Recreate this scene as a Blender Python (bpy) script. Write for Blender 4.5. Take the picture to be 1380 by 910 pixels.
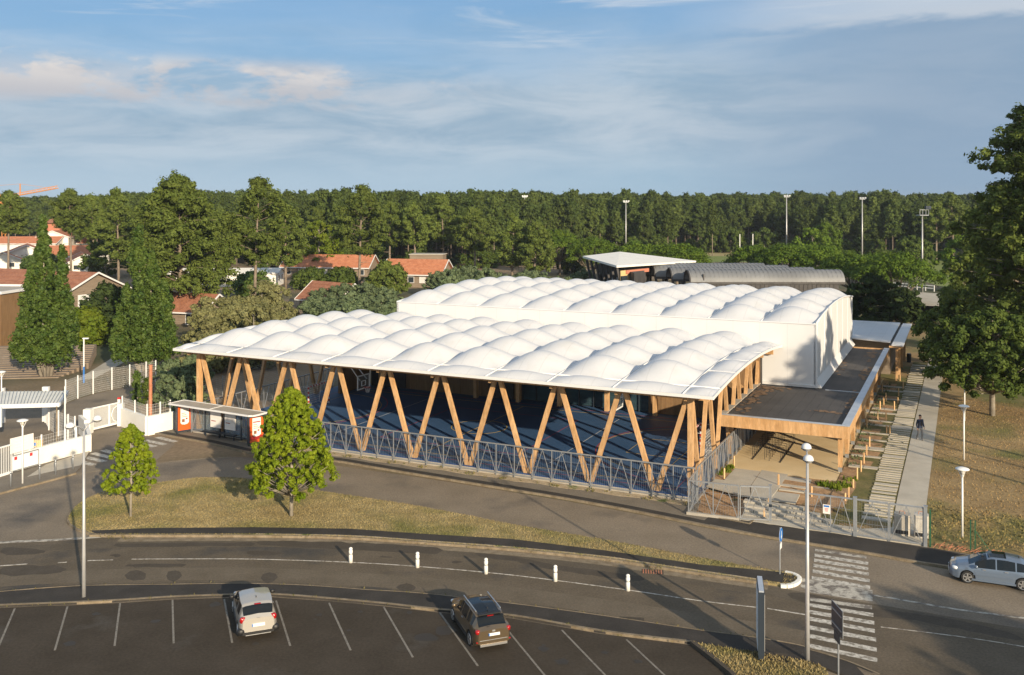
import bpy, math, random
import numpy as np
from mathutils import Vector, Matrix
R = math.radians
scene = bpy.context.scene
col = scene.collection
for o in list(bpy.data.objects): bpy.data.objects.remove(o)

# ---------------------------------------------------------------- camera
cam_d = bpy.data.cameras.new('camera'); cam = bpy.data.objects.new('camera', cam_d); col.objects.link(cam)
cam.location = (0, 0, 19.0); cam.rotation_euler = (R(90), 0, 0)
cam_d.sensor_width = 36.0; cam_d.lens = 36.0*1274/1380
cam_d.shift_y = -(455-272)/1380.0
cam_d.clip_end = 12000; cam_d.clip_start = .5
scene.camera = cam

# ---------------------------------------------------------------- light
SUN_EL, SUN_AZ = 16.5, math.degrees(math.atan2(.455, -.89))
sd = bpy.data.lights.new('sun', 'SUN'); sun = bpy.data.objects.new('sun', sd); col.objects.link(sun)
sd.energy = 4.7; sd.angle = R(.6); sd.color = (1.0, .83, .60)
sv = Vector((math.sin(R(SUN_AZ))*math.cos(R(SUN_EL)), math.cos(R(SUN_AZ))*math.cos(R(SUN_EL)), math.sin(R(SUN_EL))))
sun.rotation_euler = sv.to_track_quat('Z', 'Y').to_euler(); sun.location = (30, -40, 60)

world = bpy.data.worlds.new('World'); scene.world = world; world.use_nodes = True
wt = world.node_tree; wt.nodes.clear()
def WN(t, **k):
    n = wt.nodes.new(t)
    for a, b in k.items(): setattr(n, a, b)
    return n
def wmath(op, a, b=None, c=None, clamp=False):
    n = WN('ShaderNodeMath', operation=op); n.use_clamp = clamp
    for i, v in enumerate((a, b, c)):
        if v is None: continue
        if isinstance(v, (int, float)): n.inputs[i].default_value = v
        else: wt.links.new(v, n.inputs[i])
    return n.outputs[0]
def wmix(fac, c1, c2):
    n = WN('ShaderNodeMix', data_type='RGBA')
    for i, v in ((0, fac), (6, c1), (7, c2)):
        if isinstance(v, (int, float)): n.inputs[i].default_value = v
        elif isinstance(v, tuple): n.inputs[i].default_value = (*v, 1)
        else: wt.links.new(v, n.inputs[i])
    return n.outputs[2]
def wstep(x, lo, hi):
    n = WN('ShaderNodeMapRange', interpolation_type='SMOOTHSTEP')
    n.inputs[1].default_value = lo; n.inputs[2].default_value = hi
    wt.links.new(x, n.inputs[0]); return n.outputs[0]
sky = WN('ShaderNodeTexSky', sky_type='NISHITA'); sky.sun_disc = False
sky.sun_elevation = R(SUN_EL); sky.sun_rotation = R(SUN_AZ); sky.altitude = 20; sky.air_density = 1.0; sky.dust_density = 1.2; sky.ozone_density = 2.0
tc = WN('ShaderNodeTexCoord'); sep = WN('ShaderNodeSeparateXYZ'); wt.links.new(tc.outputs['Generated'], sep.inputs[0])
ex, ey, ez = sep.outputs
def wnoise(sx, sy, sz, scale, detail, rough=.5, off=(0, 0, 0), dist=0.0):
    m = WN('ShaderNodeMapping'); m.inputs['Scale'].default_value = (sx, sy, sz); m.inputs['Location'].default_value = off
    wt.links.new(tc.outputs['Generated'], m.inputs[0])
    n = WN('ShaderNodeTexNoise'); n.inputs['Scale'].default_value = scale; n.inputs['Detail'].default_value = detail
    n.inputs['Roughness'].default_value = rough; n.inputs['Distortion'].default_value = dist
    wt.links.new(m.outputs[0], n.inputs['Vector']); return n.outputs['Fac']
SKY_K = 10.0     # colours below are written as seen; the world strength is 0.1
def K(c): return tuple(v*SKY_K for v in c)
n_low = wnoise(1, 1, 5, 2.3, 6, .55, (3.1, 0, .4), .3)
n_mid = wnoise(1, 1, 4.5, 6.5, 9, .6, (1.7, 2.3, 0), .4)
n_wisp = wnoise(.7, 1, 9, 4.0, 8, .6, (5.2, 1.3, .6), 1.0)
# clear sky behind the clouds
clear = wmix(.60, sky.outputs[0], K((.15, .35, .64)))
# veil of high grey cloud, closed towards the horizon and broken overhead
edge = wmath('ADD', ez, wmath('MULTIPLY', wmath('SUBTRACT', n_low, .5), .16))
edge = wmath('SUBTRACT', edge, wmath('MULTIPLY', ex, .045))
veil_f = wmath('SUBTRACT', 1.0, wmath('MULTIPLY', wstep(edge, .085, .20), .86))
veil_c = wmix(wstep(n_mid, .32, .68), K((.285, .40, .515)), K((.45, .53, .61)))
veil_c = wmix(wmath('SUBTRACT', 1.0, wstep(ez, .0, .08)), veil_c, wmix(wstep(ex, -.35, .35), K((.41, .535, .645)), K((.315, .46, .585))))
s1 = wmix(veil_f, clear, veil_c)
s1 = wmix(wmath('MULTIPLY', wmath('MULTIPLY', wstep(ez, .30, .55), wstep(n_low, .40, .56)), .8), s1, K((.40, .39, .38)))
# low warm cumulus in a band towards the left
band = wmath('MULTIPLY', wstep(ez, .085, .112), wmath('SUBTRACT', 1.0, wstep(wmath('ADD', ez, wmath('MULTIPLY', wmath('SUBTRACT', n_mid, .5), .08)), .125, .148)))
left = wmath('SUBTRACT', 1.0, wstep(ex, -.25, .02))
puff = wmath('MULTIPLY', wmath('MULTIPLY', band, wstep(n_mid, .40, .60)), left)
s2 = wmix(wmath('MULTIPLY', puff, .40), s1, K((.62, .57, .56)))
# wisps of cirrus
wisp = wmath('MULTIPLY', wmath('MULTIPLY', wstep(n_wisp, .50, .74), wstep(ez, .12, .19)), .75)
s3 = wmix(wisp, s2, K((.62, .66, .70)))
# the slate bank of cloud to the right
n_puff = wnoise(1, 1, 2.2, 12.0, 11, .58, (2.2, .7, .3), .1)
puff2 = wmath('MULTIPLY', wmath('MULTIPLY', wmath('MULTIPLY', wstep(ez, .088, .108), wmath('SUBTRACT', 1.0, wstep(ez, .128, .150))), wstep(n_puff, .465, .57)), left)
s3 = wmix(wmath('MULTIPLY', puff2, .9), s3, wmix(wstep(ez, .10, .135), K((.47, .475, .51)), wmix(wstep(n_mid, .38, .62), K((.52, .51, .53)), K((.70, .655, .62)))))
n_bank = wnoise(1, 1, 3, 2.6, 6, .5, (.3, 4.4, .2), .2)
bank = wmath('MULTIPLY', wstep(wmath('ADD', ex, wmath('MULTIPLY', n_bank, .2)), .20, .50), wmath('SUBTRACT', 1.0, wstep(wmath('ADD', ez, wmath('MULTIPLY', wmath('SUBTRACT', n_bank, .5), .05)), .165, .185)))
s4 = wmix(wmath('MULTIPLY', bank, .75), s3, K((.235, .33, .455)))
bright = wmath('MULTIPLY', wstep(wmath('ADD', ex, wmath('MULTIPLY', n_low, .3)), .28, .55), wmath('MULTIPLY', wstep(wmath('ADD', ez, wmath('MULTIPLY', wmath('SUBTRACT', n_mid, .5), .04)), .168, .178), wmath('SUBTRACT', 1.0, wstep(ez, .20, .26))))
s4 = wmix(wmath('MULTIPLY', bright, .7), s4, K((.56, .60, .65)))
# cloud grows brighter round to the sun's side, as it does on an evening like this
sunward = wmath('MULTIPLY_ADD', wmath('MULTIPLY', wstep(wmath('MULTIPLY', ey, -1.0), -.25, .8), wstep(ez, -.1, .25)), 1.0, 0.0)
vm = WN('ShaderNodeVectorMath', operation='MULTIPLY'); wt.links.new(s4, vm.inputs[0]); wt.links.new(wmix(sunward, (1, 1, 1), (1.5, 1.38, 1.2)), vm.inputs[1]); s4 = vm.outputs[0]
bg = WN('ShaderNodeBackground'); bg.inputs['Strength'].default_value = .080
wo = WN('ShaderNodeOutputWorld'); wt.links.new(s4, bg.inputs[0]); wt.links.new(bg.outputs[0], wo.inputs[0])

scene.view_settings.view_transform = 'Standard'; scene.view_settings.look = 'None'
scene.view_settings.exposure = 0.5; scene.view_settings.gamma = 1.0
scene.view_settings.use_curve_mapping = False

# ---------------------------------------------------------------- materials
MT = {}
def mat(name, c1, c2=None, scale=4.0, detail=5.0, rough=.8, bump=0.0, bscale=None, metal=0.0, spec=.5, stretch=(1, 1, 1),
        fine=0.0, fscale=60.0, coords='pos', trans=0.0, coat=0.0, ramp=(.35, .65), alpha=1.0, rnd=0.0, c3=None, s3=.3, r3=(.45, .6)):
    if name in MT: return MT[name]
    m = bpy.data.materials.new(name); m.use_nodes = True; nt = m.node_tree; N = nt.nodes; Lk = nt.links
    b = N['Principled BSDF']; b.inputs['Roughness'].default_value = rough; b.inputs['Metallic'].default_value = metal
    b.inputs['Specular IOR Level'].default_value = spec; b.inputs['Coat Weight'].default_value = coat
    b.inputs['Base Color'].default_value = (*c1, 1)
    if alpha < 1: b.inputs['Alpha'].default_value = alpha
    cur = None
    if coords == 'pos': g = N.new('ShaderNodeNewGeometry'); vec = g.outputs['Position']
    else: g = N.new('ShaderNodeTexCoord'); vec = g.outputs['Object']
    mp = N.new('ShaderNodeMapping'); mp.inputs['Scale'].default_value = stretch; Lk.new(vec, mp.inputs[0])
    def noise(s, d, r=.55):
        n = N.new('ShaderNodeTexNoise'); n.inputs['Scale'].default_value = s; n.inputs['Detail'].default_value = d; n.inputs['Roughness'].default_value = r
        Lk.new(mp.outputs[0], n.inputs['Vector']); return n.outputs['Fac']
    def rng(x, lo, hi, a=0., bb=1.):
        r = N.new('ShaderNodeMapRange'); r.inputs[1].default_value = lo; r.inputs[2].default_value = hi; r.inputs[3].default_value = a; r.inputs[4].default_value = bb
        Lk.new(x, r.inputs[0]); return r.outputs[0]
    def mix(f, a, bb, bt='MIX'):
        x = N.new('ShaderNodeMix'); x.data_type = 'RGBA'; x.blend_type = bt
        if isinstance(f, (int, float)): x.inputs[0].default_value = f
        else: Lk.new(f, x.inputs[0])
        for i, v in ((6, a), (7, bb)):
            if isinstance(v, tuple): x.inputs[i].default_value = (*v, 1)
            else: Lk.new(v, x.inputs[i])
        return x.outputs[2]
    if c2 is not None: cur = mix(rng(noise(scale, detail), *ramp), c1, c2)
    if c3 is not None: cur = mix(rng(noise(s3, 4), *r3), cur, c3)
    if fine > 0:
        v = rng(noise(fscale, 2, .7), .25, .75, 1-fine, 1+fine)
        cc = N.new('ShaderNodeCombineColor')
        for i in range(3): Lk.new(v, cc.inputs[i])
        cur = mix(1.0, cur if cur is not None else c1, cc.outputs[0], 'MULTIPLY')
    if rnd > 0:
        oi = N.new('ShaderNodeObjectInfo'); v = rng(oi.outputs['Random'], 0, 1, 1-rnd, 1+rnd)
        cc = N.new('ShaderNodeCombineColor')
        for i in range(3): Lk.new(v, cc.inputs[i])
        cur = mix(1.0, cur if cur is not None else c1, cc.outputs[0], 'MULTIPLY')
    if cur is not None: Lk.new(cur, b.inputs['Base Color'])
    if bump > 0:
        bp = N.new('ShaderNodeBump'); bp.inputs['Strength'].default_value = bump; bp.inputs['Distance'].default_value = .02
        Lk.new(noise(bscale or scale*6, 5), bp.inputs['Height']); Lk.new(bp.outputs[0], b.inputs['Normal'])
    if trans > 0:   # thin leaves let light through
        out = N['Material Output']; tb = N.new('ShaderNodeBsdfTranslucent'); ms = N.new('ShaderNodeMixShader'); ms.inputs[0].default_value = trans
        if cur is not None: Lk.new(cur, tb.inputs[0])
        else: tb.inputs[0].default_value = (*c1, 1)
        Lk.new(b.outputs[0], ms.inputs[1]); Lk.new(tb.outputs[0], ms.inputs[2]); Lk.new(ms.outputs[0], out.inputs[0])
    MT[name] = m; return m
def glass(name, tint, alpha, rough=.05):
    m = bpy.data.materials.new(name); m.use_nodes = True; b = m.node_tree.nodes['Principled BSDF']
    b.inputs['Base Color'].default_value = (*tint, 1); b.inputs['Alpha'].default_value = alpha; b.inputs['Roughness'].default_value = rough
    b.inputs['Specular IOR Level'].default_value = .8; MT[name] = m; return m

asphalt   = mat('asphalt', (.190, .152, .108), (.235, .190, .138), .35, 8, .9, .25, 40, fine=.28, fscale=9, c3=(.092, .081, .070), s3=.18, r3=(.52, .70), stretch=(1, 1, 1))
asphalt_l = mat('asphalt_lower', (.105, .084, .058), (.135, .108, .077), .4, 8, .9, .25, 40, fine=.26, fscale=9, c3=(.062, .057, .051), s3=.22, r3=(.54, .66), spec=.3)
asphalt_p = mat('asphalt_parking', (.048, .038, .027), (.062, .050, .037), .5, 8, .92, .25, 40, fine=.22, fscale=8, c3=(.078, .070, .060), s3=.3, r3=(.60, .74), spec=.25)
asphalt_n = mat('asphalt_new', (.040, .036, .032), (.056, .050, .044), .8, 6, .9, .2, 40, fine=.2, fscale=10, spec=.25)
patch_m   = mat('asphalt_patch', (.070, .058, .044), (.085, .071, .055), 1.2, 6, .9, .2, 40, fine=.2, fscale=10, spec=.25)
paving    = mat('pavement', (.165, .140, .108), (.205, .176, .136), .8, 7, .92, .2, 30, fine=.2, fscale=10)
concrete  = mat('concrete', (.36, .33, .28), (.44, .40, .34), 1.2, 7, .85, .15, 20, fine=.12, fscale=20)
conc_warm = mat('concrete_path', (.40, .365, .30), (.48, .44, .365), .7, 7, .88, .15, 20, fine=.14, fscale=16)
kerb_m    = mat('kerb_stone', (.17, .130, .080), (.26, .21, .145), 2.2, 6, .9, .1, 20, fine=.2, fscale=12)
hoggin    = mat('hoggin', (.62, .47, .26), (.68, .53, .31), .6, 6, .95, .1, 20, fine=.08, fscale=20)
sand_m    = mat('sandy_verge', (.36, .28, .175), (.46, .37, .25), 1.6, 7, .95, .3, 20, fine=.25, fscale=12, c3=(.12, .15, .04), s3=.9, r3=(.58, .68))
dry_grass = mat('dry_grass', (.250, .195, .085), (.335, .265, .125), .9, 8, .95, .6, 14, fine=.26, fscale=7, c3=(.150, .145, .040), s3=.25, r3=(.46, .70))
dry_lawn  = mat('park_lawn', (.235, .155, .064), (.320, .220, .098), .35, 8, .95, .6, 12, fine=.24, fscale=6, c3=(.125, .128, .032), s3=.14, r3=(.50, .66))
green_gr  = mat('green_grass', (.095, .095, .022), (.175, .140, .050), .7, 8, .95, .5, 14, fine=.35, fscale=7)
bark_m    = mat('bark_mulch', (.27, .155, .075), (.40, .25, .13), 1.8, 8, .95, .6, 16, fine=.4, fscale=9, c3=(.10, .10, .03), s3=.8, r3=(.60, .70))
earth     = mat('earth', (.200, .140, .085), (.285, .205, .130), .12, 8, .95, .4, 6, fine=.25, fscale=3, c3=(.055, .062, .022), s3=.02, r3=(.44, .58))
field_m   = mat('playing_field', (.14, .19, .035), (.19, .22, .05), .05, 5, .95, fine=.15, fscale=1)
straw_m   = mat('straw_field', (.30, .25, .10), (.34, .28, .13), .05, 5, .95)
membrane  = mat('membrane', (.61, .615, .63), (.64, .645, .655), .8, 4, .42, spec=.4, c3=(.56, .555, .54), s3=.55, r3=(.56, .80))
membrane_w= mat('membrane_wall', (.655, .66, .67), (.68, .685, .695), .5, 5, .5, spec=.3)
white_trim= mat('white_trim', (.70, .70, .70), rough=.5)
timber    = mat('glulam_timber', (.46, .265, .115), (.60, .375, .190), 3.0, 8, .6, .15, 30, fine=.22, fscale=9, stretch=(1, 1, .22), rnd=.10)
timber_d  = mat('timber_cladding', (.20, .115, .052), (.27, .165, .08), 2.5, 6, .7, fine=.15, fscale=12, stretch=(3, 3, .3), rnd=.12)
timber_g  = mat('weathered_timber', (.19, .145, .105), (.25, .20, .15), 1.8, 7, .85, fine=.2, fscale=8, stretch=(.4, .4, 5))
stake_m   = mat('stake_timber', (.58, .36, .17), (.66, .43, .22), 5, 4, .7)
galv      = mat('galvanised_steel', (.34, .36, .38), (.42, .44, .46), 3, 4, .42, metal=.55)
galv_d    = mat('steel_wire', (.30, .33, .37), rough=.5, metal=.5)
steel_w   = mat('white_steel', (.78, .78, .76), rough=.4)
pole_m    = mat('lamp_steel', (.40, .40, .40), (.46, .46, .46), 3, 3, .4, metal=.3)
lamp_glass= mat('lamp_glass', (.55, .53, .48), rough=.25)
dark_st   = mat('anthracite_steel', (.028, .038, .052), rough=.4)
black_m   = mat('black_plastic', (.015, .015, .016), rough=.5)
zinc      = mat('zinc_edge', (.42, .46, .52), (.50, .54, .60), 1, 4, .38, metal=.3)
roof_felt = mat('roof_felt', (.055, .052, .052), (.075, .070, .068), .5, 6, .85, fine=.15, fscale=12)
roof_sand = mat('needle_litter', (.13, .085, .055), (.24, .15, .085), 2, 6, .95, fine=.25, fscale=10)
court_m   = mat('court_surface', (.036, .098, .225), (.047, .115, .255), .4, 5, .6, fine=.05, fscale=20)
court_e   = mat('court_edge_blue', (.02, .07, .22), rough=.6)
line_y    = mat('line_yellow', (.62, .42, .08), rough=.7)
line_r    = mat('line_red', (.50, .05, .04), rough=.7)
line_w    = mat('line_white', (.60, .62, .64), rough=.7)
glaze     = mat('dark_glazing', (.018, .032, .045), (.05, .10, .12), .35, 4, .08, spec=.7, stretch=(.4, .4, 2))
road_paint= mat('road_paint', (.56, .53, .47), (.20, .175, .14), 4, 10, .8, fine=.25, fscale=14, ramp=(.44, .64))
park_paint= mat('parking_paint', (.22, .20, .17), (.09, .08, .065), 4, 8, .8, fine=.2, fscale=14, ramp=(.50, .75))
old_paint = mat('worn_paint', (.46, .43, .37), (.16, .14, .12), 2.2, 10, .85, fine=.25, fscale=12, ramp=(.46, .60))
wall_white= mat('painted_wall', (.78, .76, .70), (.83, .81, .76), .8, 6, .75, c3=(.55, .53, .42), s3=.5, r3=(.66, .80))
tile_or   = mat('orange_tiles', (.40, .145, .070), (.50, .205, .105), 1.2, 6, .85, fine=.2, fscale=5, rnd=.08)
tile_br   = mat('old_tiles', (.26, .105, .060), (.35, .155, .09), 1.2, 6, .9, fine=.25, fscale=4, rnd=.08)
house_w   = mat('house_render', (.72, .69, .63), (.77, .75, .70), .6, 4, .85)
dark_win  = mat('window_glass', (.03, .04, .05), rough=.12, spec=.6)
blind_m   = mat('window_blind', (.60, .60, .58), rough=.7)
metal_rf  = mat('ribbed_metal_roof', (.16, .165, .17), (.21, .215, .22), .25, 5, .6, metal=.1, rnd=.06)
shed_rf   = mat('shelter_sheet_roof', (.62, .63, .59), (.74, .74, .70), .9, 5, .6)
yellow_w  = mat('yellow_render', (.60, .44, .20), rough=.85)
red_w     = mat('brick_red_render', (.48, .18, .11), rough=.85)
dark_w    = mat('dark_cladding', (.045, .042, .042), (.07, .065, .062), .8, 4, .7)
rust_m    = mat('rusty_steel', (.40, .14, .07), (.52, .24, .14), 3, 6, .8)
poster_o  = mat('poster_orange', (.72, .115, .02), rough=.3, coat=.5)
poster_r  = mat('poster_dark_red', (.30, .02, .02), rough=.35)
poster_w  = mat('poster_white', (.80, .76, .72), rough=.4)
poster_b  = mat('poster_brown', (.25, .10, .05), rough=.5)
poster_p  = mat('poster_pale_blue', (.70, .76, .80), rough=.5)
blue_sign = mat('sign_blue', (.02, .16, .50), rough=.4)
red_sign  = mat('sign_red', (.60, .04, .04), rough=.5)
green_st  = mat('green_steel', (.015, .09, .045), rough=.5)
block_m   = mat('block_stone', (.46, .43, .38), (.56, .53, .47), 3, 5, .85, .1, 20, fine=.1, fscale=12)
road_w    = mat('asphalt_wear', (.120, .097, .068), (.150, .122, .088), .6, 7, .9, .2, 40, fine=.22, fscale=9, spec=.3)
road_d    = mat('asphalt_worn_dark', (.095, .077, .055), (.120, .098, .071), .6, 7, .9, .2, 40, fine=.22, fscale=9, spec=.3)
crane_m   = mat('crane_orange', (.62, .26, .07), rough=.5)
bark_t    = mat('pine_bark', (.17, .135, .10), (.25, .20, .155), 1.5, 6, .95, .4, 10, fine=.2, fscale=5)
bark_g    = mat('grey_bark', (.26, .23, .185), (.36, .32, .26), 3, 6, .9, .3, 12)
leaf_pine = mat('pine_needles', (.082, .118, .022), (.145, .185, .038), .8, 6, .75, trans=.22, spec=.15, rnd=.16, fine=.25, fscale=3)
leaf_far  = mat('far_pine_needles', (.052, .080, .020), (.095, .125, .030), .12, 5, .8, trans=.18, spec=.1, rnd=.22, fine=.25, fscale=1.2)
leaf_umb  = mat('umbrella_pine_needles', (.072, .130, .014), (.130, .195, .022), .5, 6, .75, trans=.22, spec=.12, rnd=.12, fine=.2, fscale=3)
leaf_maple= mat('maple_leaves', (.160, .235, .010), (.270, .330, .016), 1.4, 6, .6, trans=.38, spec=.25, fine=.25, fscale=5)
leaf_horn = mat('hornbeam_leaves', (.042, .085, .013), (.105, .155, .026), 1.3, 7, .6, trans=.25, spec=.3, fine=.45, fscale=5)
leaf_lime = mat('lime_leaves', (.058, .095, .016), (.105, .145, .026), .7, 6, .65, trans=.28, spec=.2, fine=.25, fscale=4)
leaf_oliv = mat('broom_leaves', (.150, .155, .060), (.220, .215, .095), .6, 6, .8, trans=.2, spec=.15, rnd=.15, fine=.2, fscale=4)
leaf_grey = mat('grey_green_leaves', (.095, .135, .065), (.150, .190, .095), .8, 6, .8, trans=.2, spec=.15, rnd=.15, fine=.2, fscale=4)
leaf_yel  = mat('bright_leaves', (.105, .160, .012), (.170, .210, .020), .6, 6, .7, trans=.3, spec=.15, rnd=.1, fine=.2, fscale=3)
leaf_cedar= mat('dark_leaves', (.025, .042, .014), (.045, .066, .018), .6, 5, .8, trans=.15, spec=.1, rnd=.1, fine=.2, fscale=3)
skin_m = mat('skin', (.50, .30, .21), rough=.6); hair_m = mat('hair', (.03, .022, .018), rough=.7)
jacket_m = mat('navy_jacket', (.022, .032, .065), rough=.8); shirt_m = mat('black_shirt', (.012, .010, .012), rough=.8)
jean_m = mat('grey_jeans', (.12, .125, .135), rough=.85); shoe_m = mat('pale_shoes', (.45, .43, .40), rough=.7)
clear_gl = glass('shelter_glass', (.30, .36, .38), .22)

ORD = 'first second third fourth fifth sixth seventh eighth ninth tenth eleventh twelfth thirteenth fourteenth fifteenth sixteenth seventeenth eighteenth nineteenth twentieth'.split()
ORD += ['twenty-'+w for w in ORD[:9]]+['thirtieth']+['thirty-'+w for w in ORD[:9]]
def weld_seams(m, step, w, dark):
    # lapped welds of the fabric strips, a little darker than the cloth
    nt = m.node_tree; N = nt.nodes; b = N['Principled BSDF']; src = b.inputs['Base Color'].links[0].from_socket
    t = N.new('ShaderNodeTexCoord'); sp = N.new('ShaderNodeSeparateXYZ'); nt.links.new(t.outputs['Object'], sp.inputs[0])
    def mm(op, a, c):
        n = N.new('ShaderNodeMath'); n.operation = op; nt.links.new(a, n.inputs[0]); n.inputs[1].default_value = c; return n.outputs[0]
    f = mm('LESS_THAN', mm('FRACT', mm('DIVIDE', sp.outputs[0], step), 0), w/step)
    x = N.new('ShaderNodeMix'); x.data_type = 'RGBA'; x.blend_type = 'MULTIPLY'; nt.links.new(mm('MULTIPLY', f, 1.0), x.inputs[0]); nt.links.new(src, x.inputs[6]); x.inputs[7].default_value = (dark, dark, dark, 1)
    nt.links.new(x.outputs[2], b.inputs['Base Color'])
weld_seams(membrane, 1.518, .06, .90); weld_seams(membrane_w, 2.262, .07, .92)
# ---------------------------------------------------------------- mesh helpers
class MB:
    def __init__(s): s.v = []; s.f = []
    def add(s, vs, fs):
        n = len(s.v); s.v += [tuple(p) for p in vs]; s.f += [tuple(i+n for i in q) for q in fs]; return s
    def box(s, c, d, rz=0.0, taper=1.0):
        hx, hy, hz = d[0]/2, d[1]/2, d[2]/2; cs, sn = math.cos(rz), math.sin(rz); vs = []
        for k in (-1, 1):
            t = taper if k > 0 else 1
            for (i, j) in ((-1, -1), (1, -1), (1, 1), (-1, 1)):
                x, y = i*hx*t, j*hy*t; vs.append((c[0]+x*cs-y*sn, c[1]+x*sn+y*cs, c[2]+k*hz))
        return s.add(vs, [(3, 2, 1, 0), (4, 5, 6, 7), (0, 1, 5, 4), (1, 2, 6, 5), (2, 3, 7, 6), (3, 0, 4, 7)])
    def b2(s, x0, x1, y0, y1, z0, z1): return s.box(((x0+x1)/2, (y0+y1)/2, (z0+z1)/2), (abs(x1-x0), abs(y1-y0), abs(z1-z0)))
    def beam(s, p0, p1, w, h=None, side=None):
        h = h or w; p0 = Vector(p0); p1 = Vector(p1); d = (p1-p0).normalized()
        if side is None: side = Vector((0, 0, 1)).cross(d) if abs(d.z) < .98 else Vector((1, 0, 0))
        side = Vector(side); side = (side-d*side.dot(d)).normalized(); up = d.cross(side).normalized(); vs = []
        for p in (p0, p1):
            for (i, j) in ((-1, -1), (1, -1), (1, 1), (-1, 1)): vs.append(p+side*(i*w/2)+up*(j*h/2))
        return s.add(vs, [(3, 2, 1, 0), (4, 5, 6, 7), (0, 1, 5, 4), (1, 2, 6, 5), (2, 3, 7, 6), (3, 0, 4, 7)])
    def tube(s, pts, rad, n=6, cap=True):
        pts = [Vector(p) for p in pts]
        if isinstance(rad, (int, float)): rad = [rad]*len(pts)
        vs = []; fs = []; prev = None
        for i, p in enumerate(pts):
            d = (pts[min(i+1, len(pts)-1)]-pts[max(i-1, 0)]).normalized()
            if prev is None: a = d.orthogonal().normalized()
            else: a = (prev-d*prev.dot(d)).normalized()
            prev = a; b = d.cross(a)
            for k in range(n):
                t = 2*math.pi*k/n; vs.append(p+(a*math.cos(t)+b*math.sin(t))*rad[i])
        for i in range(len(pts)-1):
            for k in range(n): fs.append((i*n+k, i*n+(k+1) % n, (i+1)*n+(k+1) % n, (i+1)*n+k))
        if cap: fs.append(tuple(range(n-1, -1, -1))); fs.append(tuple((len(pts)-1)*n+k for k in range(n)))
        return s.add(vs, fs)
    def lathe(s, c, prof, n=16):
        vs = []; fs = []
        for (r, z) in prof:
            for k in range(n): t = 2*math.pi*k/n; vs.append((c[0]+r*math.cos(t), c[1]+r*math.sin(t), c[2]+z))
        for i in range(len(prof)-1):
            for k in range(n): fs.append((i*n+k, i*n+(k+1) % n, (i+1)*n+(k+1) % n, (i+1)*n+k))
        fs.append(tuple(range(n-1, -1, -1))); fs.append(tuple((len(prof)-1)*n+k for k in range(n)))
        return s.add(vs, fs)
    def prism(s, poly, z0, z1):
        n = len(poly); ar = sum(poly[i][0]*poly[(i+1) % n][1]-poly[(i+1) % n][0]*poly[i][1] for i in range(n))
        if ar < 0: poly = poly[::-1]
        vs = [(x, y, z0) for x, y in poly]+[(x, y, z1) for x, y in poly]
        fs = [tuple(range(n-1, -1, -1)), tuple(range(n, 2*n))]+[(i, (i+1) % n, n+(i+1) % n, n+i) for i in range(n)]
        return s.add(vs, fs)
    def sheet(s, poly, z):
        n = len(poly); ar = sum(poly[i][0]*poly[(i+1) % n][1]-poly[(i+1) % n][0]*poly[i][1] for i in range(n))
        if ar < 0: poly = poly[::-1]
        return s.add([(x, y, z) for x, y in poly], [tuple(range(n))])
    def build(s, name, m, parent=None, smooth=False, loc=None, rz=None, auto=None):
        me = bpy.data.meshes.new(name); me.from_pydata([tuple(p) for p in s.v], [], s.f); me.update()
        me.materials.append(m)
        if smooth: me.polygons.foreach_set('use_smooth', [True]*len(me.polygons))
        if auto: me.set_sharp_from_angle(angle=R(auto))
        o = bpy.data.objects.new(name, me); col.objects.link(o)
        if parent: o.parent = parent
        if loc: o.location = loc
        if rz is not None: o.rotation_euler = (0, 0, rz)
        return o
def tag(o, label=None, cat=None, group=None, kind=None):
    if label: o['label'] = label
    if cat: o['category'] = cat
    if group: o['group'] = group
    if kind: o['kind'] = kind
    return o
def thing(name, label, cat, loc=(0, 0, 0), rz=0.0, group=None):
    o = bpy.data.objects.new(name, None); col.objects.link(o); o.empty_display_size = .3
    o.location = loc; o.rotation_euler = (0, 0, rz); return tag(o, label, cat, group)
def copy_part(o, parent, loc=None, rz=None):
    c = o.copy(); col.objects.link(c); c.parent = parent
    if loc is not None: c.location = loc
    if rz is not None: c.rotation_euler = (0, 0, rz)
    return c
def children_map():
    d = {}
    for o in bpy.data.objects:
        if o.parent: d.setdefault(o.parent.name, []).append(o)
    return d
def copy_tree(root, loc, rz=None, scale=None, label=None):
    cm = {}
    def kids(o): return list(o.children)
    c = root.copy(); col.objects.link(c); c.location = loc
    if rz is not None: c.rotation_euler = (0, 0, rz)
    if scale is not None: c.scale = scale if isinstance(scale, tuple) else (scale,)*3
    if label: c['label'] = label
    for ch in kids(root):
        d = ch.copy(); col.objects.link(d); d.parent = c
        for g in kids(ch):
            e = g.copy(); col.objects.link(e); e.parent = d
    return c
def structure(name, mb, m): o = mb.build(name, m); o['kind'] = 'structure'; return o
def offset_line(pts, d):
    out = []
    for i, p in enumerate(pts):
        a = Vector(pts[max(i-1, 0)]); b = Vector(pts[min(i+1, len(pts)-1)]); t = (b-a).normalized()
        out.append((p[0]-t.y*d, p[1]+t.x*d))
    return out
def ribbon(mb, pts, w, z0, z1, side=0.0):
    a = offset_line(pts, side+w/2); b = offset_line(pts, side-w/2)
    for i in range(len(pts)-1):
        mb.prism([a[i], a[i+1], b[i+1], b[i]], z0, z1)
    return mb
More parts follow.
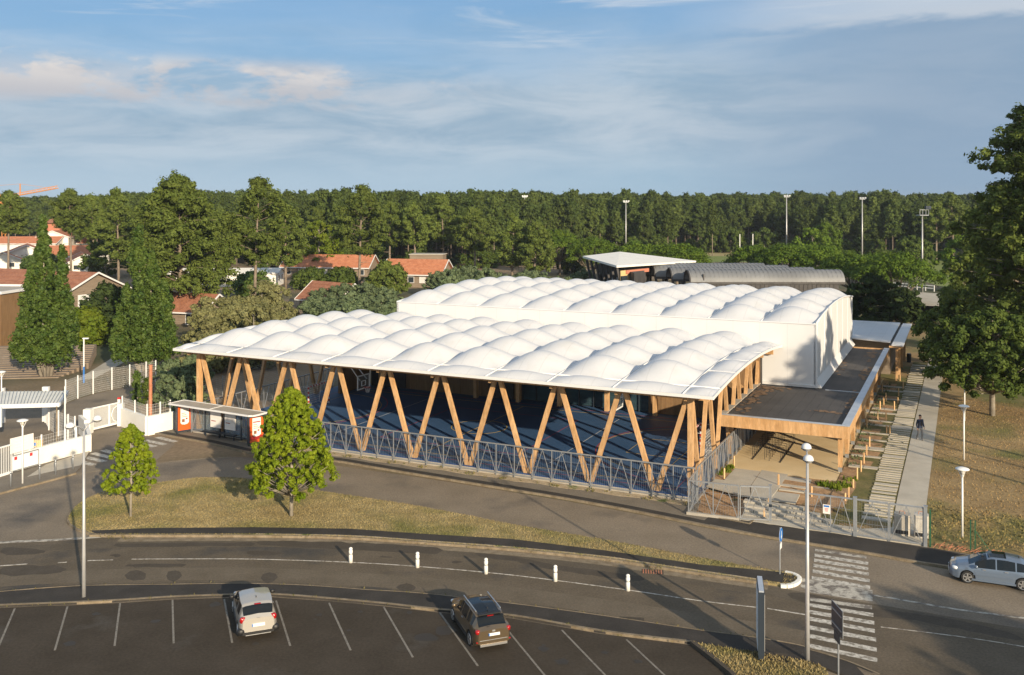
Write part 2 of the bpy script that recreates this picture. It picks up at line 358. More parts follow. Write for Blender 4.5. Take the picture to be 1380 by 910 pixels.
def smooth_line(pts, k=4):
    out = []
    n = len(pts)
    for i in range(n-1):
        p0 = pts[max(i-1, 0)]; p1 = pts[i]; p2 = pts[i+1]; p3 = pts[min(i+2, n-1)]
        for j in range(k):
            t = j/k
            out.append(tuple(.5*((2*p1[q])+(-p0[q]+p2[q])*t+(2*p0[q]-5*p1[q]+4*p2[q]-p3[q])*t*t+(-p0[q]+3*p1[q]-3*p2[q]+p3[q])*t**3) for q in range(2)))
    out.append(tuple(pts[-1])); return out
# the sports building's own axes: a runs to the right along the street front, b runs away from the street
BO = Vector((11.33, 59.92, 0)); BR = math.atan2(-.432, .902)
def W2(a, b): return (BO.x+a*.902+b*.432, BO.y-a*.432+b*.902)
def W3(a, b, z): x, y = W2(a, b); return (x, y, z)
def rise(b):      # the garden beside the court lies 0.4 m above the street
    t = min(1, max(0, (b-.2)/5.0)); return .4*t*t*(3-2*t)

# ---------------------------------------------------------------- ground and roads
g = MB(); g.sheet([(-3500, -400), (3500, -400), (3500, 5000), (-3500, 5000)], 0.0); structure('ground', g, earth)
up2 = [(-37.33, 53.43), (-33.19, 61.28), (-31.69, 63.58), (-30.38, 65.81), (-28.47, 67.43), (-26.13, 68.65), (-23.44, 69.76), (-20.55, 70.37), (-16.97, 69.76), (-12.95, 68.19), (-9.96, 66.78), (-6.66, 65.25), (-0.63, 62.15), (3.3, 60.06), (7.04, 57.84), (11.05, 55.2), (14.41, 53.2), (18.84, 50.96), (21.28, 49.55), (22.6, 48.8), (25.51, 47.09), (33.2, 41.88)]
g = MB(); g.sheet(up2+[(95, 30), (60, 6), (-70, 6), (-110, 40)], .006); structure('road', g, asphalt)
# lower carriageway, patched and a little darker
low_edge = [(-35.98, 51.5), (-28.5, 52.62), (-23.15, 53.43), (-14.47, 53.43), (-9.22, 53.14), (-4.85, 52.34), (0.0, 51.34), (4.94, 49.96), (7.73, 48.75), (12.67, 46.77), (14.47, 45.84), (17.36, 44.5), (19.48, 43.54), (22.76, 42.02), (30.32, 38.24)]
kerb_low = [(-30.75, 44.01), (-24.83, 45.84), (-21.19, 46.55), (-16.8, 46.73), (-14.33, 46.82), (-12.68, 46.82), (-10.02, 46.59), (-7.27, 46.11), (-4.23, 45.63), (0.0, 44.5), (4.27, 43.15), (8.29, 41.73), (10.56, 41.03), (12.38, 40.23), (13.98, 38.73), (15.07, 37.65), (16.85, 35.18), (18.3, 31.93)]
g = MB(); g.sheet(low_edge+kerb_low[::-1], .010); structure('lower_carriageway', g, asphalt_l)
g = MB(); ribbon(g, smooth_line([(-35.38, 50.64), (-27.89, 51.5), (-22.65, 52.28), (-14.22, 52.51), (-9.05, 52.17), (-4.76, 51.39), (0.0, 50.43), (4.85, 49.0), (7.58, 47.84), (12.46, 46.02), (14.22, 45.08), (17.05, 43.69), (19.1, 42.69), (22.3, 41.17)], 4), 1.0, .008, .0115); o = structure('wheel_track', g, road_d)
g = MB(); ribbon(g, smooth_line([(-32.03, 45.84), (-25.66, 47.37), (-21.82, 47.93), (-17.33, 48.22), (-13.06, 48.22), (-8.27, 47.65), (-4.34, 46.91), (0.0, 45.76), (4.38, 44.33), (8.49, 42.77), (10.8, 41.95), (12.65, 41.1)], 4), 1.6, .008, .0118); structure('wheel_track', g, road_w)
g = MB(); ribbon(g, smooth_line([(-22.08, 53.08), (-14.41, 53.2), (-9.17, 52.85), (-4.82, 52.0), (0.0, 51.01), (4.91, 49.65), (7.68, 48.46), (12.59, 46.51)], 4), .55, .008, .0125); structure('gravelly_edge', g, kerb_m)
def ragged(poly, amp, seed, k=5):
    rg = random.Random(seed); out = []; n = len(poly)
    for i in range(n):
        a = poly[i]; b = poly[(i+1) % n]; L_ = math.dist(a, b); m = max(2, int(L_/.5))
        for j in range(m):
            t = j/m; f = .15 if j == 0 else 0
            x = a[0]+(b[0]-a[0])*t; y = a[1]+(b[1]-a[1])*t
            if j == 0: c = (sum(p[0] for p in poly)/n, sum(p[1] for p in poly)/n); d = math.dist((x, y), c); x += (c[0]-x)*min(.3, .25/d); y += (c[1]-y)*min(.3, .25/d)
            out.append((x+rg.uniform(-amp, amp), y+rg.uniform(-amp, amp)))
    return out
g = MB()
for q in ([(-22.26, 52.51), (-14.27, 52.68), (-14.13, 52.17), (-21.81, 51.94)], [(-28.13, 51.94), (-25.58, 51.72), (-25.09, 51.07), (-27.43, 50.64)], [(-26.65, 49.2), (-24.48, 49.5), (-23.25, 49.2), (-22.88, 48.41), (-25.91, 47.84)], [(-19.8, 48.7), (-18.89, 48.7), (-18.37, 47.28), (-19.48, 47.37)], [(-17.78, 48.7), (-16.97, 48.7), (-16.55, 47.37), (-17.33, 47.28)],
          [(-14.34, 52.97), (-9.11, 52.74), (-3.83, 51.94), (-3.76, 50.96), (-7.66, 51.39), (-14.16, 52.28)], [(-12.92, 48.41), (-12.03, 48.51), (-11.68, 47.09), (-12.51, 47.0)], [(-5.72, 47.0), (-4.8, 47.0), (-4.7, 46.02), (-5.57, 46.11)], [(-2.01, 51.28), (0.0, 50.64), (2.33, 49.4), (6.76, 47.84), (6.59, 47.19), (2.67, 48.51), (0.0, 49.91), (-1.91, 50.64)],
          [(-21.72, 50.96), (-21.02, 51.01), (-20.9, 50.53), (-21.42, 50.53)], [(-14.65, 51.28), (-13.95, 51.5), (-12.91, 51.39), (-12.25, 51.18), (-12.21, 50.85), (-13.91, 50.64)], [(-20.4, 49.5), (-17.13, 49.6), (-16.88, 49.2), (-20.04, 49.1)], [(13.39, 46.11), (14.44, 45.76), (16.99, 44.17), (20.21, 42.92), (22.37, 41.31), (22.11, 40.82), (18.46, 42.77), (15.72, 43.54), (13.85, 44.66), (13.19, 45.41)],
          [(-7.12, 50.64), (-6.35, 50.59), (-6.36, 50.32), (-7.05, 50.43)], [(-3.26, 50.01), (-2.62, 49.91), (-2.65, 49.6), (-3.2, 49.7)]): g.sheet(ragged(q, .07, len(g.v)), .014)
o = g.build('asphalt_patch', patch_m); tag(o, kind='structure')
kerb_park = [(-30.3, 43.38), (-23.92, 44.17), (-21.96, 44.41), (-20.87, 44.46), (-18.54, 44.74), (-16.22, 45.12), (-13.81, 45.33), (-11.62, 45.41), (-8.6, 44.91), (-5.85, 44.33), (-3.33, 43.69), (0.0, 43.07), (3.94, 41.52), (7.72, 40.48)]
g = MB(); g.sheet(kerb_park+[(8.82, 37.47), (10.56, 32.8)]+[(12, 4), (-50, 4), (-75, 30)], .012); structure('parking_lot', g, asphalt_p)
g = MB(); rs_ = random.Random(12)
for (px, py, r) in ((733,875,.28),(757,893,.35),(733,870,.1),(552,826,.2),(485,825,.14),(430,829,.16),(290,815,.3),(575,860,.5),(600,850,.6),(470,850,.12),(210,838,.22),(95,868,.3),(860,892,.2),(345,868,.2),(640,872,.45),(425,835,.1),(130,828,.2),(815,880,.18)):
    Z = 1274*19/(py-272); X = (px-690)/1274*Z; g.sheet([(X+r*rs_.uniform(.6, 1.2)*math.cos(t), Z+r*.9*rs_.uniform(.6, 1.2)*math.sin(t)) for t in np.linspace(0, 2*math.pi, 11)[:-1]], .016+.0002*len(g.f))
o = g.build('oil_stain', mat('oil_stain', (.036, .030, .023), (.040, .034, .028), 2, 4, .7)); o['kind'] = 'structure'
# pavement strip between the lower carriageway and the parking lot
sw_up = kerb_low[:-3]
sw_low = [(-30.36, 43.46), (-23.97, 44.25), (-20.91, 44.54), (-18.58, 44.83), (-16.25, 45.2), (-13.83, 45.41), (-11.64, 45.5), (-8.62, 44.99), (-5.86, 44.41), (-3.33, 43.77), (0.0, 43.15), (3.95, 41.59), (7.73, 40.55), (9.7, 39.85), (11.98, 38.95), (12.71, 38.36), (13.53, 37.47), (14.22, 36.24)]
g = MB(); g.prism(sw_up+sw_low[::-1], .0, .10); structure('pavement_strip', g, asphalt_n)
g = MB(); ribbon(g, smooth_line([(-30.36, 43.46), (-23.97, 44.25), (-20.91, 44.54), (-18.58, 44.83), (-16.25, 45.2), (-13.83, 45.41), (-11.64, 45.5), (-8.62, 44.99), (-5.86, 44.41), (-3.33, 43.77), (0.0, 43.15), (3.95, 41.59), (7.73, 40.55)], 4), .15, .0, .112, .08); structure('kerb', g, kerb_m)
g = MB(); ribbon(g, smooth_line(kerb_low[:-3], 4), .06, .0, .108); structure('kerb', g, kerb_m)
# grass corner at the bottom of the picture
g = MB(); g.prism([(7.75, 40.44), (9.68, 39.79), (11.96, 38.89), (12.64, 38.33), (12.65, 37.82), (11.54, 35.18), (10.44, 33.25), (9.79, 33.71), (8.77, 37.88)], 0, .13); structure('grass_verge', g, dry_grass)
g = MB(); ribbon(g, [(7.7, 40.51), (8.25, 39.23), (8.77, 37.88), (9.79, 33.71)], .2, 0, .2); structure('kerb', g, patch_m)
# long island between the two carriageways
isl_low = [(-23.7, 53.73), (-23.23, 53.61), (-14.5, 53.53), (-9.23, 53.22), (-4.86, 52.44), (0.0, 51.44), (4.95, 50.05), (7.75, 48.86), (12.69, 46.86)]
isl_nose = [(13.31, 46.59), (13.76, 46.64), (14.32, 47.14), (14.41, 47.7), (14.21, 48.03), (13.93, 48.22)]
isl_up = [(13.16, 48.59), (9.97, 50.22), (5.23, 52.85), (0.09, 55.33), (-2.87, 57.09), (-6.74, 59.18), (-12.34, 61.67), (-15.38, 63.2), (-18.47, 64.64), (-20.09, 64.81), (-21.69, 64.72), (-23.31, 63.87), (-24.74, 63.04), (-26.31, 62.07), (-27.03, 60.52), (-27.1, 58.61), (-26.59, 56.56), (-25.87, 55.39), (-24.85, 54.4)]
isl = isl_low+isl_nose+isl_up
g = MB(); g.prism(isl, 0, .12); structure('traffic_island', g, dry_grass)
strip_low = [(-23.73, 53.79), (-23.24, 53.73), (-14.56, 53.76), (-9.27, 53.46), (-4.88, 52.69), (0.0, 51.7), (4.98, 50.32), (7.79, 49.12), (12.75, 47.09), (13.38, 46.82)]
strip_up = [(13.86, 48.1), (13.1, 48.36), (9.77, 49.2), (5.06, 51.18), (0.0, 52.91), (-4.98, 53.73), (-9.38, 54.58), (-14.85, 54.83), (-20.74, 54.7), (-24.24, 54.27)]
g = MB(); g.sheet(strip_low+[(13.84, 46.91), (14.25, 47.28), (14.24, 47.74)]+strip_up, .126); structure('island_footway', g, asphalt_n)
g = MB(); ribbon(g, smooth_line(isl_low, 4), .16, 0, .135); structure('kerb', g, kerb_m)
g = MB(); ribbon(g, smooth_line([(13.16, 48.59), (9.97, 50.22), (5.23, 52.85), (0.09, 55.33), (-2.87, 57.09), (-6.74, 59.18), (-12.34, 61.67), (-15.38, 63.2), (-18.47, 64.64), (-20.09, 64.81), (-21.69, 64.72), (-23.31, 63.87), (-24.74, 63.04), (-26.31, 62.07), (-27.03, 60.52), (-27.1, 58.61), (-26.59, 56.56), (-25.87, 55.39), (-24.85, 54.4), (-23.7, 53.73)], 3), .12, 0, .128); structure('kerb', g, kerb_m)
ks = smooth_line([(13.23, 46.55), (13.51, 46.52), (13.8, 46.62), (14.08, 46.84), (14.32, 47.16), (14.44, 47.46), (14.41, 47.76), (14.25, 48.03), (13.93, 48.22)], 1)
kr = thing('white_kerb', 'white painted curved kerb stones round the tip of the traffic island', 'kerb', (ks[3][0], ks[3][1], 0))
for i in range(len(ks)-1):
    m_ = MB(); ribbon(m_, [(ks[i][0]-ks[3][0], ks[i][1]-ks[3][1]), (ks[i][0]+(ks[i+1][0]-ks[i][0])*.97-ks[3][0], ks[i][1]+(ks[i+1][1]-ks[i][1])*.97-ks[3][1])], .2, 0, .16); m_.build('kerb_stone', wall_white, kr)
# weeds and sand along kerbs are drawn as narrow sheets
g = MB(); ribbon(g, smooth_line([(-14.55, 53.72), (-9.19, 53.43), (-4.88, 52.64), (0.0, 51.66), (4.97, 50.28), (7.78, 49.1), (12.25, 47.28)], 5), .14, .126, .131); structure('sandy_edge', g, sand_m)
# upper footway beside the court
ft_low = [(-29.61, 77.46), (-27.96, 76.6), (-23.9, 74.25), (-19.84, 71.4), (-17.15, 70.47), (-13.14, 69.16), (-10.07, 67.52), (-6.7, 65.69), (-0.64, 62.48), (3.32, 60.36), (7.07, 58.12), (11.09, 55.39), (14.45, 53.38), (18.89, 51.1), (21.31, 49.64), (22.69, 49.0), (25.61, 47.28), (33.32, 42.02)]
ft_up = [W2(a, b) for a, b in ((70, -3), (30, -3.1), (15.2, -2.6), (13.6, -2.45), (4.5, -2.5), (1.0, -2.7), (.6, .3), (-41.6, .3), (-44.5, -.2))]
g = MB(); g.prism(ft_low+ft_up, 0, .10); structure('footway', g, paving)
g = MB(); ribbon(g, smooth_line(ft_low[1:], 3), .16, 0, .12); structure('kerb', g, kerb_m)
dk = [(-28.97, 77.21), (-27.96, 76.6), (-23.9, 74.25), (-19.84, 71.4), (-17.15, 70.47), (-13.14, 69.16), (-10.07, 67.52), (-6.7, 65.69), (-0.64, 62.48), (3.32, 60.36), (7.07, 58.12), (11.48, 55.2)]
g = MB(); ribbon(g, smooth_line(dk, 3), .55, .09, .106, .42); structure('asphalt_edge_strip', g, asphalt_n)
g = MB(); g.prism([(11.32, 55.9), (11.92, 56.89), (14.39, 55.9), (15.0, 55.39), (15.62, 55.26), (17.08, 54.4), (18.37, 53.91), (19.27, 53.38), (21.02, 52.51), (22.49, 51.72), (23.12, 51.5), (24.25, 50.64), (26.65, 49.2), (34.51, 43.54), (33.43, 42.17), (25.68, 47.42), (22.76, 49.15), (21.37, 49.78), (18.94, 51.22), (14.49, 53.51), (11.53, 55.45)], .05, .107); structure('footway_asphalt', g, asphalt_n)
g = MB(); ribbon(g, [(11.77, 56.82), (12.99, 56.1), (13.93, 55.45), (14.37, 56.16)], .16, .05, .15); structure('kerb', g, kerb_m)
g = MB()
pts = [W2(a, -.75+.12*math.sin(a*1.7)) for a in np.linspace(-36, .3, 40)]
ribbon(g, pts, .75, .05, .112, 0); structure('sandy_verge', g, sand_m)
# left footways and yard
g = MB(); g.prism([(-37.58, 53.79), (-33.32, 61.51), (-31.82, 63.83), (-30.49, 66.06), (-30.9, 67.99), (-32.08, 71.83), (-33.47, 69.56), (-34.87, 66.5), (-36.73, 62.39), (-39.51, 56.56)], 0, .10); structure('footway', g, paving)
g = MB(); g.sheet([(-33.31, 64.9), (-33.52, 67.99), (-32.03, 71.72), (-30.92, 67.8), (-32.23, 66.23)], .106); structure('concrete_ramp', g, conc_warm)
g = MB(); ribbon(g, smooth_line([(-37.49, 53.67), (-33.23, 61.36), (-31.73, 63.67), (-30.41, 65.88)], 4), .16, 0, .12); structure('kerb', g, kerb_m)
g = MB(); ribbon(g, smooth_line([(-30.39, 65.85), (-28.43, 67.33), (-26.12, 68.61), (-23.44, 69.76), (-20.55, 70.37)], 4), .22, 0, .012); structure('gutter', g, kerb_m)
g = MB(); g.sheet([(-43.95, 56.56), (-34.87, 66.5), (-32.08, 71.83), (-34.88, 77.83), (-33.59, 80.29), (-33.16, 80.15), (-29.68, 76.84), (-26.4, 74.25), (-26.1, 68.57), (-28.43, 67.33), (-30.36, 65.78), (-31.75, 63.7), (-37.75, 54.03)], .008); structure('entrance_road', g, asphalt)
g = MB(); g.sheet([(-51.11, 65.78), (-35.06, 66.87), (-33.56, 72.47), (-35.0, 78.08), (-33.58, 80.42), (-36.15, 87.39), (-36.42, 91.69), (-36.62, 98.0), (-37.45, 99.41), (-38.31, 99.0), (-39.22, 97.02), (-40.32, 95.3), (-41.29, 93.1), (-41.79, 91.0), (-41.9, 88.67), (-43.21, 87.39), (-47.33, 87.39), (-65.31, 84.05)], .010); structure('yard', g, asphalt)
g = MB(); g.sheet([(-46.32, 100.02), (-47.05, 104.79), (-48.07, 111.55), (-49.07, 117.5), (-49.32, 122.25), (-46.47, 119.83), (-43.79, 115.27), (-45.17, 114.18), (-45.92, 112.06), (-45.4, 107.11), (-44.87, 101.71)], .012); structure('footpath', g, conc_warm)

# ---------------------------------------------------------------- painted markings
def paint(pts, w, m=road_paint, z=.016, name='road_marking'):
    g = MB(); ribbon(g, pts, w, z-.003, z+.002); o = g.build(name, m); o['kind'] = 'structure'; return o
def quad_paint(x, m=road_paint, z=.016, name='road_marking'):
    g = MB(); g.sheet(x, z); o = g.build(name, m); o['kind'] = 'structure'; return o
paint(smooth_line([(-20.22, 50.22), (-16.96, 50.26), (-13.6, 50.22), (-8.76, 49.81), (-4.83, 49.2), (0.0, 48.08), (5.52, 46.28), (8.93, 44.99), (11.75, 44.17)], 4), .08)
for q in ([(-26.7, 49.3), (-25.4, 49.55)], [(-23.88, 49.7), (-23.46, 49.81)], [(-22.45, 50.01), (-21.16, 50.12)], [(11.92, 44.13), (13.51, 43.46)]): paint(q, .10)
paint(smooth_line([(16.47, 42.21), (19.45, 41.31), (21.85, 40.34), (24.7, 38.85)], 3), .07, old_paint)
paint(smooth_line([(-33.96, 51.5), (-28.53, 52.68), (-25.81, 53.03), (-24.22, 53.38), (-23.27, 53.6)], 3), .32, old_paint)
quad_paint([(14.53, 47.7), (14.99, 47.51), (16.22, 46.96), (17.62, 46.19), (17.13, 44.91), (16.31, 45.16), (14.49, 45.93), (14.24, 46.64)], old_paint)
paint(smooth_line([(17.35, 45.59), (17.84, 45.46), (19.22, 44.77), (20.68, 44.05), (23.35, 43.11), (26.63, 41.88)], 3), .17, old_paint)
for i, (x0, y0, x1, y1) in enumerate(((250,243,525,283),(248,270,535,315),(245,297,535,343),(242,325,538,372),(238,355,543,408),(233,390,545,443),(225,505,555,550),(222,535,562,590),(218,572,567,632),(218,608,570,675),(217,655,577,722),(217,700,580,775),(218,752,583,830))):
    def gp(x, y):
        px = 1035+x/3.957; py = 680+y/3.957; Z = 1274*19/(py-272); return ((px-690)/1274*Z, Z)
    h = 7 if i == 0 else 9+i*.35
    quad_paint([gp(x0, y0-h*.7), gp(x1, y1-h*.7), gp(x1, y1+h), gp(x0, y0+h)], old_paint if i in (0, 6) else road_paint, .018, 'crosswalk_stripe')
for (a, b) in ([(-31.34, 68.96), (-30.19, 68.19)], [(-31.66, 70.26), (-29.76, 69.06)], [(-31.67, 71.4), (-29.34, 69.86)], [(-31.25, 72.26), (-29.46, 70.88)], [(-30.72, 73.02), (-28.71, 71.72)], [(-30.24, 73.8), (-28.16, 72.47)], [(-29.8, 74.59), (-27.67, 73.28)], [(-29.25, 75.29), (-27.09, 73.91)], [(-28.6, 76.24), (-26.6, 74.8)]):
    paint([a, b], .50, road_paint, .014, 'crosswalk_stripe')
for (a, b) in ([(-23.21, 44.13), (-21.91, 40.34)], [(-20.86, 44.37), (-19.35, 40.01)], [(-18.53, 44.7), (-16.99, 40.41)], [(-16.19, 45.08), (-14.55, 40.65)], [(-13.75, 45.16), (-12.04, 40.68)], [(-11.23, 44.99), (-9.48, 40.41)], [(-8.66, 44.74), (-6.83, 40.01)], [(-6.01, 44.29), (-4.13, 39.39)], [(-3.34, 43.69), (-1.4, 38.67)], [(-0.61, 42.99), (1.34, 37.82)], [(2.2, 41.92), (3.75, 37.88)], [(4.96, 40.99), (6.15, 37.82)]):
    paint([a, b], .085, park_paint, .018, 'parking_line')
paint(smooth_line([(12.58, 39.88), (13.28, 39.36), (14.02, 38.67), (14.7, 37.82)], 3), .08, kerb_m, .112)
# drain gratings
for (px, nm) in (((879.5, 771), 0), ((851.5, 836.3), 1)):
    Z = 1274*19/(px[1]-272); X = (px[0]-690)/1274*Z
    t = thing('drain_grate', ('rusty square drain grate by the island kerb' if nm == 0 else 'dark slotted drain grate against the kerb beside the parking lot'), 'drain', (X, Z, .008), -.12)
    g = MB(); g.b2(-.55, .55, -.30, .30, 0, .012); g.build('grate_frame', patch_m, t)
    for k in range(8): g = MB(); g.b2(-.5+k*.13, -.44+k*.13, -.26, .26, .010, .022); g.build('grate_bar', rust_m if nm == 0 else patch_m, t)

# ---------------------------------------------------------------- fields and garden
g = MB(); g.sheet([(44.74, 296), (75.35, 296), (170, 296), (170, 372), (40, 372)], .02); structure('playing_field', g, field_m)
g = MB(); g.sheet([(40, 330), (150, 330), (150, 372), (40, 372)], .03); structure('straw_field', g, straw_m)
g = MB(); g.sheet([(90, 175), (180, 175), (220, 296), (110, 296)], .018); structure('playing_field', g, field_m)
def garden_sheet(name, poly_b, m, dz, nb=26, skirt=False):
    # poly_b: function b -> (a0, a1); follows the slope of the garden
    g = MB(); bs = sorted(set([-2.4+.45*i for i in range(20)]+[poly_b[0]]+[poly_b[1]]))
    bs = [b for b in bs if poly_b[0] <= b <= poly_b[1]]; fa = poly_b[2]; vs = []; fs = []
    for b in bs:
        a0, a1 = fa(b); z = rise(b)+dz; vs += [W3(a0, b, z), W3(a1, b, z)]
    for i in range(len(bs)-1): fs.append((2*i, 2*i+1, 2*i+3, 2*i+2))
    if skirt:
        n = len(vs); k = len(bs)
        for b in bs: a0, a1 = fa(b); vs += [W3(a0, b, -.1), W3(a1, b, -.1)]
        for i in range(k-1):
            fs.append((2*i, 2*i+2, n+2*i+2, n+2*i)); fs.append((2*i+1, n+2*i+1, n+2*i+3, 2*i+3))
    return structure(name, g.add(vs, fs), m)
garden_sheet('park_lawn', (-2.4, 125, lambda b: (.3, 75 if b > 3 else 60)), dry_lawn, .05, skirt=True)
garden_sheet('garden_earth', (-2.4, 6.8, lambda b: (.35, 8.4 if b > 1 else 3.5)), bark_m, .062)
garden_sheet('garden_grass', (-.2, 46, lambda b: (8.9 if b < 9 else 8.6, 10.4)), green_gr, .064)
garden_sheet('garden_grass', (-1.2, 7, lambda b: (7.9, 9.0)), green_gr, .060)
garden_sheet('concrete_path', (-2.4, 64, lambda b: (11.86, 13.55)), conc_warm, .09)
garden_sheet('garden_strip', (1.0, 60, lambda b: (10.3, 11.8)), green_gr, .070)
g = MB(); g.prism([W2(.5, 6.9), W2(7.95, 6.9), W2(8.0, 47), W2(.5, 22.1)], .0, .462); structure('sheltered_terrace', g, hoggin)
random.seed(4)
# sleepers and slabs of the stepping path, each one laid singly
PL = [-1.2, -.6, .1, .8, 1.5]
rows = []
b = .9
for n, d, gap in ((1,.5,.22),(7,.24,.17),(1,.28,.42),(1,.3,.34),(1,.28,.12),(1,.32,.30),(1,.45,.5),(5,.24,.28),(1,.3,.30),(1,.3,.35),(4,.24,.34),(1,.75,.42),(5,.24,.36),(1,.3,.45),(6,.24,.38),(1,.30,.35),(1,1.3,.42),(4,.3,.24),(1,.35,.6),(3,.3,.3),(1,1.2,.35),(4,.3,.18),(1,1.9,.5),(1,.3,.45),(1,.34,.7),(2,.3,.4),(1,1.1,.6),(2,.34,.8),(1,.5,1.0),(3,.4,.7),(1,.9,.9),(4,.5,.6),(6,.5,.9)):
    for k in range(n):
        rows.append((b, d)); b += d+gap
    b += .05
path = thing('stepping_path', 'path of pale concrete sleepers laid in grass beside the concrete walkway', 'path', W3(11.0, 1, 0), BR)
for (b0, d) in rows:
    if b0 > 58: break
    lx = 10.28+random.uniform(-.04, .04); g = MB(); zz = rise(b0+d/2)+.075
    if b0 < 3: lx -= .15
    g.b2(lx-11.0, .76+random.uniform(-.02, .02), b0-1, b0+d-1, zz-.06, zz+.045+random.uniform(0, .012)); g.build('sleeper', conc_warm, path)
# slabs, sleepers and steps between the gate and the terrace
def slab(name, pts, z, m, parent, base, th=.08):
    g = MB(); g.prism([(x-base[0], y-base[1]) for x, y in pts], z-th, z); return g.build(name, m, parent)
gp = thing('garden_paving', 'pale board-marked concrete slabs leading from the open gate to the terrace', 'paving', W3(3.5, 4, 0))
base = gp.location[:2]
for k, (px, z) in enumerate(((([(15.53, 65.74), (17.1, 65.01), (15.55, 61.7), (14.15, 63.02)]), .47), (([(17.27, 65.28), (18.75, 64.22), (17.44, 61.54), (15.93, 58.64), (14.97, 59.23), (15.6, 61.7)]), .475), (([(13.59, 63.19), (14.76, 62.69), (15.46, 61.54), (15.01, 59.38), (13.96, 60.29), (12.69, 61.7)]), .468), (([(16.98, 60.6), (18.27, 59.99), (17.46, 58.22), (16.06, 58.95)]), .43))):
    slab('slab', px, z, conc_warm, gp, base)
for k, (px, z) in enumerate((([(18.5, 63.87), (19.98, 63.02), (19.62, 62.19), (18.18, 63.1)], .47), ([(17.77, 62.19), (19.2, 61.46), (19.03, 61.07), (17.56, 61.78)], .465), ([(17.39, 61.38), (18.79, 60.6), (18.64, 60.29), (17.21, 60.99)], .46), ([(19.77, 62.19), (21.22, 61.3), (20.96, 60.67), (19.47, 61.54)], .46))):
    slab('slab', px, z, conc_warm, gp, base)
st = thing('block_steps', 'flight of pale concrete block steps inside the street fence', 'steps', W3(6.5, 0, 0), BR)
for r in range(4):
    n = 10+r; a0 = 3.65-.12*r; a1 = (7.2, 7.9, 8.7, 10.2)[3-r] if r else 10.2
    bb = -1.55+.55*r; x = a0; z1 = .17+.10*r
    a1 = (10.2, 8.7, 7.9, 6.9)[r]
    while x < a1-.2:
        w = random.choice((.42, .5, .6, .75)); g = MB(); g.b2(x-6.5, min(x+w, a1)-.03-6.5, bb, bb+.52, .0, z1); g.build('step_block', conc_warm, st); x += w
g = MB(); g.prism([W2(3.3, -2.45), W2(13.5, -2.35), W2(13.5, .9), W2(10.3, -1.0), W2(3.6, -1.45)], 0, .13); structure('gate_apron', g, conc_warm)

# ---------------------------------------------------------------- covered sports court
LA = -41.0     # left end of the court
court = thing('covered_court', 'open sports court under a white cushioned roof on splayed timber legs', 'sports court', tuple(BO), BR)
def arch(b): return 7.68-.0043*(b-9.5)**2
def cushion_mesh(a0, a1, b0, b1, rise_, zfun, n=9, pw=.92):
    vs = []; fs = []
    for j in range(n+1):
        t = j/n; b = b0+(b1-b0)*t
        for i in range(n+1):
            s = i/n; f = (math.sin(math.pi*s)*math.sin(math.pi*t)); f = f**pw if f > 0 else 0
            vs.append(((a1-a0)*s, b-b0, zfun(b)-zfun(b0)+rise_*f))
    for j in range(n):
        for i in range(n): k = j*(n+1)+i; fs.append((k, k+1, k+n+2, k+n+1))
    me = bpy.data.meshes.new('roof_cushion'); me.from_pydata(vs, [], fs); me.polygons.foreach_set('use_smooth', [True]*len(fs)); me.materials.append(membrane); return me
def cushions(parent, A, Bk, zfun, rises, zoff=0):
    for j in range(len(Bk)-1):
        cache = {}
        for i in range(len(A)-1):
            w = round(A[i+1]-A[i], 3)
            r = rises(w, Bk[j+1]-Bk[j])
            if w not in cache: cache[w] = cushion_mesh(0, w, Bk[j], Bk[j+1], r, zfun, 12 if w > 3 else 8)
            o = bpy.data.objects.new('roof_cushion', cache[w]); col.objects.link(o); o.parent = parent; o.location = (A[i], Bk[j], zfun(Bk[j])+zoff)
bay = 41.0/9
A = [-41.95]+[LA+bay*i for i in range(10)]+[1.85]
Bk = [-1.85, 0.0, 4.4, 8.8, 13.2, 17.6, 22.15]
cushions(court, A, Bk, arch, lambda w, d: .22 if d < 3 and w < 3 else (.34 if (d < 3 or w < 3) else 1.02))
# seam straps, rim and timber lattice under the membrane
for a in A[1:-1]:
    g = MB(); g.tube([(a, b, arch(b)+.04) for b in np.linspace(-1.85, 22.1, 14)], .045, 5); g.build('seam_strap', white_trim, court, smooth=True)
g = MB(); g.tube([(-41.95, 0, arch(0)+.03), (1.85, 0, arch(0)+.03)], .05, 5); g.build('seam_strap', white_trim, court, smooth=True)
for b in Bk[2:-1]: g = MB(); g.tube([(0, b, arch(b)+.03), (1.85, b, arch(b)+.03)], .035, 5); g.build('seam_strap', white_trim, court)
g = MB(); g.beam((-42.0, -1.88, arch(-1.85)-.06), (1.9, -1.88, arch(-1.85)-.06), .10, .20); g.build('roof_rim', white_trim, court)
for a in (-41.98, 1.88):
    g = MB(); bs = np.linspace(-1.9, 22.1, 15)
    for b0, b1 in zip(bs[:-1], bs[1:]): g.beam((a, b0, arch(b0)-.07), (a, b1, arch(b1)-.07), .08, .20)
    g.build('roof_rim', white_trim, court)
for i in range(10):
    a = LA+bay*i; g = MB(); bs = np.linspace(-1.3, 22.0, 12)
    for b0, b1 in zip(bs[:-1], bs[1:]): g.beam((a, b0, arch(b0)-.36), (a, b1, arch(b1)-.36), .20, .42)
    g.build('roof_beam', timber, court)
for b in (0.0, 4.4, 8.8, 13.2, 17.6, 21.9):
    g = MB(); g.beam((LA-.6, b, arch(b)-.62), (1.2, b, arch(b)-.62), .20, .38); g.build('roof_beam', timber, court)
for i in range(10):
    a = LA+bay*i-.45; g = MB(); g.beam((a, -1.45, arch(-1.4)-.24), (a, 0, arch(0)-.30), .30, .22); g.build('beam_end', timber, court)
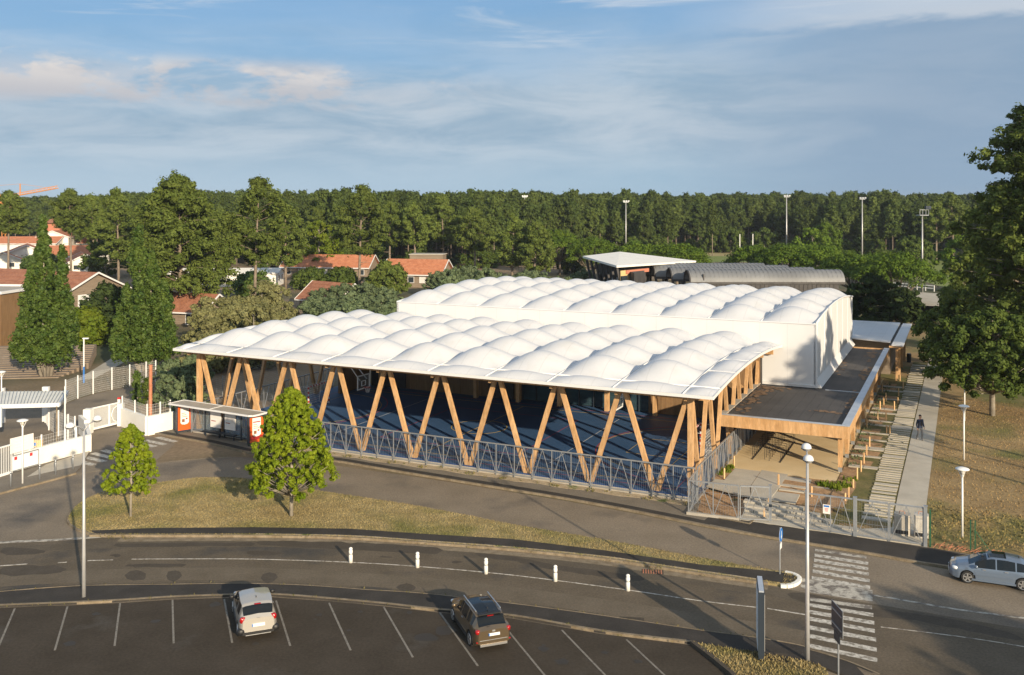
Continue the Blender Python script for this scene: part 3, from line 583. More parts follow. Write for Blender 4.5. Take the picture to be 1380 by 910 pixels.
# splayed legs
def leg(p0, p1, side, w=.30, h=.40): g = MB(); g.beam(p0, p1, w, h, side); return g.build('leg', timber, court)
ZB = .36
for i in range(9):
    a = LA+bay*i; m_ = a+bay/2; zt = arch(0)-.42
    leg((m_-.10, .02, ZB), (a+.12, .0, zt), (0, 1, 0), .23, .30); leg((m_+.10, .02, ZB), (a+bay-.12, .0, zt), (0, 1, 0), .23, .30)
    g = MB(); g.b2(m_-.34, m_+.34, -.12, .16, .30, .40); g.build('leg_shoe', galv, court)
for a in (LA, 0.0):
    g = MB(); g.b2(a-.16, a+.16, -.2, .2, ZB, arch(0)-.3); g.build('corner_post', timber, court)
sb = 22.15/5
for a in (LA, 0.0):
    for j in range(5):
        b = sb*j; m_ = b+sb/2
        leg((a, m_-.1, ZB), (a, b+.15, arch(b)-.35), (1, 0, 0), .23, .30); leg((a, m_+.1, ZB), (a, min(b+sb-.12, 21.8), arch(b+sb)-.35), (1, 0, 0), .23, .30)
for a in (-36.4, -22.9, -18.3, -9.2):      # white rainwater pipes beside some legs
    g = MB(); g.tube([(a+.16, .22, arch(0)-.5), (a+.22, .22, arch(0)-1.4), (a+bay/2-.02, .2, .5)], .055, 6); g.build('rainwater_pipe', steel_w, court)
# floor slab with painted lines
g = MB(); g.b2(LA-.4, .42, -.34, 22.1, -.05, .36); g.build('floor_slab', concrete, court)
g = MB(); g.b2(LA-.38, .40, -.30, 22.0, .36, .395); g.build('slab_edge', court_e, court)
g = MB(); g.b2(LA-.2, .24, -.12, 21.95, .37, .405); g.build('court_surface', court_m, court)
def cl(pts, m, w=.06, nm='court_line'):
    g = MB(); ribbon(g, pts, w, .402, .409); return g.build(nm, m, court)
def circ(a, b, r, t0=0, t1=360, n=28): return [(a+r*math.cos(R(t0+(t1-t0)*k/n)), b+r*math.sin(R(t0+(t1-t0)*k/n))) for k in range(n+1)]
cl([(-38, 1.6), (-3, 1.6), (-3, 19), (-38, 19), (-38, 1.6)], line_y); cl([(-20.5, 1.6), (-20.5, 19)], line_y)
cl(circ(-20.5, 10.3, 2.3), line_y, .07); cl(circ(-3.0, 10.3, 6.6, 90, 270), line_y); cl(circ(-38, 10.3, 6.6, -90, 90), line_y)
cl([(-39.6, .7), (-1.2, .7), (-1.2, 20), (-39.6, 20), (-39.6, .7)], line_r); cl(circ(-1.2, 10.3, 8.5, 100, 260), line_r); cl(circ(-39.6, 10.3, 8.5, -80, 80), line_r)
cl([(-26, 4.0), (-14, 4.0), (-14, 16), (-26, 16), (-26, 4)], line_r, .05); cl([(-30, 2.6), (-30, 18)], line_w, .05); cl([(-11, 2.6), (-11, 18)], line_w, .05)
cl([(-1.2, 8), (-7, 8), (-7, 12.6), (-1.2, 12.6)], line_y); cl([(-9.5, 5.5), (-8.6, 5.5)], line_y, .09)
# back wall: timber boards and a long glazed part
def wallrow(a0, a1, step, nm, m, z0, z1, b=21.4, th=.12, jit=.03):
    x = a0
    while x < a1-.05:
        x1 = min(x+step, a1); g = MB(); g.b2(x+.01, x1-.01, b-random.uniform(0, jit), b+th, z0, z1); g.build(nm, m, court); x = x1
aG0, aG1 = -21.7, -9.48
aL = -38.67
wallrow(aL, aG0, 1.15, 'wall_board', timber_d, .4, 6.85); wallrow(aG1, .2, 1.15, 'wall_board', timber_d, .4, 6.85)
g = MB(); g.b2(aL+.2, aL+4.2, 21.2, 21.36, .42, 4.6); g.build('dark_doorway', dark_w, court)
g = MB(); g.b2(-25.2, -22.6, 21.2, 21.36, .42, 5.0); g.build('dark_doorway', dark_w, court)
wallrow(aG0, aG1, 1.42, 'glass_pane', glaze, .5, 5.6, 21.45, .04, 0)
wallrow(aG0, aG1, 2.84, 'wall_board', timber_d, 5.7, 6.85)
x = aG0
while x < aG1+.1: g = MB(); g.b2(x-.04, x+.04, 21.3, 21.5, .4, 5.7); g.build('window_mullion', dark_st, court); x += 1.42
g = MB(); g.b2(aG0, aG1, 21.28, 21.5, 5.6, 5.72); g.build('window_rail', dark_st, court)
g = MB(); g.b2(aL-.1, .3, 21.62, 21.9, .0, 6.9); g.build('rear_wall', dark_w, court)
for px in (-36.87, -26.18, -21.75, -17.58, -13.02, -8.59):
    g = MB(); g.b2(px-.17, px+.17, 20.3, 20.75, .4, arch(20.5)-.5); g.build('wall_column', timber, court)
g = MB(); g.beam((-26.15, 20.4, 3.6), (-26.15+2.4, 20.4, 5.9), .2, .25); g.build('wall_brace', timber, court)
g = MB(); g.beam((-.6, 20.4, 3.2), (-5.6, 20.4, 6.4), .2, .28); g.build('wall_brace', timber, court)
g = MB(); g.b2(aL-.5, aL-.2, 16.5, 21.4, .4, 6.6); g.build('side_wall', timber_d, court)
# basket hoops hung from the roof
def hoop(name, label, a, b, z, rz):
    t = thing(name, label, 'basketball hoop', W3(a, b, 0), BR+rz)
    g = MB()
    for (x0, x1, z0, z1) in ((-.9, .9, z+.95, z+1.05), (-.9, .9, z-.15, z-.05), (-.9, -.8, z-.15, z+1.05), (.8, .9, z-.15, z+1.05), (-.3, .3, z+.1, z+.16), (-.3, -.24, z+.1, z+.55), (.24, .3, z+.1, z+.55), (-.3, .3, z+.5, z+.55)): g.b2(x0, x1, -.03, .03, z0, z1)
    g.build('backboard_frame', steel_w, t)
    g = MB(); g.b2(-.8, .8, -.008, .008, z-.05, z+.95); g.build('backboard', clear_gl, t)
    rr = MB(); pts = [(.24*math.cos(u), -.40+.24*math.sin(u), z) for u in np.linspace(0, 2*math.pi, 17)]; rr.tube(pts, .025, 5, False); rr.beam((-.1, -.16, z), (-.1, 0, z), .03); rr.beam((.1, -.16, z), (.1, 0, z), .03)
    rim = rr.build('rim', line_r, t); nt = MB()
    for k in range(10):
        u = 2*math.pi*k/10; nt.beam((.23*math.cos(u), -.4+.23*math.sin(u), z), (.12*math.cos(u+.3), -.4+.12*math.sin(u+.3), z-.42), .012)
        nt.beam((.23*math.cos(u), -.4+.23*math.sin(u), z), (.12*math.cos(u-.3), -.4+.12*math.sin(u-.3), z-.42), .012)
    nt.build('net', white_trim, t)
    for s in (-1, 1): g = MB(); g.tube([(s*.5, .02, z+.6), (s*.3, 2.2, 6.4)], .05, 6); g.build('support_arm', steel_w, t)
hoop('basketball_hoop', 'basketball hoop with white framed board at the far left of the blue court', (-29.7, 7.04)[0], (-29.7, 7.04)[1], 3.5, R(90))
hoop('basketball_hoop', 'basketball hoop hung in front of the dark glazing at the right of the court', (-7.9, 8.95)[0], (-7.9, 8.95)[1], 3.5, R(-90))
# handball goals
def goal(label, a, b, rz):
    t = thing('handball_goal', label, 'goal', W3(a, b, .4), BR+rz)
    for s in (-1, 1):
        g = MB(); g.b2(s*1.5-.05, s*1.5+.05, -.05, .05, 0, 2.0); p = g.build('goal_post', white_trim, t)
        for k in range(5): g = MB(); g.b2(s*1.5-.054, s*1.5+.054, -.054, .054, .2+k*.4, .4+k*.4); g.build('red_band', line_r, p)
        g = MB(); g.tube([(s*1.5, 0, 2.0), (s*1.5, .9, 1.95), (s*1.5, 1.1, .03), (s*1.5, 0, .03)], .025, 5); g.build('rear_frame', steel_w, t)
    g = MB(); g.b2(-1.55, 1.55, -.05, .05, 1.95, 2.05); p = g.build('crossbar', white_trim, t)
    for k in range(7): g = MB(); g.b2(-1.3+k*.4, -1.1+k*.4, -.054, .054, 1.946, 2.054); g.build('red_band', line_r, p)
    g = MB()
    for k in range(16): g.beam((-1.5+k*.2, .9, 1.95), (-1.5+k*.2, 1.1, .03), .012)
    for k in range(9): g.beam((-1.5, .92+.02*k, 1.75-.2*k), (1.5, .92+.02*k, 1.75-.2*k), .012)
    o = g.build('net', steel_w, t); o['kind'] = 'stuff'
goal('red and white handball goal at the left end of the blue court', -37.3, 11.0, R(90))
goal('handball goal seen between the right side legs of the court', -2.2, 9.6, R(-90))

# ---------------------------------------------------------------- closed sports hall
hall = thing('sports_hall', 'tall white fabric-clad sports hall with a quilted arched roof behind the open court', 'sports hall', tuple(BO), BR)
HA0, HA1, HB0, HB1 = -36.1, 4.62, 22.2, 50.0
def harch(b): return 9.42-.0037*(b-34.5)**2
nb = 9; A = [HA0+(HA1-HA0)*i/nb for i in range(nb+1)]; Bk = [HB0+(HB1-HB0)*i/6 for i in range(7)]
cushions(hall, A, Bk, harch, lambda w, d: .96)
for a in A[1:-1]:
    g = MB(); g.tube([(a, b, harch(b)+.03) for b in np.linspace(HB0, HB1, 12)], .04, 5); g.build('seam_strap', white_trim, hall, smooth=True)
g = MB(); g.add([(HA0, HB0, 0), (HA1, HB0, 0), (HA1, HB0, harch(HB0)), (HA0, HB0, harch(HB0))], [(0, 1, 2, 3)])
g.add([(HA0, HB0+.25, 0), (HA1, HB0+.25, 0), (HA1, HB0+.25, harch(HB0)), (HA0, HB0+.25, harch(HB0))], [(3, 2, 1, 0)])
g.add([(HA0, HB0, harch(HB0)), (HA1, HB0, harch(HB0)), (HA1, HB0+.25, harch(HB0)), (HA0, HB0+.25, harch(HB0))], [(0, 1, 2, 3)]); g.build('front_wall', membrane_w, hall)
def end_wall(a, nm, th):
    bs = np.linspace(HB0, HB1, 15); vs = []; fs = []
    for b in bs: vs += [(a, b, 0), (a, b, harch(b)+.12)]
    n = len(vs)
    for b in bs: vs += [(a+th, b, 0), (a+th, b, harch(b)+.12)]
    for i in range(14):
        fs.append((2*i, 2*i+2, 2*i+3, 2*i+1)); fs.append((n+2*i+1, n+2*i+3, n+2*i+2, n+2*i)); fs.append((2*i+1, 2*i+3, n+2*i+3, n+2*i+1))
    fs += [(0, 1, n+1, n), (2*14, n+28, n+29, 29)]
    MB().add(vs, fs).build(nm, membrane_w, hall)
end_wall(HA1-.2, 'end_wall', .2); end_wall(HA0, 'end_wall', .2)
g = MB(); g.b2(HA0, HA1, HB1-.1, HB1+.1, 0, harch(HB1)); g.build('rear_wall', membrane_w, hall)
pts = [(HA1+.03, b, harch(b)+.15) for b in np.linspace(HB0, HB1, 14)]
g = MB(); g.tube(pts, .09, 6); g.build('roof_rim', white_trim, hall, smooth=True)
g = MB(); g.tube([(HA0, HB0-.02, harch(HB0)+.02), (HA1, HB0-.02, harch(HB0)+.02)], .06, 6); g.build('roof_rim', white_trim, hall)
for k in range(7):      # upright seams and lower hem of the side membrane
    b = HB0+.6+k*4.5; g = MB(); g.tube([(HA1+.0, b, 3.7), (HA1+.0, b, harch(b))], .03, 5); g.build('wall_seam', white_trim, hall)
g = MB(); g.add([(HA1, HB0-.05, 3.66), (HA1+.42, HB0-.05, 3.66), (HA1+.42, 48.6, 3.66), (HA1, 48.6, 3.66), (HA1, HB0-.05, 4.3), (HA1, 48.6, 4.3)], [(0, 1, 4), (1, 2, 5, 4), (2, 3, 5), (0, 3, 2, 1)]); g.build('wall_hem', white_trim, hall)
g = MB(); g.b2(HA1-4.7, HA1+.1, HB0-.18, HB0+.02, 3.66, 3.86); g.build('wall_hem', white_trim, hall)
g = MB(); g.b2(HA1-.05, HA1+.07, HB0-.03, HB0+.06, 3.8, 9.0); g.build('corner_seam', white_trim, hall)

# ---------------------------------------------------------------- timber canopy in front of the hall
can = thing('timber_canopy', 'flat felt-roofed timber canopy on splayed posts wrapping the hall corner', 'canopy', tuple(BO), BR)
CZ = 3.72
g = MB(); g.prism([(-.05, 8.95), (8.3, 8.95), (8.3, 46.5), (4.3, 46.5), (4.3, 22.3), (-.05, 22.3)], 3.42, 3.60); g.build('roof_deck', roof_felt, can)
for k in range(11):
    g = MB(); x = .5+k*.75; g.b2(x-.012, x+.012, 9.3, 21.8 if x < 5.3 else 46.2, 3.60, 3.612); g.build('felt_seam', roof_felt, can)
g = MB(); g.b2(5.4, 8.0, 21.75, 21.85, 3.6, 3.66); g.build('roof_joint', zinc, can)
def fascia(p, q, nm, m, z0, z1, th):
    g = MB(); g.beam((p[0], p[1], (z0+z1)/2), (q[0], q[1], (z0+z1)/2), th, z1-z0, None); return g.build(nm, m, can)
fascia((-.15, 8.88), (8.5, 8.88), 'fascia_board', timber, 2.88, 3.72, .18); fascia((8.42, 8.80), (8.42, 46.5), 'fascia_board', timber, 2.88, 3.72, .18)
fascia((-.1, 9.0), (-.1, 22.1), 'fascia_board', timber, 3.0, 3.74, .14); fascia((4.6, 46.5), (8.5, 46.5), 'fascia_board', timber, 2.9, 3.72, .16)
g = MB(); g.b2(-.25, 8.1, 8.74, 9.02, 3.725, 3.78); g.build('roof_edge', zinc, can)
g = MB(); g.b2(8.1, 8.62, 8.74, 46.6, 3.73, 3.79); g.build('roof_edge', zinc, can)
g = MB(); g.b2(-.25, .22, 9.03, 22.0, 3.745, 3.80); g.build('roof_edge', concrete, can)
for b in np.arange(9.5, 46, 4.13):
    g = MB(); g.b2(.2, 8.3, b-.1, b+.1, 2.95, 3.40); g.build('roof_beam', timber, can)
rnd = random.Random(3)
for (cx_, cy_, rx, ry, n, sd_) in ((.7, 16, .7, 6.0, 70, .20), (6.7, 13.5, 1.3, .35, 30, .15), (7.6, 31, .5, 4.0, 30, .2), (7.3, 42, .7, 3, 20, .22), (1.5, 20.6, 1.6, .8, 34, .18), (7.8, 18.5, .25, 4.5, 30, .15), (5.2, 35, .3, 6, 14, .15)):
    g = MB()
    for k in range(n):
        x = min(7.95, max(.3, cx_+rnd.gauss(0, .5)*rx)); y = cy_+rnd.gauss(0, .5)*ry; r = sd_*rnd.uniform(.5, 1.5)
        g.sheet([(min(8.0, max(.28, x+r*rnd.uniform(.6, 1.1)*math.cos(t))), y+r*1.3*rnd.uniform(.6, 1.2)*math.sin(t)) for t in np.linspace(0, 2*math.pi, 9)[:-1]], 3.6135+.0008*k)
    o = g.build('needle_litter', roof_sand, can); o['kind'] = 'stuff'
bs_post = [9.35+4.08*k for k in range(9)]
for k, b in enumerate(bs_post):
    z0 = .80
    g = MB(); g.b2(7.83, 8.07, b-.12, b+.12, .4, z0); g.build('post_shoe', galv, can)
    g = MB(); g.beam((7.95, b, z0), (7.95, b+1.35, 3.3), .26, .32, (1, 0, 0)); g.build('leg', timber, can)
    g = MB(); g.beam((7.95, b, z0), (7.95, b-.05 if k == 0 else b-1.15, 3.3), .26, .32, (1, 0, 0)); g.build('leg', timber, can)
for b in np.arange(22.6, 46, 2.3): g = MB(); g.b2(4.75, 4.9, b, b+2.2, .4, 3.4); g.build('wall_board', timber_d, can)
# white roof farther back
rc = thing('rear_canopy', 'low canopy with bluish white sheet roof behind the hall corner', 'canopy', tuple(BO), BR)
def slab4(pts, z, th, nm, m, par, dz=(0, 0, 0, 0)):
    vs = [(p[0], p[1], z-th+d) for p, d in zip(pts, dz)]+[(p[0], p[1], z+d) for p, d in zip(pts, dz)]
    return MB().add(vs, [(3, 2, 1, 0), (4, 5, 6, 7), (0, 1, 5, 4), (1, 2, 6, 5), (2, 3, 7, 6), (3, 0, 4, 7)]).build(nm, m, par)
slab4([(3.2, 49.6), (8.6, 47.6), (8.6, 65.2), (3.0, 65.2)], 4.3, .12, 'roof_sheet', membrane, rc)
slab4([(8.85, 46.0), (10.0, 45.8), (9.9, 65.0), (8.9, 65.0)], 4.25, .12, 'roof_sheet', membrane, rc)
slab4([(8.58, 46.2), (8.87, 46.1), (8.92, 65.0), (8.58, 65.1)], 4.1, .25, 'roof_gutter', dark_w, rc)
g = MB(); g.b2(4.5, 8.4, 50.2, 50.4, 0, 4.1); g.build('front_wall', timber_g, rc)
g = MB(); g.b2(8.2, 8.4, 50.4, 65, 0, 4.1); g.build('side_wall', timber_g, rc)
for b in (46.6, 50.5, 55, 60): g = MB(); g.b2(9.2, 9.45, b, b+.25, 0.1, 4.1); g.build('post', timber, rc)
g = MB(); g.b2(8.6, 9.9, 46.1, 46.4, 3.9, 4.1); g.build('roof_beam', timber, rc)

# ---------------------------------------------------------------- steel fences round the court and the gates
def fence(name, label, p0, p1, z0, h, n, group=None, cat='fence', wires=10, diag=True, m=galv, kick=False, post_w=.06):
    p0 = Vector(p0); p1 = Vector(p1); d = p1-p0; Ln = d.length; rz = math.atan2(d.y, d.x)
    t = thing(name, label, cat, (p0.x, p0.y, 0), rz, group); w = Ln/n
    zb = z0+.06; zt = z0+h
    for i in range(n+1): g = MB(); g.b2(i*w-post_w/2, i*w+post_w/2, -post_w/2, post_w/2, z0-.12, zt+.02); g.build('post', m, t)
    g = MB(); g.b2(0, Ln, -.045, .045, zt-.04, zt+.035); g.build('top_rail', m, t)
    g = MB(); g.b2(0, Ln, -.03, .03, zb-.03, zb+.03); g.build('bottom_rail', m, t)
    if diag:
        for i in range(n):
            a = i*w+.04; b = (i+1)*w-.04; c = (i+.5)*w
            g = MB(); g.beam((a, -.02, zb), (c, -.02, zt-.04), .038); g.build('brace', m, t)
            g = MB(); g.beam((b, -.02, zb), (c, -.02, zt-.04), .038); g.build('brace', m, t)
    g = MB()
    k = int(Ln/(w/wires))
    for i in range(1, k): g.b2(i*w/wires-.003, i*w/wires+.003, .006, .014, zb, zt)
    for z in (zb+h*.33, zb+h*.66): g.b2(0, Ln, .018, .028, z-.006, z+.006)
    o = g.build('mesh_wire', galv_d, t); o['kind'] = 'stuff'
    return t
fence('court_fence', 'long steel fence with inverted V braces along the street side of the sports court', W2(.38, -.42), W2(-41.5, -.42), .22, 2.05, 30)
fence('court_fence', 'steel mesh fence on the right side of the court running back to the canopy', W2(.55, -.42), W2(.55, 20.5), .30, 2.05, 15, wires=9)
fence('court_fence', 'steel mesh fence closing the far left end of the court', W2(-41.4, -.4), W2(-41.4, 21.5), .30, 2.05, 15, wires=8)
g = MB(); g.b2(0, 5.2, -.5, .5, 0, .1)
fence('garden_fence', 'short steel fence section at the court corner beside the open gate leaf', W2(.6, -2.78), W2(3.55, -2.55), .16, 2.0, 2)
fence('garden_fence', 'short steel return fence between the court corner and the street', W2(.5, -.5), W2(.6, -2.78), .16, 2.0, 2)
g = MB(); g.prism([W2(.5, -2.88), W2(3.6, -2.66), W2(3.6, -2.48), W2(.5, -2.66)], 0, .26); o = g.build('low_plinth', concrete); tag(o, 'low concrete plinth under the short fence at the court corner', 'plinth')
fence('gate_leaf', 'steel gate leaf with V braces standing open by the court corner', W2(3.65, -2.5), W2(5.25, -2.0), .14, 2.0, 1, cat='gate', wires=12)
t = thing('gate_post', 'thick grey steel post holding the latch of the open gate leaf', 'gate post', (*W2(5.3, -1.96), 0), BR)
g = MB(); g.b2(-.07, .07, -.07, .07, .05, 2.25); g.build('post', galv, t); g = MB(); g.b2(-.10, .10, -.10, .10, 2.25, 2.28); g.build('post_cap', galv, t); g = MB(); g.b2(-.05, .12, -.14, -.07, 1.0, 1.15); g.build('latch', dark_st, t)
fence('garden_fence', 'steel fence with braces between the tall street lamp and the double gate', W2(7.5, -2.42), W2(10.0, -2.38), .14, 2.05, 2)
fence('gate_leaf', 'left leaf of the double steel gate across the concrete path', W2(10.15, -2.38), W2(11.82, -2.37), .14, 2.05, 1, cat='gate', wires=12)
fence('gate_leaf', 'right leaf of the double steel gate in front of the concrete bins', W2(11.9, -2.37), W2(13.6, -2.35), .14, 2.05, 1, cat='gate', wires=12)
for a, lb in ((7.45, 'grey steel fence post right beside the tall street lamp'), (10.07, 'thick steel hinge post left of the double gate'), (13.72, 'thick steel end post right of the double gate')):
    t = thing('gate_post', lb, 'gate post', (*W2(a, -2.38), 0), BR); g = MB(); g.b2(-.09, .09, -.09, .09, .05, 2.3); g.build('post', galv, t); g = MB(); g.b2(-.11, .11, -.11, .11, 2.3, 2.33); g.build('post_cap', galv, t)
# notice on the fence
t = thing('fence_notice', 'small white notice with blue band and red print on the steel fence', 'notice', W3(8.55, -2.50, 1.45), BR)
g = MB(); g.b2(-.2, .2, -.02, .0, -.26, .26); g.build('board', poster_w, t); g = MB(); g.b2(-.15, .15, -.028, -.021, .12, .22); g.build('blue_band', blue_sign, t)
for k in range(3): g = MB(); g.b2(-.1+.01*k, .1-.02*k, -.028, -.021, .02-.07*k, .05-.07*k); g.build('print_line', red_sign, t)
# green posts and netting right of the gate
t = thing('garden_fence', 'green post at the gate end with rusty orange netting on the ground', 'fence', W3(13.95, -2.2, 0), BR)
g = MB(); g.b2(-.04, .04, -.04, .04, 0, 2.1); g.build('post', green_st, t)
g = MB()
rr = random.Random(8)
for k in range(60): x = rr.uniform(.1, 3.6); g.beam((x, -.1+rr.uniform(-.3, .5)+x*.02, .12), (x+rr.uniform(.1, .35), rr.uniform(-.3, .6)+x*.02, .16+rr.random()*.1), .02)
o = g.build('netting', rust_m, t); o['kind'] = 'stuff'
t = thing('green_posts', 'pair of dark green fence posts with a raking strut behind the silver car', 'post', (*(24.95, 51.18), 0), BR)
for x in (-.11, .11): g = MB(); g.b2(x-.03, x+.03, -.03, .03, 0, 1.75); g.build('post', green_st, t)
g = MB(); g.beam((.12, .02, 1.2), (.9, .25, .05), .04); g.build('strut', green_st, t)
# wooden stakes
root = thing('wooden_stake', 'pale wooden marker stake standing in the planted beds along the court garden', 'stake', (0, 0, 0), BR, 'wooden stakes marking the planting beds')
g = MB(); g.b2(-.045, .045, -.045, .045, -.05, .72); g.build('stake', stake_m, root)
g = MB(); g.box((0, 0, .735), (.07, .07, .03), 0, .5); g.build('stake_tip', stake_m, root)
def SG(px, py):
    z = .4; Z = 1274*(19-z)/(py-272); X = (px-690)/1274*Z; dx, dy = X-BO.x, Y_(Z)-BO.y
    return dx*.902-dy*.432, dx*.432+dy*.902
def Y_(z): return z
sp = [(1144,671.5),(1150,659),(1155,648),(1160,637),(1164,626),(1168,615),(1172,604),(1195,585),(1168,577),(1199,586),(1194,568),(1183,567),(1186,553),(1205,554),(1210,545),(1191,547),(1194,541),(1211,535),(1217,525),(1189,529),(1213,514),(1212,492),(1094,668),(976,646),(989,631),(1049,655),(1036,678),(1030,691),(1139,676)]
def zone(a): return 'left of the garden slabs' if a < 4.2 else ('between the slabs and the planted bed' if a < 7.4 else ('in the bed along the canopy posts' if a < 9.25 else 'beside the stepping path'))
zc = {}; order = sorted(range(len(sp)), key=lambda i: SG(*sp[i])[1]); slabel = {}
for i in order: zn = zone(SG(*sp[i])[0]); slabel[i] = 'pale wooden stake %s, %s from the street' % (zn, ORD[zc.get(zn, 0)]); zc[zn] = zc.get(zn, 0)+1
for i, p in enumerate(sp):
    a, b = SG(*p); x, y = W2(a, b); l = (x, y, rise(b)+.03)
    if i == 0: root.location = l; root['label'] = slabel[0]
    else: copy_tree(root, l, BR+.3*i, (1, 1, random.uniform(.8, 1.15)), label=slabel[i])
# planted beds and slabs reaching from the canopy posts to the stepping path
for k, (b, w) in enumerate(((10.9, .55), (14.0, .35), (16.2, .9), (19.2, .3), (21.6, .3), (24.6, .35), (26.2, .35), (29.5, .5), (31.2, .7), (36, .4), (40.2, .5), (42.5, .5))):
    a0 = 8.15 if k % 3 else 8.3; a1 = 10.25
    pv = thing('bed_slab', '%s concrete slab strip from the street, crossing the beds beside the canopy posts' % ORD[k], 'slab', W3((a0+a1)/2, b, 0), BR, 'slab strips across the planted beds')
    for j in range(2):
        x0 = (a0-a1)/2+j*(a1-a0)/2; g = MB(); g.b2(x0+.02, x0+(a1-a0)/2-.02, 0, w, .40, .52); g.build('slab', conc_warm, pv)
    g = MB(); g.sheet([W2(8.15, b+w+.1), W2(9.7+.3*math.sin(k), b+w+.1), W2(9.8+.3*math.sin(k), b+w+1.5), W2(8.15, b+w+1.5)], .474+.0005*k); structure('planted_bed', g, bark_m)
g = MB(); g.sheet([W2(8.05, 1.2), W2(9.0, 1.2), W2(9.3, 6.0), W2(8.9, 10.8), W2(8.05, 10.8)], .471)
structure('planted_bed', g, bark_m)
# low plants of the beds
def tuft_stuff(name, label, pts, size, m, seed, z=.47):
    rg = random.Random(seed); g = MB()
    for (x, y, r, n) in pts:
        for k in range(n):
            t = rg.uniform(0, 6.28); q = r*math.sqrt(rg.random()); px, py = x+q*math.cos(t), y+q*math.sin(t); h = size*rg.uniform(.6, 1.4); u = rg.uniform(0, 6.28); w = h*.35
            g.add([(px-w*math.cos(u), py-w*math.sin(u), z), (px+w*math.cos(u), py+w*math.sin(u), z), (px+rg.uniform(-w, w)*1.4, py+rg.uniform(-w, w)*1.4, z+h)], [(0, 1, 2)])
    o = g.build(name, m); return tag(o, label, None, None, 'stuff')
def WS(px, py): a, b = SG(px, py); return W2(a, b)
tuft_stuff('garden_plants', 'yellow green low plants in the beds around the terrace', [(*WS(1110,655), .5, 60), (*WS(1122,657), .5, 50), (*WS(1135,656), .6, 60), (*WS(979,637), .35, 80), (*WS(984,632), .3, 50), (*WS(971,641), .2, 20), (*WS(1145,648), .5, 30), (*WS(1128,662), .4, 30)], .22, leaf_yel, 3)
tuft_stuff('garden_plants', 'dark low shrubs in the bark beds beside the canopy posts', [(*W2(8.6, b), .45, 26) for b in np.arange(11.5, 44, 1.9)], .15, leaf_grey, 5)
# black cycle hoops
rk = thing('cycle_rack', 'row of thin black cycle hoops under the timber canopy', 'cycle rack', W3(2.9, 13.0, .462), BR)
for k in range(11):
    y = (k-5)*.62
    h = MB(); h.tube([(-1.0, y, 0), (-1.0, y, .95), (-.15, y, .95), (-.15, y, .1)], .022, 5); h.build('hoop', black_m, rk)
    h = MB(); h.tube([(.15, y+.1, 0), (.15, y+.1, .75), (.95, y+.1, .75), (.95, y+.1, 0)], .022, 5); h.build('hoop', black_m, rk)
for x in (-1.0, .95): g = MB(); g.beam((x, -3.2, .03), (x, 3.3, .03), .04); g.build('floor_rail', black_m, rk)
# concrete bins
t = thing('concrete_bins', 'two weathered concrete bin housings standing behind the double gate', 'bin', (*W2(12.9, -.9), .13), BR)
for k, (x, w, hh, mm) in enumerate(((-.45, .85, 1.15, concrete), (.55, .75, 1.25, block_m))):
    g = MB(); g.prism([(x-w/2+.1, -.35), (x+w/2-.1, -.35), (x+w/2, -.22), (x+w/2, .25), (x+w/2-.12, .38), (x-w/2+.12, .38), (x-w/2, .25), (x-w/2, -.22)], 0, hh); p = g.build('housing', mm, t)
    g = MB(); g.b2(x-w/2+.08, x+w/2-.08, -.37, -.352, .1, .3); g.build('opening', black_m, p)
    g = MB(); g.tube([(x-.15, 0, hh), (x-.12, 0, hh+.14), (x+.12, 0, hh+.14), (x+.15, 0, hh)], .02, 5); g.build('lifting_ring', rust_m, p)
g = MB(); g.b2(-.12, .12, -.12, .12, 0, 1.1)
t = thing('litter_bin', 'black litter bin beside an orange cloth by the far end of the canopy', 'litter bin', (*WS(1225,489), .42), BR)
MB().lathe((0, 0, 0), [(.22, 0), (.26, .9), (.28, .92), (.2, 1.0)], 12).build('bin_body', black_m, t); MB().lathe((0, 0, 0), [(.24, 1.0), (.2, 1.06)], 12).build('bin_lid', dark_st, t)
o = MB().prism([(-.5, 0), (-.1, -.2), (.1, .1), (-.2, .4)], .0, .25).build('orange_cloth', crane_m, None, loc=(*WS(1219,487), .45)); tag(o, 'crumpled orange cloth lying left of the black litter bin', 'cloth')
g = MB(); g.tube([(*W2(9.55, 2.1), .45)] * 1 + [(*W2(9.4, 2.0), .46)], .01)

# ---------------------------------------------------------------- left entrance: walls, gate, shelter roof
def wall(name, label, pts, th, zt, m=wall_white, cap=None):
    x0, y0 = pts[0]; g = MB(); P_ = [(x-x0, y-y0) for x, y in pts]
    for i in range(len(P_)-1):
        ribbon(g, [P_[i], P_[i+1]], th, 0, zt if isinstance(zt, (int, float)) else zt[i])
    o = g.build(name, m, None, loc=(x0, y0, 0)); return tag(o, label, 'wall')
wall('white_wall', 'long low white wall between the bar gate and the curved gate pillar', [(-34.92, 66.41), (-33.42, 69.46), (-32.11, 71.83)], .28, 1.32)
wall('white_wall', 'curved white wall stepping down beside the sliding gate', [(-32.11, 71.83), (-34.08, 75.64), (-35.44, 77.58)], .28, (1.3, 1.5))
pl = MB(); pl.prism([(-.3, -.3), (.3, -.3), (.3, .3), (-.3, .3)], 0, 2.0)
o = pl.build('gate_pillar', wall_white, None, loc=(*(-34.77, 77.58), 0)); tag(o, 'white pillar at the left end of the sliding gate', 'pillar')
sl = MB(); sl.add([(0, 0, 0), (0, 0, 1.9), (1.9, -1.9, 1.2), (1.9, -1.9, 0), (.25, 0, 0), (.25, 0, 1.9), (2.15, -1.9, 1.2), (2.15, -1.9, 0)], [(0, 3, 2, 1), (4, 5, 6, 7), (0, 1, 5, 4), (1, 2, 6, 5), (2, 3, 7, 6), (3, 0, 4, 7)])
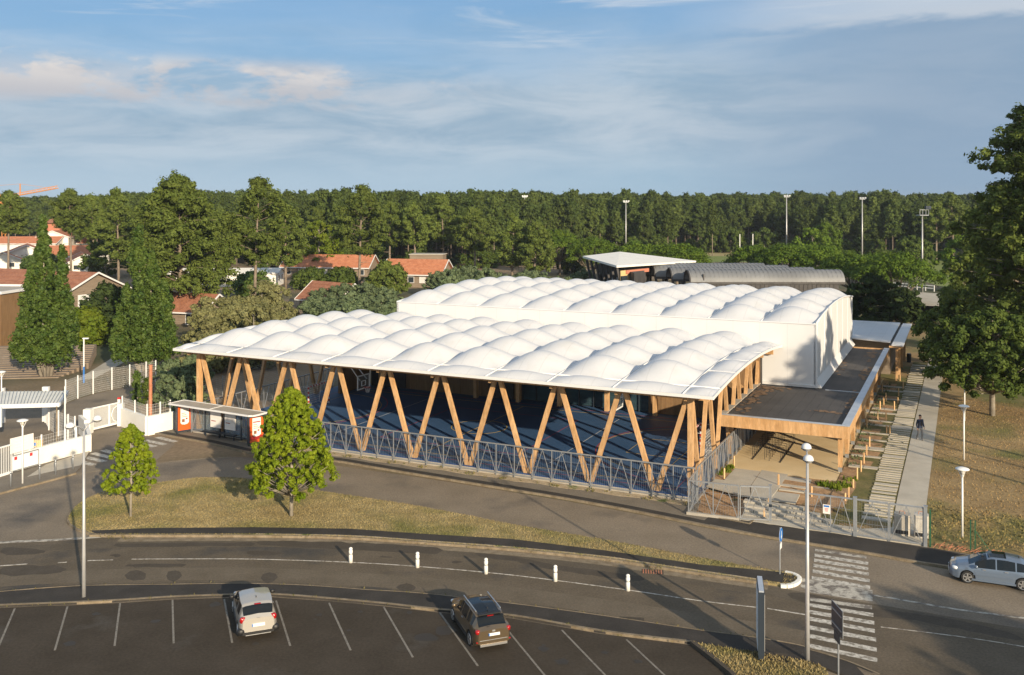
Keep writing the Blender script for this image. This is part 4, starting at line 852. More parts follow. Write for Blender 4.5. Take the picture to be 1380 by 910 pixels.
o = MB().box((0, 0, .95), (.45, .45, 1.9)).build('gate_pillar', wall_white, None, loc=(*(-33.16, 80.15), 0)); tag(o, 'white pillar at the right end of the sliding gate beside the corner wall', 'pillar')
t = thing('white_wall', 'white corner wall carrying a mesh fence beside the rusty post', 'wall', (*(-29.68, 76.84), 0))
x0, y0 = (-29.68, 76.84); qa = [(-32.98, 80.02), (-29.68, 76.84), (-28.18, 78.72)]
for i in range(2):
    g = MB(); ribbon(g, [(qa[i][0]-x0, qa[i][1]-y0), (qa[i+1][0]-x0, qa[i+1][1]-y0)], .3, 0, 1.55+.0*i); g.build('wall_section', wall_white, t)
for k, w in enumerate(((-.1, .5), (.15, .35), (-.1, .4))):
    g = MB(); d = Vector((qa[2][0]-x0, qa[2][1]-y0)).normalized(); s = Vector((d.y, -d.x))*.17
    p = d*1.0+s; g.beam((p.x-d.x*w[1], p.y-d.y*w[1], 1.1-.12*k), (p.x+d.x*w[1], p.y+d.y*w[1], 1.1-.12*k), .01, .04, (s.x, s.y, 0)); g.build('painted_line', poster_p, t)
def mesh_fence(label, pts, z0, h, nseg, m=steel_w, post=.09, bars=.14, slats=True):
    x0, y0 = pts[0]; t = thing('mesh_fence', label, 'fence', (x0, y0, 0)); P_ = [(x-x0, y-y0) for x, y in pts]
    for (x, y) in P_: g = MB(); g.b2(x-post/2, x+post/2, y-post/2, y+post/2, z0-.1, z0+h+.12); g.build('post', m, t)
    for i in range(len(P_)-1):
        a = Vector((*P_[i], 0)); b = Vector((*P_[i+1], 0)); L_ = (b-a).length; g = MB(); n = max(2, int(L_/bars))
        for k in range(1, n): p = a+(b-a)*(k/n); g.b2(p.x-.0035, p.x+.0035, p.y-.0035, p.y+.0035, z0+.05, z0+h)
        nz = int(h/.2)
        for k in range(nz+1): z = z0+.05+k*(h-.05)/nz; g.beam(a+Vector((0, 0, z)), b+Vector((0, 0, z)), .007, .009)
        o = g.build('mesh_panel', m, t)
    return t
wl = [(-34.91, 66.78), (-33.99, 68.19), (-33.37, 69.46), (-32.62, 70.67), (-32.28, 71.4)]
mesh_fence('low white mesh fence standing on the long white wall', [(-34.4, 67.43), (-33.98, 68.28), (-33.11, 70.06), (-32.66, 70.88)], 1.32, .75, 3)
mesh_fence('white mesh fence on the corner wall left of the bus shelter', [(-32.98, 80.02), (-31.24, 78.34), (-29.65, 76.84), (-28.91, 77.71), (-28.36, 78.46)], 1.55, .9, 4)
mesh_fence('tall white mesh fence curving up along the service road', [(-42.02, 88.99), (-41.88, 91.21), (-41.4, 93.46), (-40.4, 95.49), (-39.3, 97.21), (-38.31, 99.0), (-37.61, 99.82)], .05, 2.1, 6)
mesh_fence('short white mesh fence right of the yard shelter', [(-40.1, 81.23), (-38.49, 78.59), (-36.74, 76.6), (-35.29, 75.17), (-34.43, 74.48)], .05, 1.95, 4)
mesh_fence('thin mesh fence running behind the court from the shrubs', [(-37.11, 94.55), (-33.77, 91.34), (-30.9, 88.67), (-29.25, 87.07)], .05, 2.0, 3, galv, .06, .2)
mesh_fence('mesh fence in the shade at the far left side of the court', [(-29.25, 87.07), (-27.65, 90.32), (-26.72, 94.55), (-24.54, 100.86)], .05, 2.2, 3, galv, .06, .2)
# sliding gate with vertical bars
def bar_gate(label, p0, p1, h, n, arc=False, z0=.12):
    p0 = Vector((*p0, 0)); p1 = Vector((*p1, 0)); d = p1-p0; L_ = d.length; t = thing('bar_gate', label, 'gate', p0, math.atan2(d.y, d.x))
    for z, w in ((z0, .16), (z0+h, .09)): g = MB(); g.b2(0, L_, -.05, .05, z, z+w); g.build('rail', steel_w, t)
    for k in range(n+1): x = L_*k/n; w = .05 if k in (0, n) else .022; g = MB(); g.b2(x-w*.55, x+w*.55, -.02, .02, z0, z0+h); g.build('bar', steel_w, t)
    if arc:
        g = MB(); g.b2(L_*.66-.06, L_*.66+.06, -.06, .06, z0, z0+h); g.build('bar', steel_w, t)
        g = MB(); g.tube([(L_*.98, -.07, z0+h-.1), (L_*.80, -.07, z0+h*.8), (L_*.72, -.07, z0+h*.5), (L_*.80, -.07, z0+h*.22), (L_*.98, -.07, z0+.15)], .035, 5); g.build('arc_brace', steel_w, t)
    return t
bar_gate('white sliding bar gate closing the service road between two pillars', (-34.82, 77.96), (-33.46, 80.42), 1.75, 30, True)
bar_gate('white vertical bar gate at the left edge beside the long wall', (-35.6, 63.7), (-34.8, 65.78), 1.95, 16)
t = thing('gate_post', 'red capped white post by the corner wall', 'gate post', (*(-33.53, 80.69), 0)); MB().b2(-.1, .1, -.1, .1, 0, 2.15).build('post', steel_w, t); MB().b2(-.11, .11, -.11, .11, 2.15, 2.3).build('post_cap', red_sign, t)
# notice boards
t = thing('notice_board', 'white notice boards with red emblems on the long white wall', 'notice board', (*(-34.64, 66.87), 0), math.atan2(*[b-a for a, b in zip((-34.92, 66.41), (-33.42, 69.46))][::-1]))
g = MB(); g.b2(-1.0, 1.0, -.32, -.25, .25, 1.25); bd = g.build('board', poster_p, t)
for (x0, x1, z0, z1) in ((-1.05, 1.05, .2, .26), (-1.05, 1.05, 1.24, 1.30), (-1.05, -1.0, .2, 1.3), (1.0, 1.05, .2, 1.3)): g = MB(); g.b2(x0, x1, -.34, -.24, z0, z1); g.build('board_frame', galv, t)
for x in (-.85, .35): g = MB(); g.b2(x, x+.22, -.325, -.321, .95, 1.18); g.build('red_emblem', red_sign, bd)
g = MB(); g.b2(-.95, .85, -.05, .0, 1.38, 2.45); b2_ = g.build('board', poster_w, t)
for k in range(4): g = MB(); g.b2(-.6, .5-.1*k, -.055, -.051, 2.2-.2*k, 2.23-.2*k); g.build('print_line', poster_p, b2_)
t = thing('letter_box', 'wooden box with blue label on the white wall', 'letter box', (*(-34.47, 68.19), 1.32), .3); MB().b2(-.55, .55, -.1, .25, 0, .5).build('box_body', stake_m, t); MB().b2(-.1, .15, -.115, -.101, .1, .32).build('blue_label', blue_sign, t)
# yard shelter with ribbed sheet roof
t = thing('yard_shelter', 'grey ribbed sheet shelter roof at the left edge of the picture', 'shelter', (*(-39.46, 77.34), 0))
cx0, cy0 = (-39.46, 77.34)
rf = [(-44.16, 78.13), (-36.88, 78.44), (-35.99, 75.18), (-42.02, 74.36)]; rf = [(x-cx0, y-cy0) for x, y in rf]
g = MB(); zz = [3.3, 3.3, 2.95, 2.95]
g.add([(x, y, z) for (x, y), z in zip(rf, zz)]+[(x, y, z-.12) for (x, y), z in zip(rf, zz)], [(3, 2, 1, 0), (4, 5, 6, 7), (0, 1, 5, 4), (1, 2, 6, 5), (2, 3, 7, 6), (3, 0, 4, 7)][::1]); g.build('roof_sheet', shed_rf, t)
for k in range(26):
    s = k/25; a = Vector((*rf[0], 3.33)).lerp(Vector((*rf[1], 3.33)), s); b = Vector((*rf[3], 2.98)).lerp(Vector((*rf[2], 2.98)), s); g = MB(); g.beam(a, b, .05, .05); g.build('roof_rib', galv, t)
g = MB(); g.beam((*rf[3], 2.85), (*rf[2], 2.85), .12, .32); g.build('fascia', white_trim, t)
g = MB(); g.beam((*rf[2], 2.9), (*rf[1], 3.2), .18, .3); g.build('fascia', zinc, t)
for (px, py, w) in ((62, 568, .55), (5, 570, .12), (-40, 572, .12)):
    x, y = (-40.31, 81.78) if px == 62 else ((-43.67, 81.23) if px == 5 else (-46.23, 80.69)); g = MB(); g.b2(x-cx0-w/2, x-cx0+w/2, y-cy0-.15, y-cy0+.15, 0, 3.0); g.build('post', white_trim, t)
x, y = (-40.09, 73.8); g = MB(); g.b2(x-cx0-2.2, x-cx0+.2, y-cy0, y-cy0+.15, 1.4, 3.0); g.build('hanging_panel', poster_p, t)
for (px, nm, zt) in (((-34.9, 73.8), 'tall thin white pole beside the yard shelter', 4.6), ((-34.9, 72.47), 'slim beige pole rising behind the long white wall', 3.3)):
    t = thing('thin_pole', nm, 'pole', (*px, 0)); MB().tube([(0, 0, 0), (0, 0, zt)], [.07, .05], 8).build('pole', steel_w if zt > 4 else kerb_m, t); MB().lathe((0, 0, 0), [(.12, 0), (.12, .06)], 8).build('pole_base', galv, t)
# rusty post with a black cable
t = thing('rusty_post', 'rusty red steel post in the corner wall with a black cable', 'post', (*(-29.59, 77.34), 0)); MB().tube([(0, 0, 0), (.03, 0, 5.6)], .14, 8).build('post', rust_m, t); MB().tube([(.03, 0, 5.6), (.03, 0, 5.66)], .17, 8).build('post_cap', rust_m, t)
bsx, bsy = (-27.23, 77.09)
px_, py_ = (-29.59, 77.34)
c = MB(); a = Vector((px_, py_, 4.4)); b = Vector((bsx+.1, bsy, 2.5)); c.tube([a.lerp(b, k/8)-Vector((0, 0, .5*math.sin(math.pi*k/8))) for k in range(9)], .035, 5); o = c.build('black_cable', black_m); tag(o, 'black cable sagging from the rusty post to the bus shelter', 'cable')
# wooden terrace steps and low timber far left
t = thing('wooden_terrace', 'sloping terrace of weathered timber boards behind the yard shelter', 'terrace', (*(-54.58, 106.17), 0), .12)
for k in range(16):
    y = -5+k*.95; g = MB(); wdt = 6.5-.22*abs(k-6); g.b2(-14, wdt, y, y+.86, 0, .12+.085*k); g.build('board', timber_g, t)

# ---------------------------------------------------------------- bus shelter
sa = Vector((*(-27.38, 76.84), 0)); sb_ = Vector((*(-20.23, 72.8), 0)); d = sb_-sa; SL_ = d.length; srz = math.atan2(d.y, d.x)
bs = thing('bus_shelter', 'bus shelter with white roof, glass back and two orange poster panels', 'bus shelter', (sa.x, sa.y, .1), srz)
HS = 2.45
g = MB(); n = 10; prof = [(-.35, 0), (-.35, -.10), (SL_+.3, -.10), (SL_+.6, .0)]
out = [(-.4, -.3), (SL_+.25, -.3), (SL_+.5, -.15), (SL_+.6, .2), (SL_+.6, 1.25), (-.4, 1.25)]
g.prism(out, HS, HS+.06); g.build('roof', concrete, bs)
for i in range(len(out)):
    a, b = out[i], out[(i+1) % len(out)]; g = MB(); g.beam((*a, HS+.03), (*b, HS+.03), .10, .13); g.build('roof_rim', white_trim, bs)
g = MB(); g.b2(SL_*.5-.05, SL_*.5+.05, -.28, 1.2, HS+.06, HS+.09); g.build('roof_joint', white_trim, bs)
for x in (.15, 2.2, SL_*.5-.25, SL_*.5+.25, SL_-2.0, SL_-.1):
    g = MB(); g.b2(x-.05, x+.05, 1.10, 1.2, 0, HS); g.build('post', dark_st, bs)
for x0, x1 in ((.2, 2.15), (2.25, SL_*.5-.3), (SL_*.5+.3, SL_-2.05), (SL_-1.95, SL_-.15)):
    g = MB(); g.b2(x0, x1, 1.14, 1.16, .25, 2.25); g.build('glass_pane', clear_gl, bs)
    g = MB(); g.b2(x0, x1, 1.12, 1.18, .18, .25); g.build('pane_rail', dark_st, bs)
    g = MB(); g.b2(x0, x1, 1.12, 1.18, 2.25, 2.32); g.build('pane_rail', dark_st, bs)
for x in (2.95, SL_*.5+.45):
    g = MB(); g.b2(x, x+1.15, .98, 1.06, .75, 2.15); p = g.build('timetable', poster_w, bs)
    for k in range(3): g = MB(); g.b2(x+.12, x+.5+.1*k, .968, .978, 1.1+k*.14, 1.16+k*.14); g.build('print_line', poster_p if k != 1 else poster_r, p)
g = MB(); g.b2(2.4, SL_-2.3, .65, 1.0, .42, .48); g.build('bench', dark_st, bs)
for x in (2.6, SL_*.5, SL_-2.5): g = MB(); g.b2(x-.03, x+.03, .8, .86, 0, .42); g.build('bench_leg', dark_st, bs)
for k, x in enumerate((.0, SL_-.25)):      # poster panels set square to the kerb, facing the road obliquely
    pn = bpy.data.objects.new('poster_panel', None); col.objects.link(pn); pn.parent = bs; pn.location = (x, .15, 0); pn.rotation_euler = (0, 0, R(44)-srz+R(-3))
    def pb(nm, m, x0, x1, y0, y1, z0, z1): g = MB(); g.b2(x0, x1, y0, y1, z0, z1); return g.build(nm, m, pn)
    pb('panel_case', dark_st, -.05, 1.3, -.12, .12, .12, 2.3); pb('panel_foot', dark_st, .0, .12, -.08, .08, 0, .12); pb('panel_foot', dark_st, 1.15, 1.27, -.08, .08, 0, .12)
    pb('poster_sheet', poster_o, .06, 1.19, -.128, -.121, .25, 2.17); pb('poster_base', poster_r if k else poster_o, .06, 1.19, -.134, -.129, .45, .75)
    jar = MB(); jar.add([(.27, -.137, .86), (.38, -.137, .74), (.62, -.137, .69), (.86, -.137, .74), (.97, -.137, .86), (.97, -.137, 2.14), (.27, -.137, 2.14)], [(0, 1, 2, 3, 4, 5, 6)]); jar.build('jar_print', poster_w, pn)
    pb('biscuit_print', poster_b, .38, .62, -.142, -.138, .9, 1.15); pb('biscuit_print', poster_r, .70, .85, -.142, -.138, 1.1, 1.22)
    for j in range(3): pb('print_line', poster_o, .36, .86-.1*j, -.142, -.138, 1.32+.14*j, 1.36+.14*j)
    if k: pb('print_line', poster_r, .32, .92, -.142, -.138, 1.78, 1.86)

# ---------------------------------------------------------------- street furniture
def dome_lamp(label, loc, rz, h, arm):
    t = thing('street_lamp', label, 'street lamp', (*loc, 0), rz)
    MB().tube([(0, 0, 0), (0, 0, 2.2), (0, 0, h-.7)], [.10, .085, .055], 10).build('pole', pole_m, t, smooth=True)
    MB().lathe((0, 0, 0), [(.16, 0), (.16, .05), (.12, .09)], 10).build('base_plate', galv, t)
    for s in (-1, 1):
        MB().tube([(0, 0, h-.72), (s*arm*.35, 0, h-.45), (s*arm*.72, 0, h-.38)], [.04, .035, .03], 6).build('arm', pole_m, t, smooth=True)
        hd = MB().lathe((s*arm, 0, h-.34), [(.205, -.03), (.21, .0), (.195, .08), (.15, .15), (.08, .19), (.02, .20)], 18).build('lamp_head', white_trim, t, smooth=True)
        MB().lathe((s*arm, 0, h-.34), [(.05, -.14), (.13, -.11), (.18, -.04), (.19, -.02)], 18).build('lamp_glass', lamp_glass, hd, smooth=True)
        MB().lathe((s*arm, 0, h-.34), [(.215, -.045), (.215, -.01)], 18).build('lamp_collar', dark_st, hd)
    return t
dome_lamp('tall double headed street lamp between the parking lot and the left road', (-20.49, 45.24), R(66), 8.75, .80)
dome_lamp('tall double headed street lamp beside the right crosswalk', (12.18, 38.98), R(75), 8.95, .95)
def park_lamp(label, loc, z, h):
    t = thing('park_lamp', label, 'lamp', (*loc, z))
    MB().tube([(0, 0, 0), (0, 0, h-.35)], [.06, .05], 8).build('pole', steel_w, t, smooth=True)
    for k in range(3):
        u = 2.09*k+.3; MB().tube([(.04*math.cos(u), .04*math.sin(u), h-.5), (.26*math.cos(u), .26*math.sin(u), h-.04)], .018, 5).build('bracket', steel_w, t)
    MB().lathe((0, 0, h-.34), [(.05, 0), (.10, .06), (.10, .22), (.05, .28)], 10).build('lamp_glass', lamp_glass, t, smooth=True)
    MB().lathe((0, 0, h-.06), [(.36, 0), (.37, .02), (.34, .06), (.15, .12), (.02, .13)], 20).build('lamp_head', steel_w, t, smooth=True)
park_lamp('white disc park lamp on the lawn nearest the green posts', (24.92, 52.31), .4, 3.85)
park_lamp('white disc park lamp in the middle of the row on the lawn', (32.46, 67.9), .4, 3.95)
park_lamp('farthest park lamp of the row with its head among the leaves', (38.33, 80.06), .4, 3.95)
park_lamp('white disc lamp on the pavement in front of the long white wall', (-32.85, 63.45), .1, 4.25)
park_lamp('disc lamp at the left edge beside the timber terrace', (-45.39, 84.05), .0, 3.9)
blb = ['leftmost white bollard on the centre line of the lower road', 'second white bollard from the left on the centre line', 'middle one of the five white bollards on the centre line', 'second white bollard from the right, near the parked dark car', 'rightmost white bollard on the centre line of the road']
for k, (x, y) in enumerate([(-8.49, 49.76), (-4.91, 49.1), (-1.33, 48.27), (2.17, 47.32), (5.66, 46.17)]):
    t = thing('bollard', blb[k], 'bollard', (x, y, .01), .2*k)
    MB().lathe((0, 0, 0), [(.105, 0), (.10, .40), (.085, .44), (.085, .47), (.10, .51), (.105, .62), (.085, .66), (.09, .70), (.10, .72), (.085, .77), (.04, .80)], 14).build('post', wall_white, t, smooth=True)
    MB().lathe((0, 0, 0), [(.092, .435), (.092, .475)], 14).build('grey_band', galv, t)
glb = ['leftmost grey steel bollard on the pavement before the bar gate', 'grey steel bollard just right of the pavement lamp', 'third grey steel bollard along the white wall', 'rightmost grey steel bollard near the entrance road']
for k, (x, y) in enumerate([(-33.25, 62.71), (-32.16, 64.38), (-31.58, 65.42), (-30.96, 66.68)]):
    t = thing('steel_bollard', glb[k], 'bollard', (x, y, .1), 0); MB().lathe((0, 0, 0), [(.055, 0), (.055, 1.0), (.03, 1.03)], 10).build('post', galv, t, smooth=True); MB().lathe((0, 0, 0), [(.058, .86), (.058, .92)], 10).build('band', dark_st, t)
# round blue arrow sign on the island tip
x, y = (13.58, 47.93); t = thing('arrow_sign', 'slim pole with blue arrow sign and white plate on the island tip', 'road sign', (x, y, .12), R(62))
MB().tube([(0, 0, 0), (0, 0, 2.35)], .035, 8).build('pole', galv, t)
g = MB(); g.tube([(0, -.05, 2.0), (0, -.075, 2.0)], [.34, .34], 24); pl_ = g.build('sign_disc', blue_sign, t); MB().tube([(0, -.045, 2.0), (0, -.05, 2.0)], [.36, .36], 24).build('disc_rim', white_trim, t)
g = MB(); g.add([(-.05, -.08, 2.2), (.05, -.08, 2.2), (.05, -.08, 1.95), (.14, -.08, 1.95), (0, -.08, 1.77), (-.14, -.08, 1.95), (-.05, -.08, 1.95)], [(6, 5, 4, 3, 2, 1, 0)]); g.build('arrow', white_trim, pl_)
MB().b2(-.2, .2, -.06, -.04, 1.3, 1.6).build('lower_plate', white_trim, t)
# advertising column on the grass corner
x, y = (10.33, 39.3); t = thing('advertising_panel', 'dark steel street advertising panel seen edge on at the bottom right', 'advertising panel', (x, y, .12), R(78))
MB().b2(-.75, .75, -.13, .13, .35, 2.95).build('case', dark_st, t); MB().b2(-.45, .45, -.10, .10, 0, .35).build('foot', dark_st, t); MB().b2(-.78, .78, -.10, .10, 2.95, 3.02).build('case_top', zinc, t)
MB().b2(-.66, .66, -.142, -.131, .5, 2.8).build('poster_sheet', poster_w, t); MB().b2(-.5, .5, -.15, -.143, .7, 1.6).build('poster_print', poster_b, t); MB().b2(-.66, .66, .131, .142, .5, 2.8).build('poster_sheet', poster_p, t)
MB().b2(-.35, .3, -.15, -.143, 1.9, 2.4).build('poster_print', poster_o, t)
g = MB(); g.sheet([(-.4, -1.1), (.4, -1.1), (.4, .3), (-.4, .3)], .012); g.build('foundation', patch_m, t)
# back of a direction sign
x, y = (12.55, 36.35); t = thing('sign_back', 'grey back of a rectangular direction sign on a pole at the bottom edge', 'road sign', (x, y, .1), R(-88))
MB().tube([(0, 0, 0), (0, 0, 3.3)], .035, 8).build('pole', galv, t)
MB().b2(-.55, .55, -.065, -.04, 2.35, 3.35).build('sign_plate', dark_st, t); MB().b2(-.57, .57, -.05, -.035, 2.33, 3.37).build('plate_rim', galv, t)
MB().b2(-.3, .3, -.065, -.04, 1.98, 2.33).build('sign_plate', dark_st, t)
for z in (2.55, 3.1): MB().b2(-.5, .5, -.09, -.066, z, z+.05).build('rail', galv, t)

# ---------------------------------------------------------------- cars
def lerp_tab(tab, x):
    if x <= tab[0][0]: return tab[0][1]
    for (x0, y0), (x1, y1) in zip(tab[:-1], tab[1:]):
        if x <= x1: t = (x-x0)/(x1-x0); t = t*t*(3-2*t)*.5+t*.5; return y0+(y1-y0)*t
    return tab[-1][1]
def paint_m(name, c, metal=.55, rough=.30):
    return mat(name, c, rough=rough, metal=metal, coat=1.0, spec=.5)
tyre_m = mat('tyre', (.022, .022, .022), rough=.85); alloy_m = mat('alloy_rim', (.62, .62, .62), rough=.3, metal=.8)
cglass = mat('car_glass', (.010, .013, .016), rough=.08, spec=.35); rlamp = mat('tail_lamp', (.36, .008, .008), rough=.2, coat=.8); hlamp = mat('head_lamp', (.75, .78, .80), rough=.12, coat=1.0)
plate_m = mat('plate_white', (.78, .78, .76), rough=.5)
def car(name, label, loc, rz, scale, L, Wd, top, belt, hw, roofw, paint, wb, rw, ws, rwd, sw, opts):
    # local x runs from the rear bumper (0) to the front (L); the origin sits at mid length on the ground
    t = thing(name, label, 'car', (*loc, .014), rz); t.scale = (scale,)*3
    xs = sorted(set([round(x, 3) for x in np.linspace(0, L, 74)])); xw = wb; rings = []; Ra = rw+.055
    for x in xs:
        h = lerp_tab(hw, x)*Wd/2; zt = lerp_tab(top, x); zb_ = min(lerp_tab(belt, x), zt-.02); cab = zt-zb_ > .12
        arch_ = 0
        for w_ in xw:
            if abs(x-w_) < Ra: arch_ = max(arch_, rw+math.sqrt(Ra*Ra-(x-w_)**2))
        lo = lerp_tab(opts.get('low', [(0, .34), (.25, .22), (L-.3, .2), (L, .3)]), x)
        z1 = max(lo, arch_); z2 = max(lo+.2, arch_+.02)
        rfw = h*(lerp_tab(roofw, x))
        if cab: ring = [(h*.93, z1), (h*.985, z1+.03), (h, max(z2, .55)), (h*.985, (max(z2, .55)+zb_)/2+.05), (h*.95, zb_), (rfw+(h*.95-rfw)*.15, zt-.12*(zt-zb_)), (rfw*.80, zt-.015), (0, zt+.02)]
        else: ring = [(h*.93, z1), (h*.985, z1+.03), (h, max(z2, .5)), (h*.985, max(z2+.02, (max(z2, .5)+zb_)/2+.04)), (h*.94, max(z2+.03, zb_-.01)), (h*.80, max(z2+.04, zt-.01)), (h*.5, zt+.01), (0, zt+.03)]
        rings.append((x-L/2, ring, cab))
    V = []; idx = []
    for (x, ring, cab) in rings:
        row = []
        for s in (1, -1):
            for (y, z) in ring: row.append(len(V)); V.append((x, s*y, z))
        idx.append(row)
    F = {'body': [], 'windshield': [], 'rear_window': []}
    def put(k, f): F.setdefault(k, []).append(f)
    for i in range(len(rings)-1):
        x = xs[i]+.02; cab = rings[i][2] or rings[i+1][2]
        for s in (0, 8):
            for k in range(7):
                a, b, c, d_ = idx[i][s+k], idx[i+1][s+k], idx[i+1][s+k+1], idx[i][s+k+1]
                f = (a, b, c, d_) if s else (a, d_, c, b)
                key = 'body'
                if cab and k >= 5 and ws[0] < x < ws[1]: key = 'windshield'
                elif cab and k >= 5 and rwd[0] < x < rwd[1]: key = 'rear_window'
                elif cab and k == 4:
                    for q, (w0, w1) in enumerate(sw):
                        if w0 < x < w1: key = 'side_window%d%s' % (q, s)
                elif opts.get('pano') and k >= 6 and opts['pano'][0] < x < opts['pano'][1]: key = 'roof_glass'
                put(key, f)
    for e in (0, -1):
        r = idx[e]; ringl = r[:8]+r[8:][::-1][1:]
        put('body', tuple(ringl) if e == 0 else tuple(ringl[::-1]))
    def mk(nm, fs, m, th=0):
        used = sorted(set(i for f in fs for i in f)); mp = {u: k for k, u in enumerate(used)}; g = MB(); g.add([V[u] for u in used], [tuple(mp[i] for i in f) for f in fs])
        o = g.build(nm, m, t, smooth=True, auto=38); return o
    for k, fs in F.items():
        if not fs: continue
        if k == 'body': mk('body', fs, paint)
        else: mk(k.rstrip('0123456789') if k.startswith('side') else k, fs, cglass)
    b = MB(); b.b2(.35-L/2, L-.35-L/2, -Wd*.36, Wd*.36, .2, .62); 
    for w_ in xw: b.b2(w_-L/2-Ra*.98, w_-L/2+Ra*.98, -Wd*.43, Wd*.43, rw*1.0, rw+Ra*.9)
    b.build('underbody', black_m, t)
    for w_ in xw:
        for s in (-1, 1):
            wx, wy = w_-L/2, s*(Wd/2-.115)
            wl_ = MB(); wl_.tube([(wx, wy-s*.11, rw), (wx, wy-s*.08, rw), (wx, wy+s*.08, rw), (wx, wy+s*.10, rw)], [rw*.93, rw, rw, rw*.93], 22); tyo = wl_.build('wheel', tyre_m, t, smooth=True, auto=40)
            rm = MB(); rm.tube([(wx, wy+s*.095, rw), (wx, wy+s*.104, rw)], [rw*.70, rw*.66], 20); rm.build('rim_dish', black_m, tyo)
            rm = MB()
            for k in range(5):
                u = 2*math.pi*k/5+.3; rm.beam((wx, wy+s*.108, rw), (wx+rw*.66*math.cos(u), wy+s*.108, rw+rw*.66*math.sin(u)), .075, .02, (-math.sin(u), 0, math.cos(u)))
            rm.tube([(wx+rw*.67*math.cos(u), wy+s*.107, rw+rw*.67*math.sin(u)) for u in np.linspace(0, 2*math.pi, 19)], .016, 5, False)
            rm.build('rim', alloy_m, tyo)
    for s in (-1, 1):      # door mirrors
        mx = opts['mirror']-L/2; zb_ = lerp_tab(belt, opts['mirror'])
        g = MB(); g.lathe((0, 0, 0), [(.02, -.08), (.10, -.05), (.12, .03), (.08, .09), (.02, .10)], 10)
        g.v = [(mx+v[0]*.7, s*(Wd/2+.07)+v[1]*1.1, zb_+.07+v[2]) for v in g.v]; g.build('door_mirror', opts.get('mirror_m', paint), t, smooth=True)
    for (nm, m, c, dd, r) in opts['bits']:
        g = MB()
        if nm in ('tail_lamp', 'head_lamp', 'bumper_corner', 'fog_lamp'):
            g.lathe((0, 0, 0), [(.3, -.5), (.44, -.38), (.5, 0), (.44, .38), (.3, .5)], 12); cs, sn = math.cos(r), math.sin(r)
            g.v = [(c[0]-L/2+v[0]*dd[0]*cs-v[1]*dd[1]*sn, c[1]+v[0]*dd[0]*sn+v[1]*dd[1]*cs, c[2]+v[2]*dd[2]) for v in g.v]; g.build(nm, m, t, smooth=True)
        else: g.box((c[0]-L/2, c[1], c[2]), dd, r); g.build(nm, m, t)
    return t
def both(nm, m, c, dd, r=0.0): return [(nm, m, (c[0], s*c[1], c[2]), dd, s*r) for s in (-1, 1)]
hwt = lambda L: [(0, .80), (.12, .90), (.35, .965), (1.0, 1.0), (L-1.2, 1.0), (L-.45, .93), (L-.15, .80), (L, .62)]
# pale hatchback seen from behind
L = 4.0
c3 = [('number_plate', plate_m, (-.028, 0, .70), (.02, .56, .13), 0), ('plate_band', blue_sign, (-.04, .26, .70), (.012, .04, .12), 0), ('chevron_emblem', galv, (.015, 0, 1.00), (.03, .13, .03), 0), ('chevron_emblem', galv, (.02, 0, .96), (.03, .13, .03), 0),
      ('brake_light', rlamp, (.40, 0, 1.475), (.06, .28, .03), 0), ('bumper_trim', black_m, (.03, 0, .36), (.13, 1.36, .12), 0), ('bumper_lip', pole_m, (.05, 0, .28), (.10, 1.1, .05), 0), ('aerial', black_m, (1.0, 0, 1.55), (.04, .04, .07), 0), ('wiper', black_m, (.19, .1, 1.12), (.03, .5, .02), .1), ('plush_toy', stake_m, (.42, .28, 1.22), (.05, .34, .16), .1), ('plush_toy', stake_m, (.45, -.42, 1.28), (.05, .09, .14), 0), ('plush_toy', stake_m, (.45, -.53, 1.28), (.05, .08, .13), 0)]
c3 += both('tail_lamp', rlamp, (.13, .66, .93), (.22, .30, .26), .25)+both('bumper_corner', black_m, (.10, .72, .44), (.30, .42, .28), .3)+both('door_handle', galv, (1.9, .86, .82), (.16, .03, .03))+both('door_trim', black_m, (2.0, .868, .42), (1.7, .03, .14))+both('head_lamp', hlamp, (3.78, .62, .72), (.25, .3, .14), -.4)
car('parked_car', 'pale silver grey hatchback parked in a bay, seen from behind with round red lamps', (-11.68, 42.77), R(111), .97, L, 1.72,
    [(0, .98), (.10, 1.05), (.22, 1.16), (.42, 1.42), (.62, 1.48), (1.5, 1.52), (2.1, 1.50), (2.5, 1.36), (3.05, 1.0), (3.6, .90), (3.9, .74), (4.0, .62)], [(0, .93), (.5, .98), (2.0, .93), (3.1, .92), (3.5, .86), (4.0, .62)], hwt(L), [(0, .80), (.4, .76), (1.2, .78), (2.2, .74), (3.1, .80)],
    paint_m('hatchback_paint', (.46, .43, .38), .2), (.72, 3.26), .32, (2.22, 3.02), (.15, .42), ((.62, 1.25), (1.38, 2.02), (2.10, 2.72)), dict(mirror=2.72, mirror_m=black_m, bits=c3))
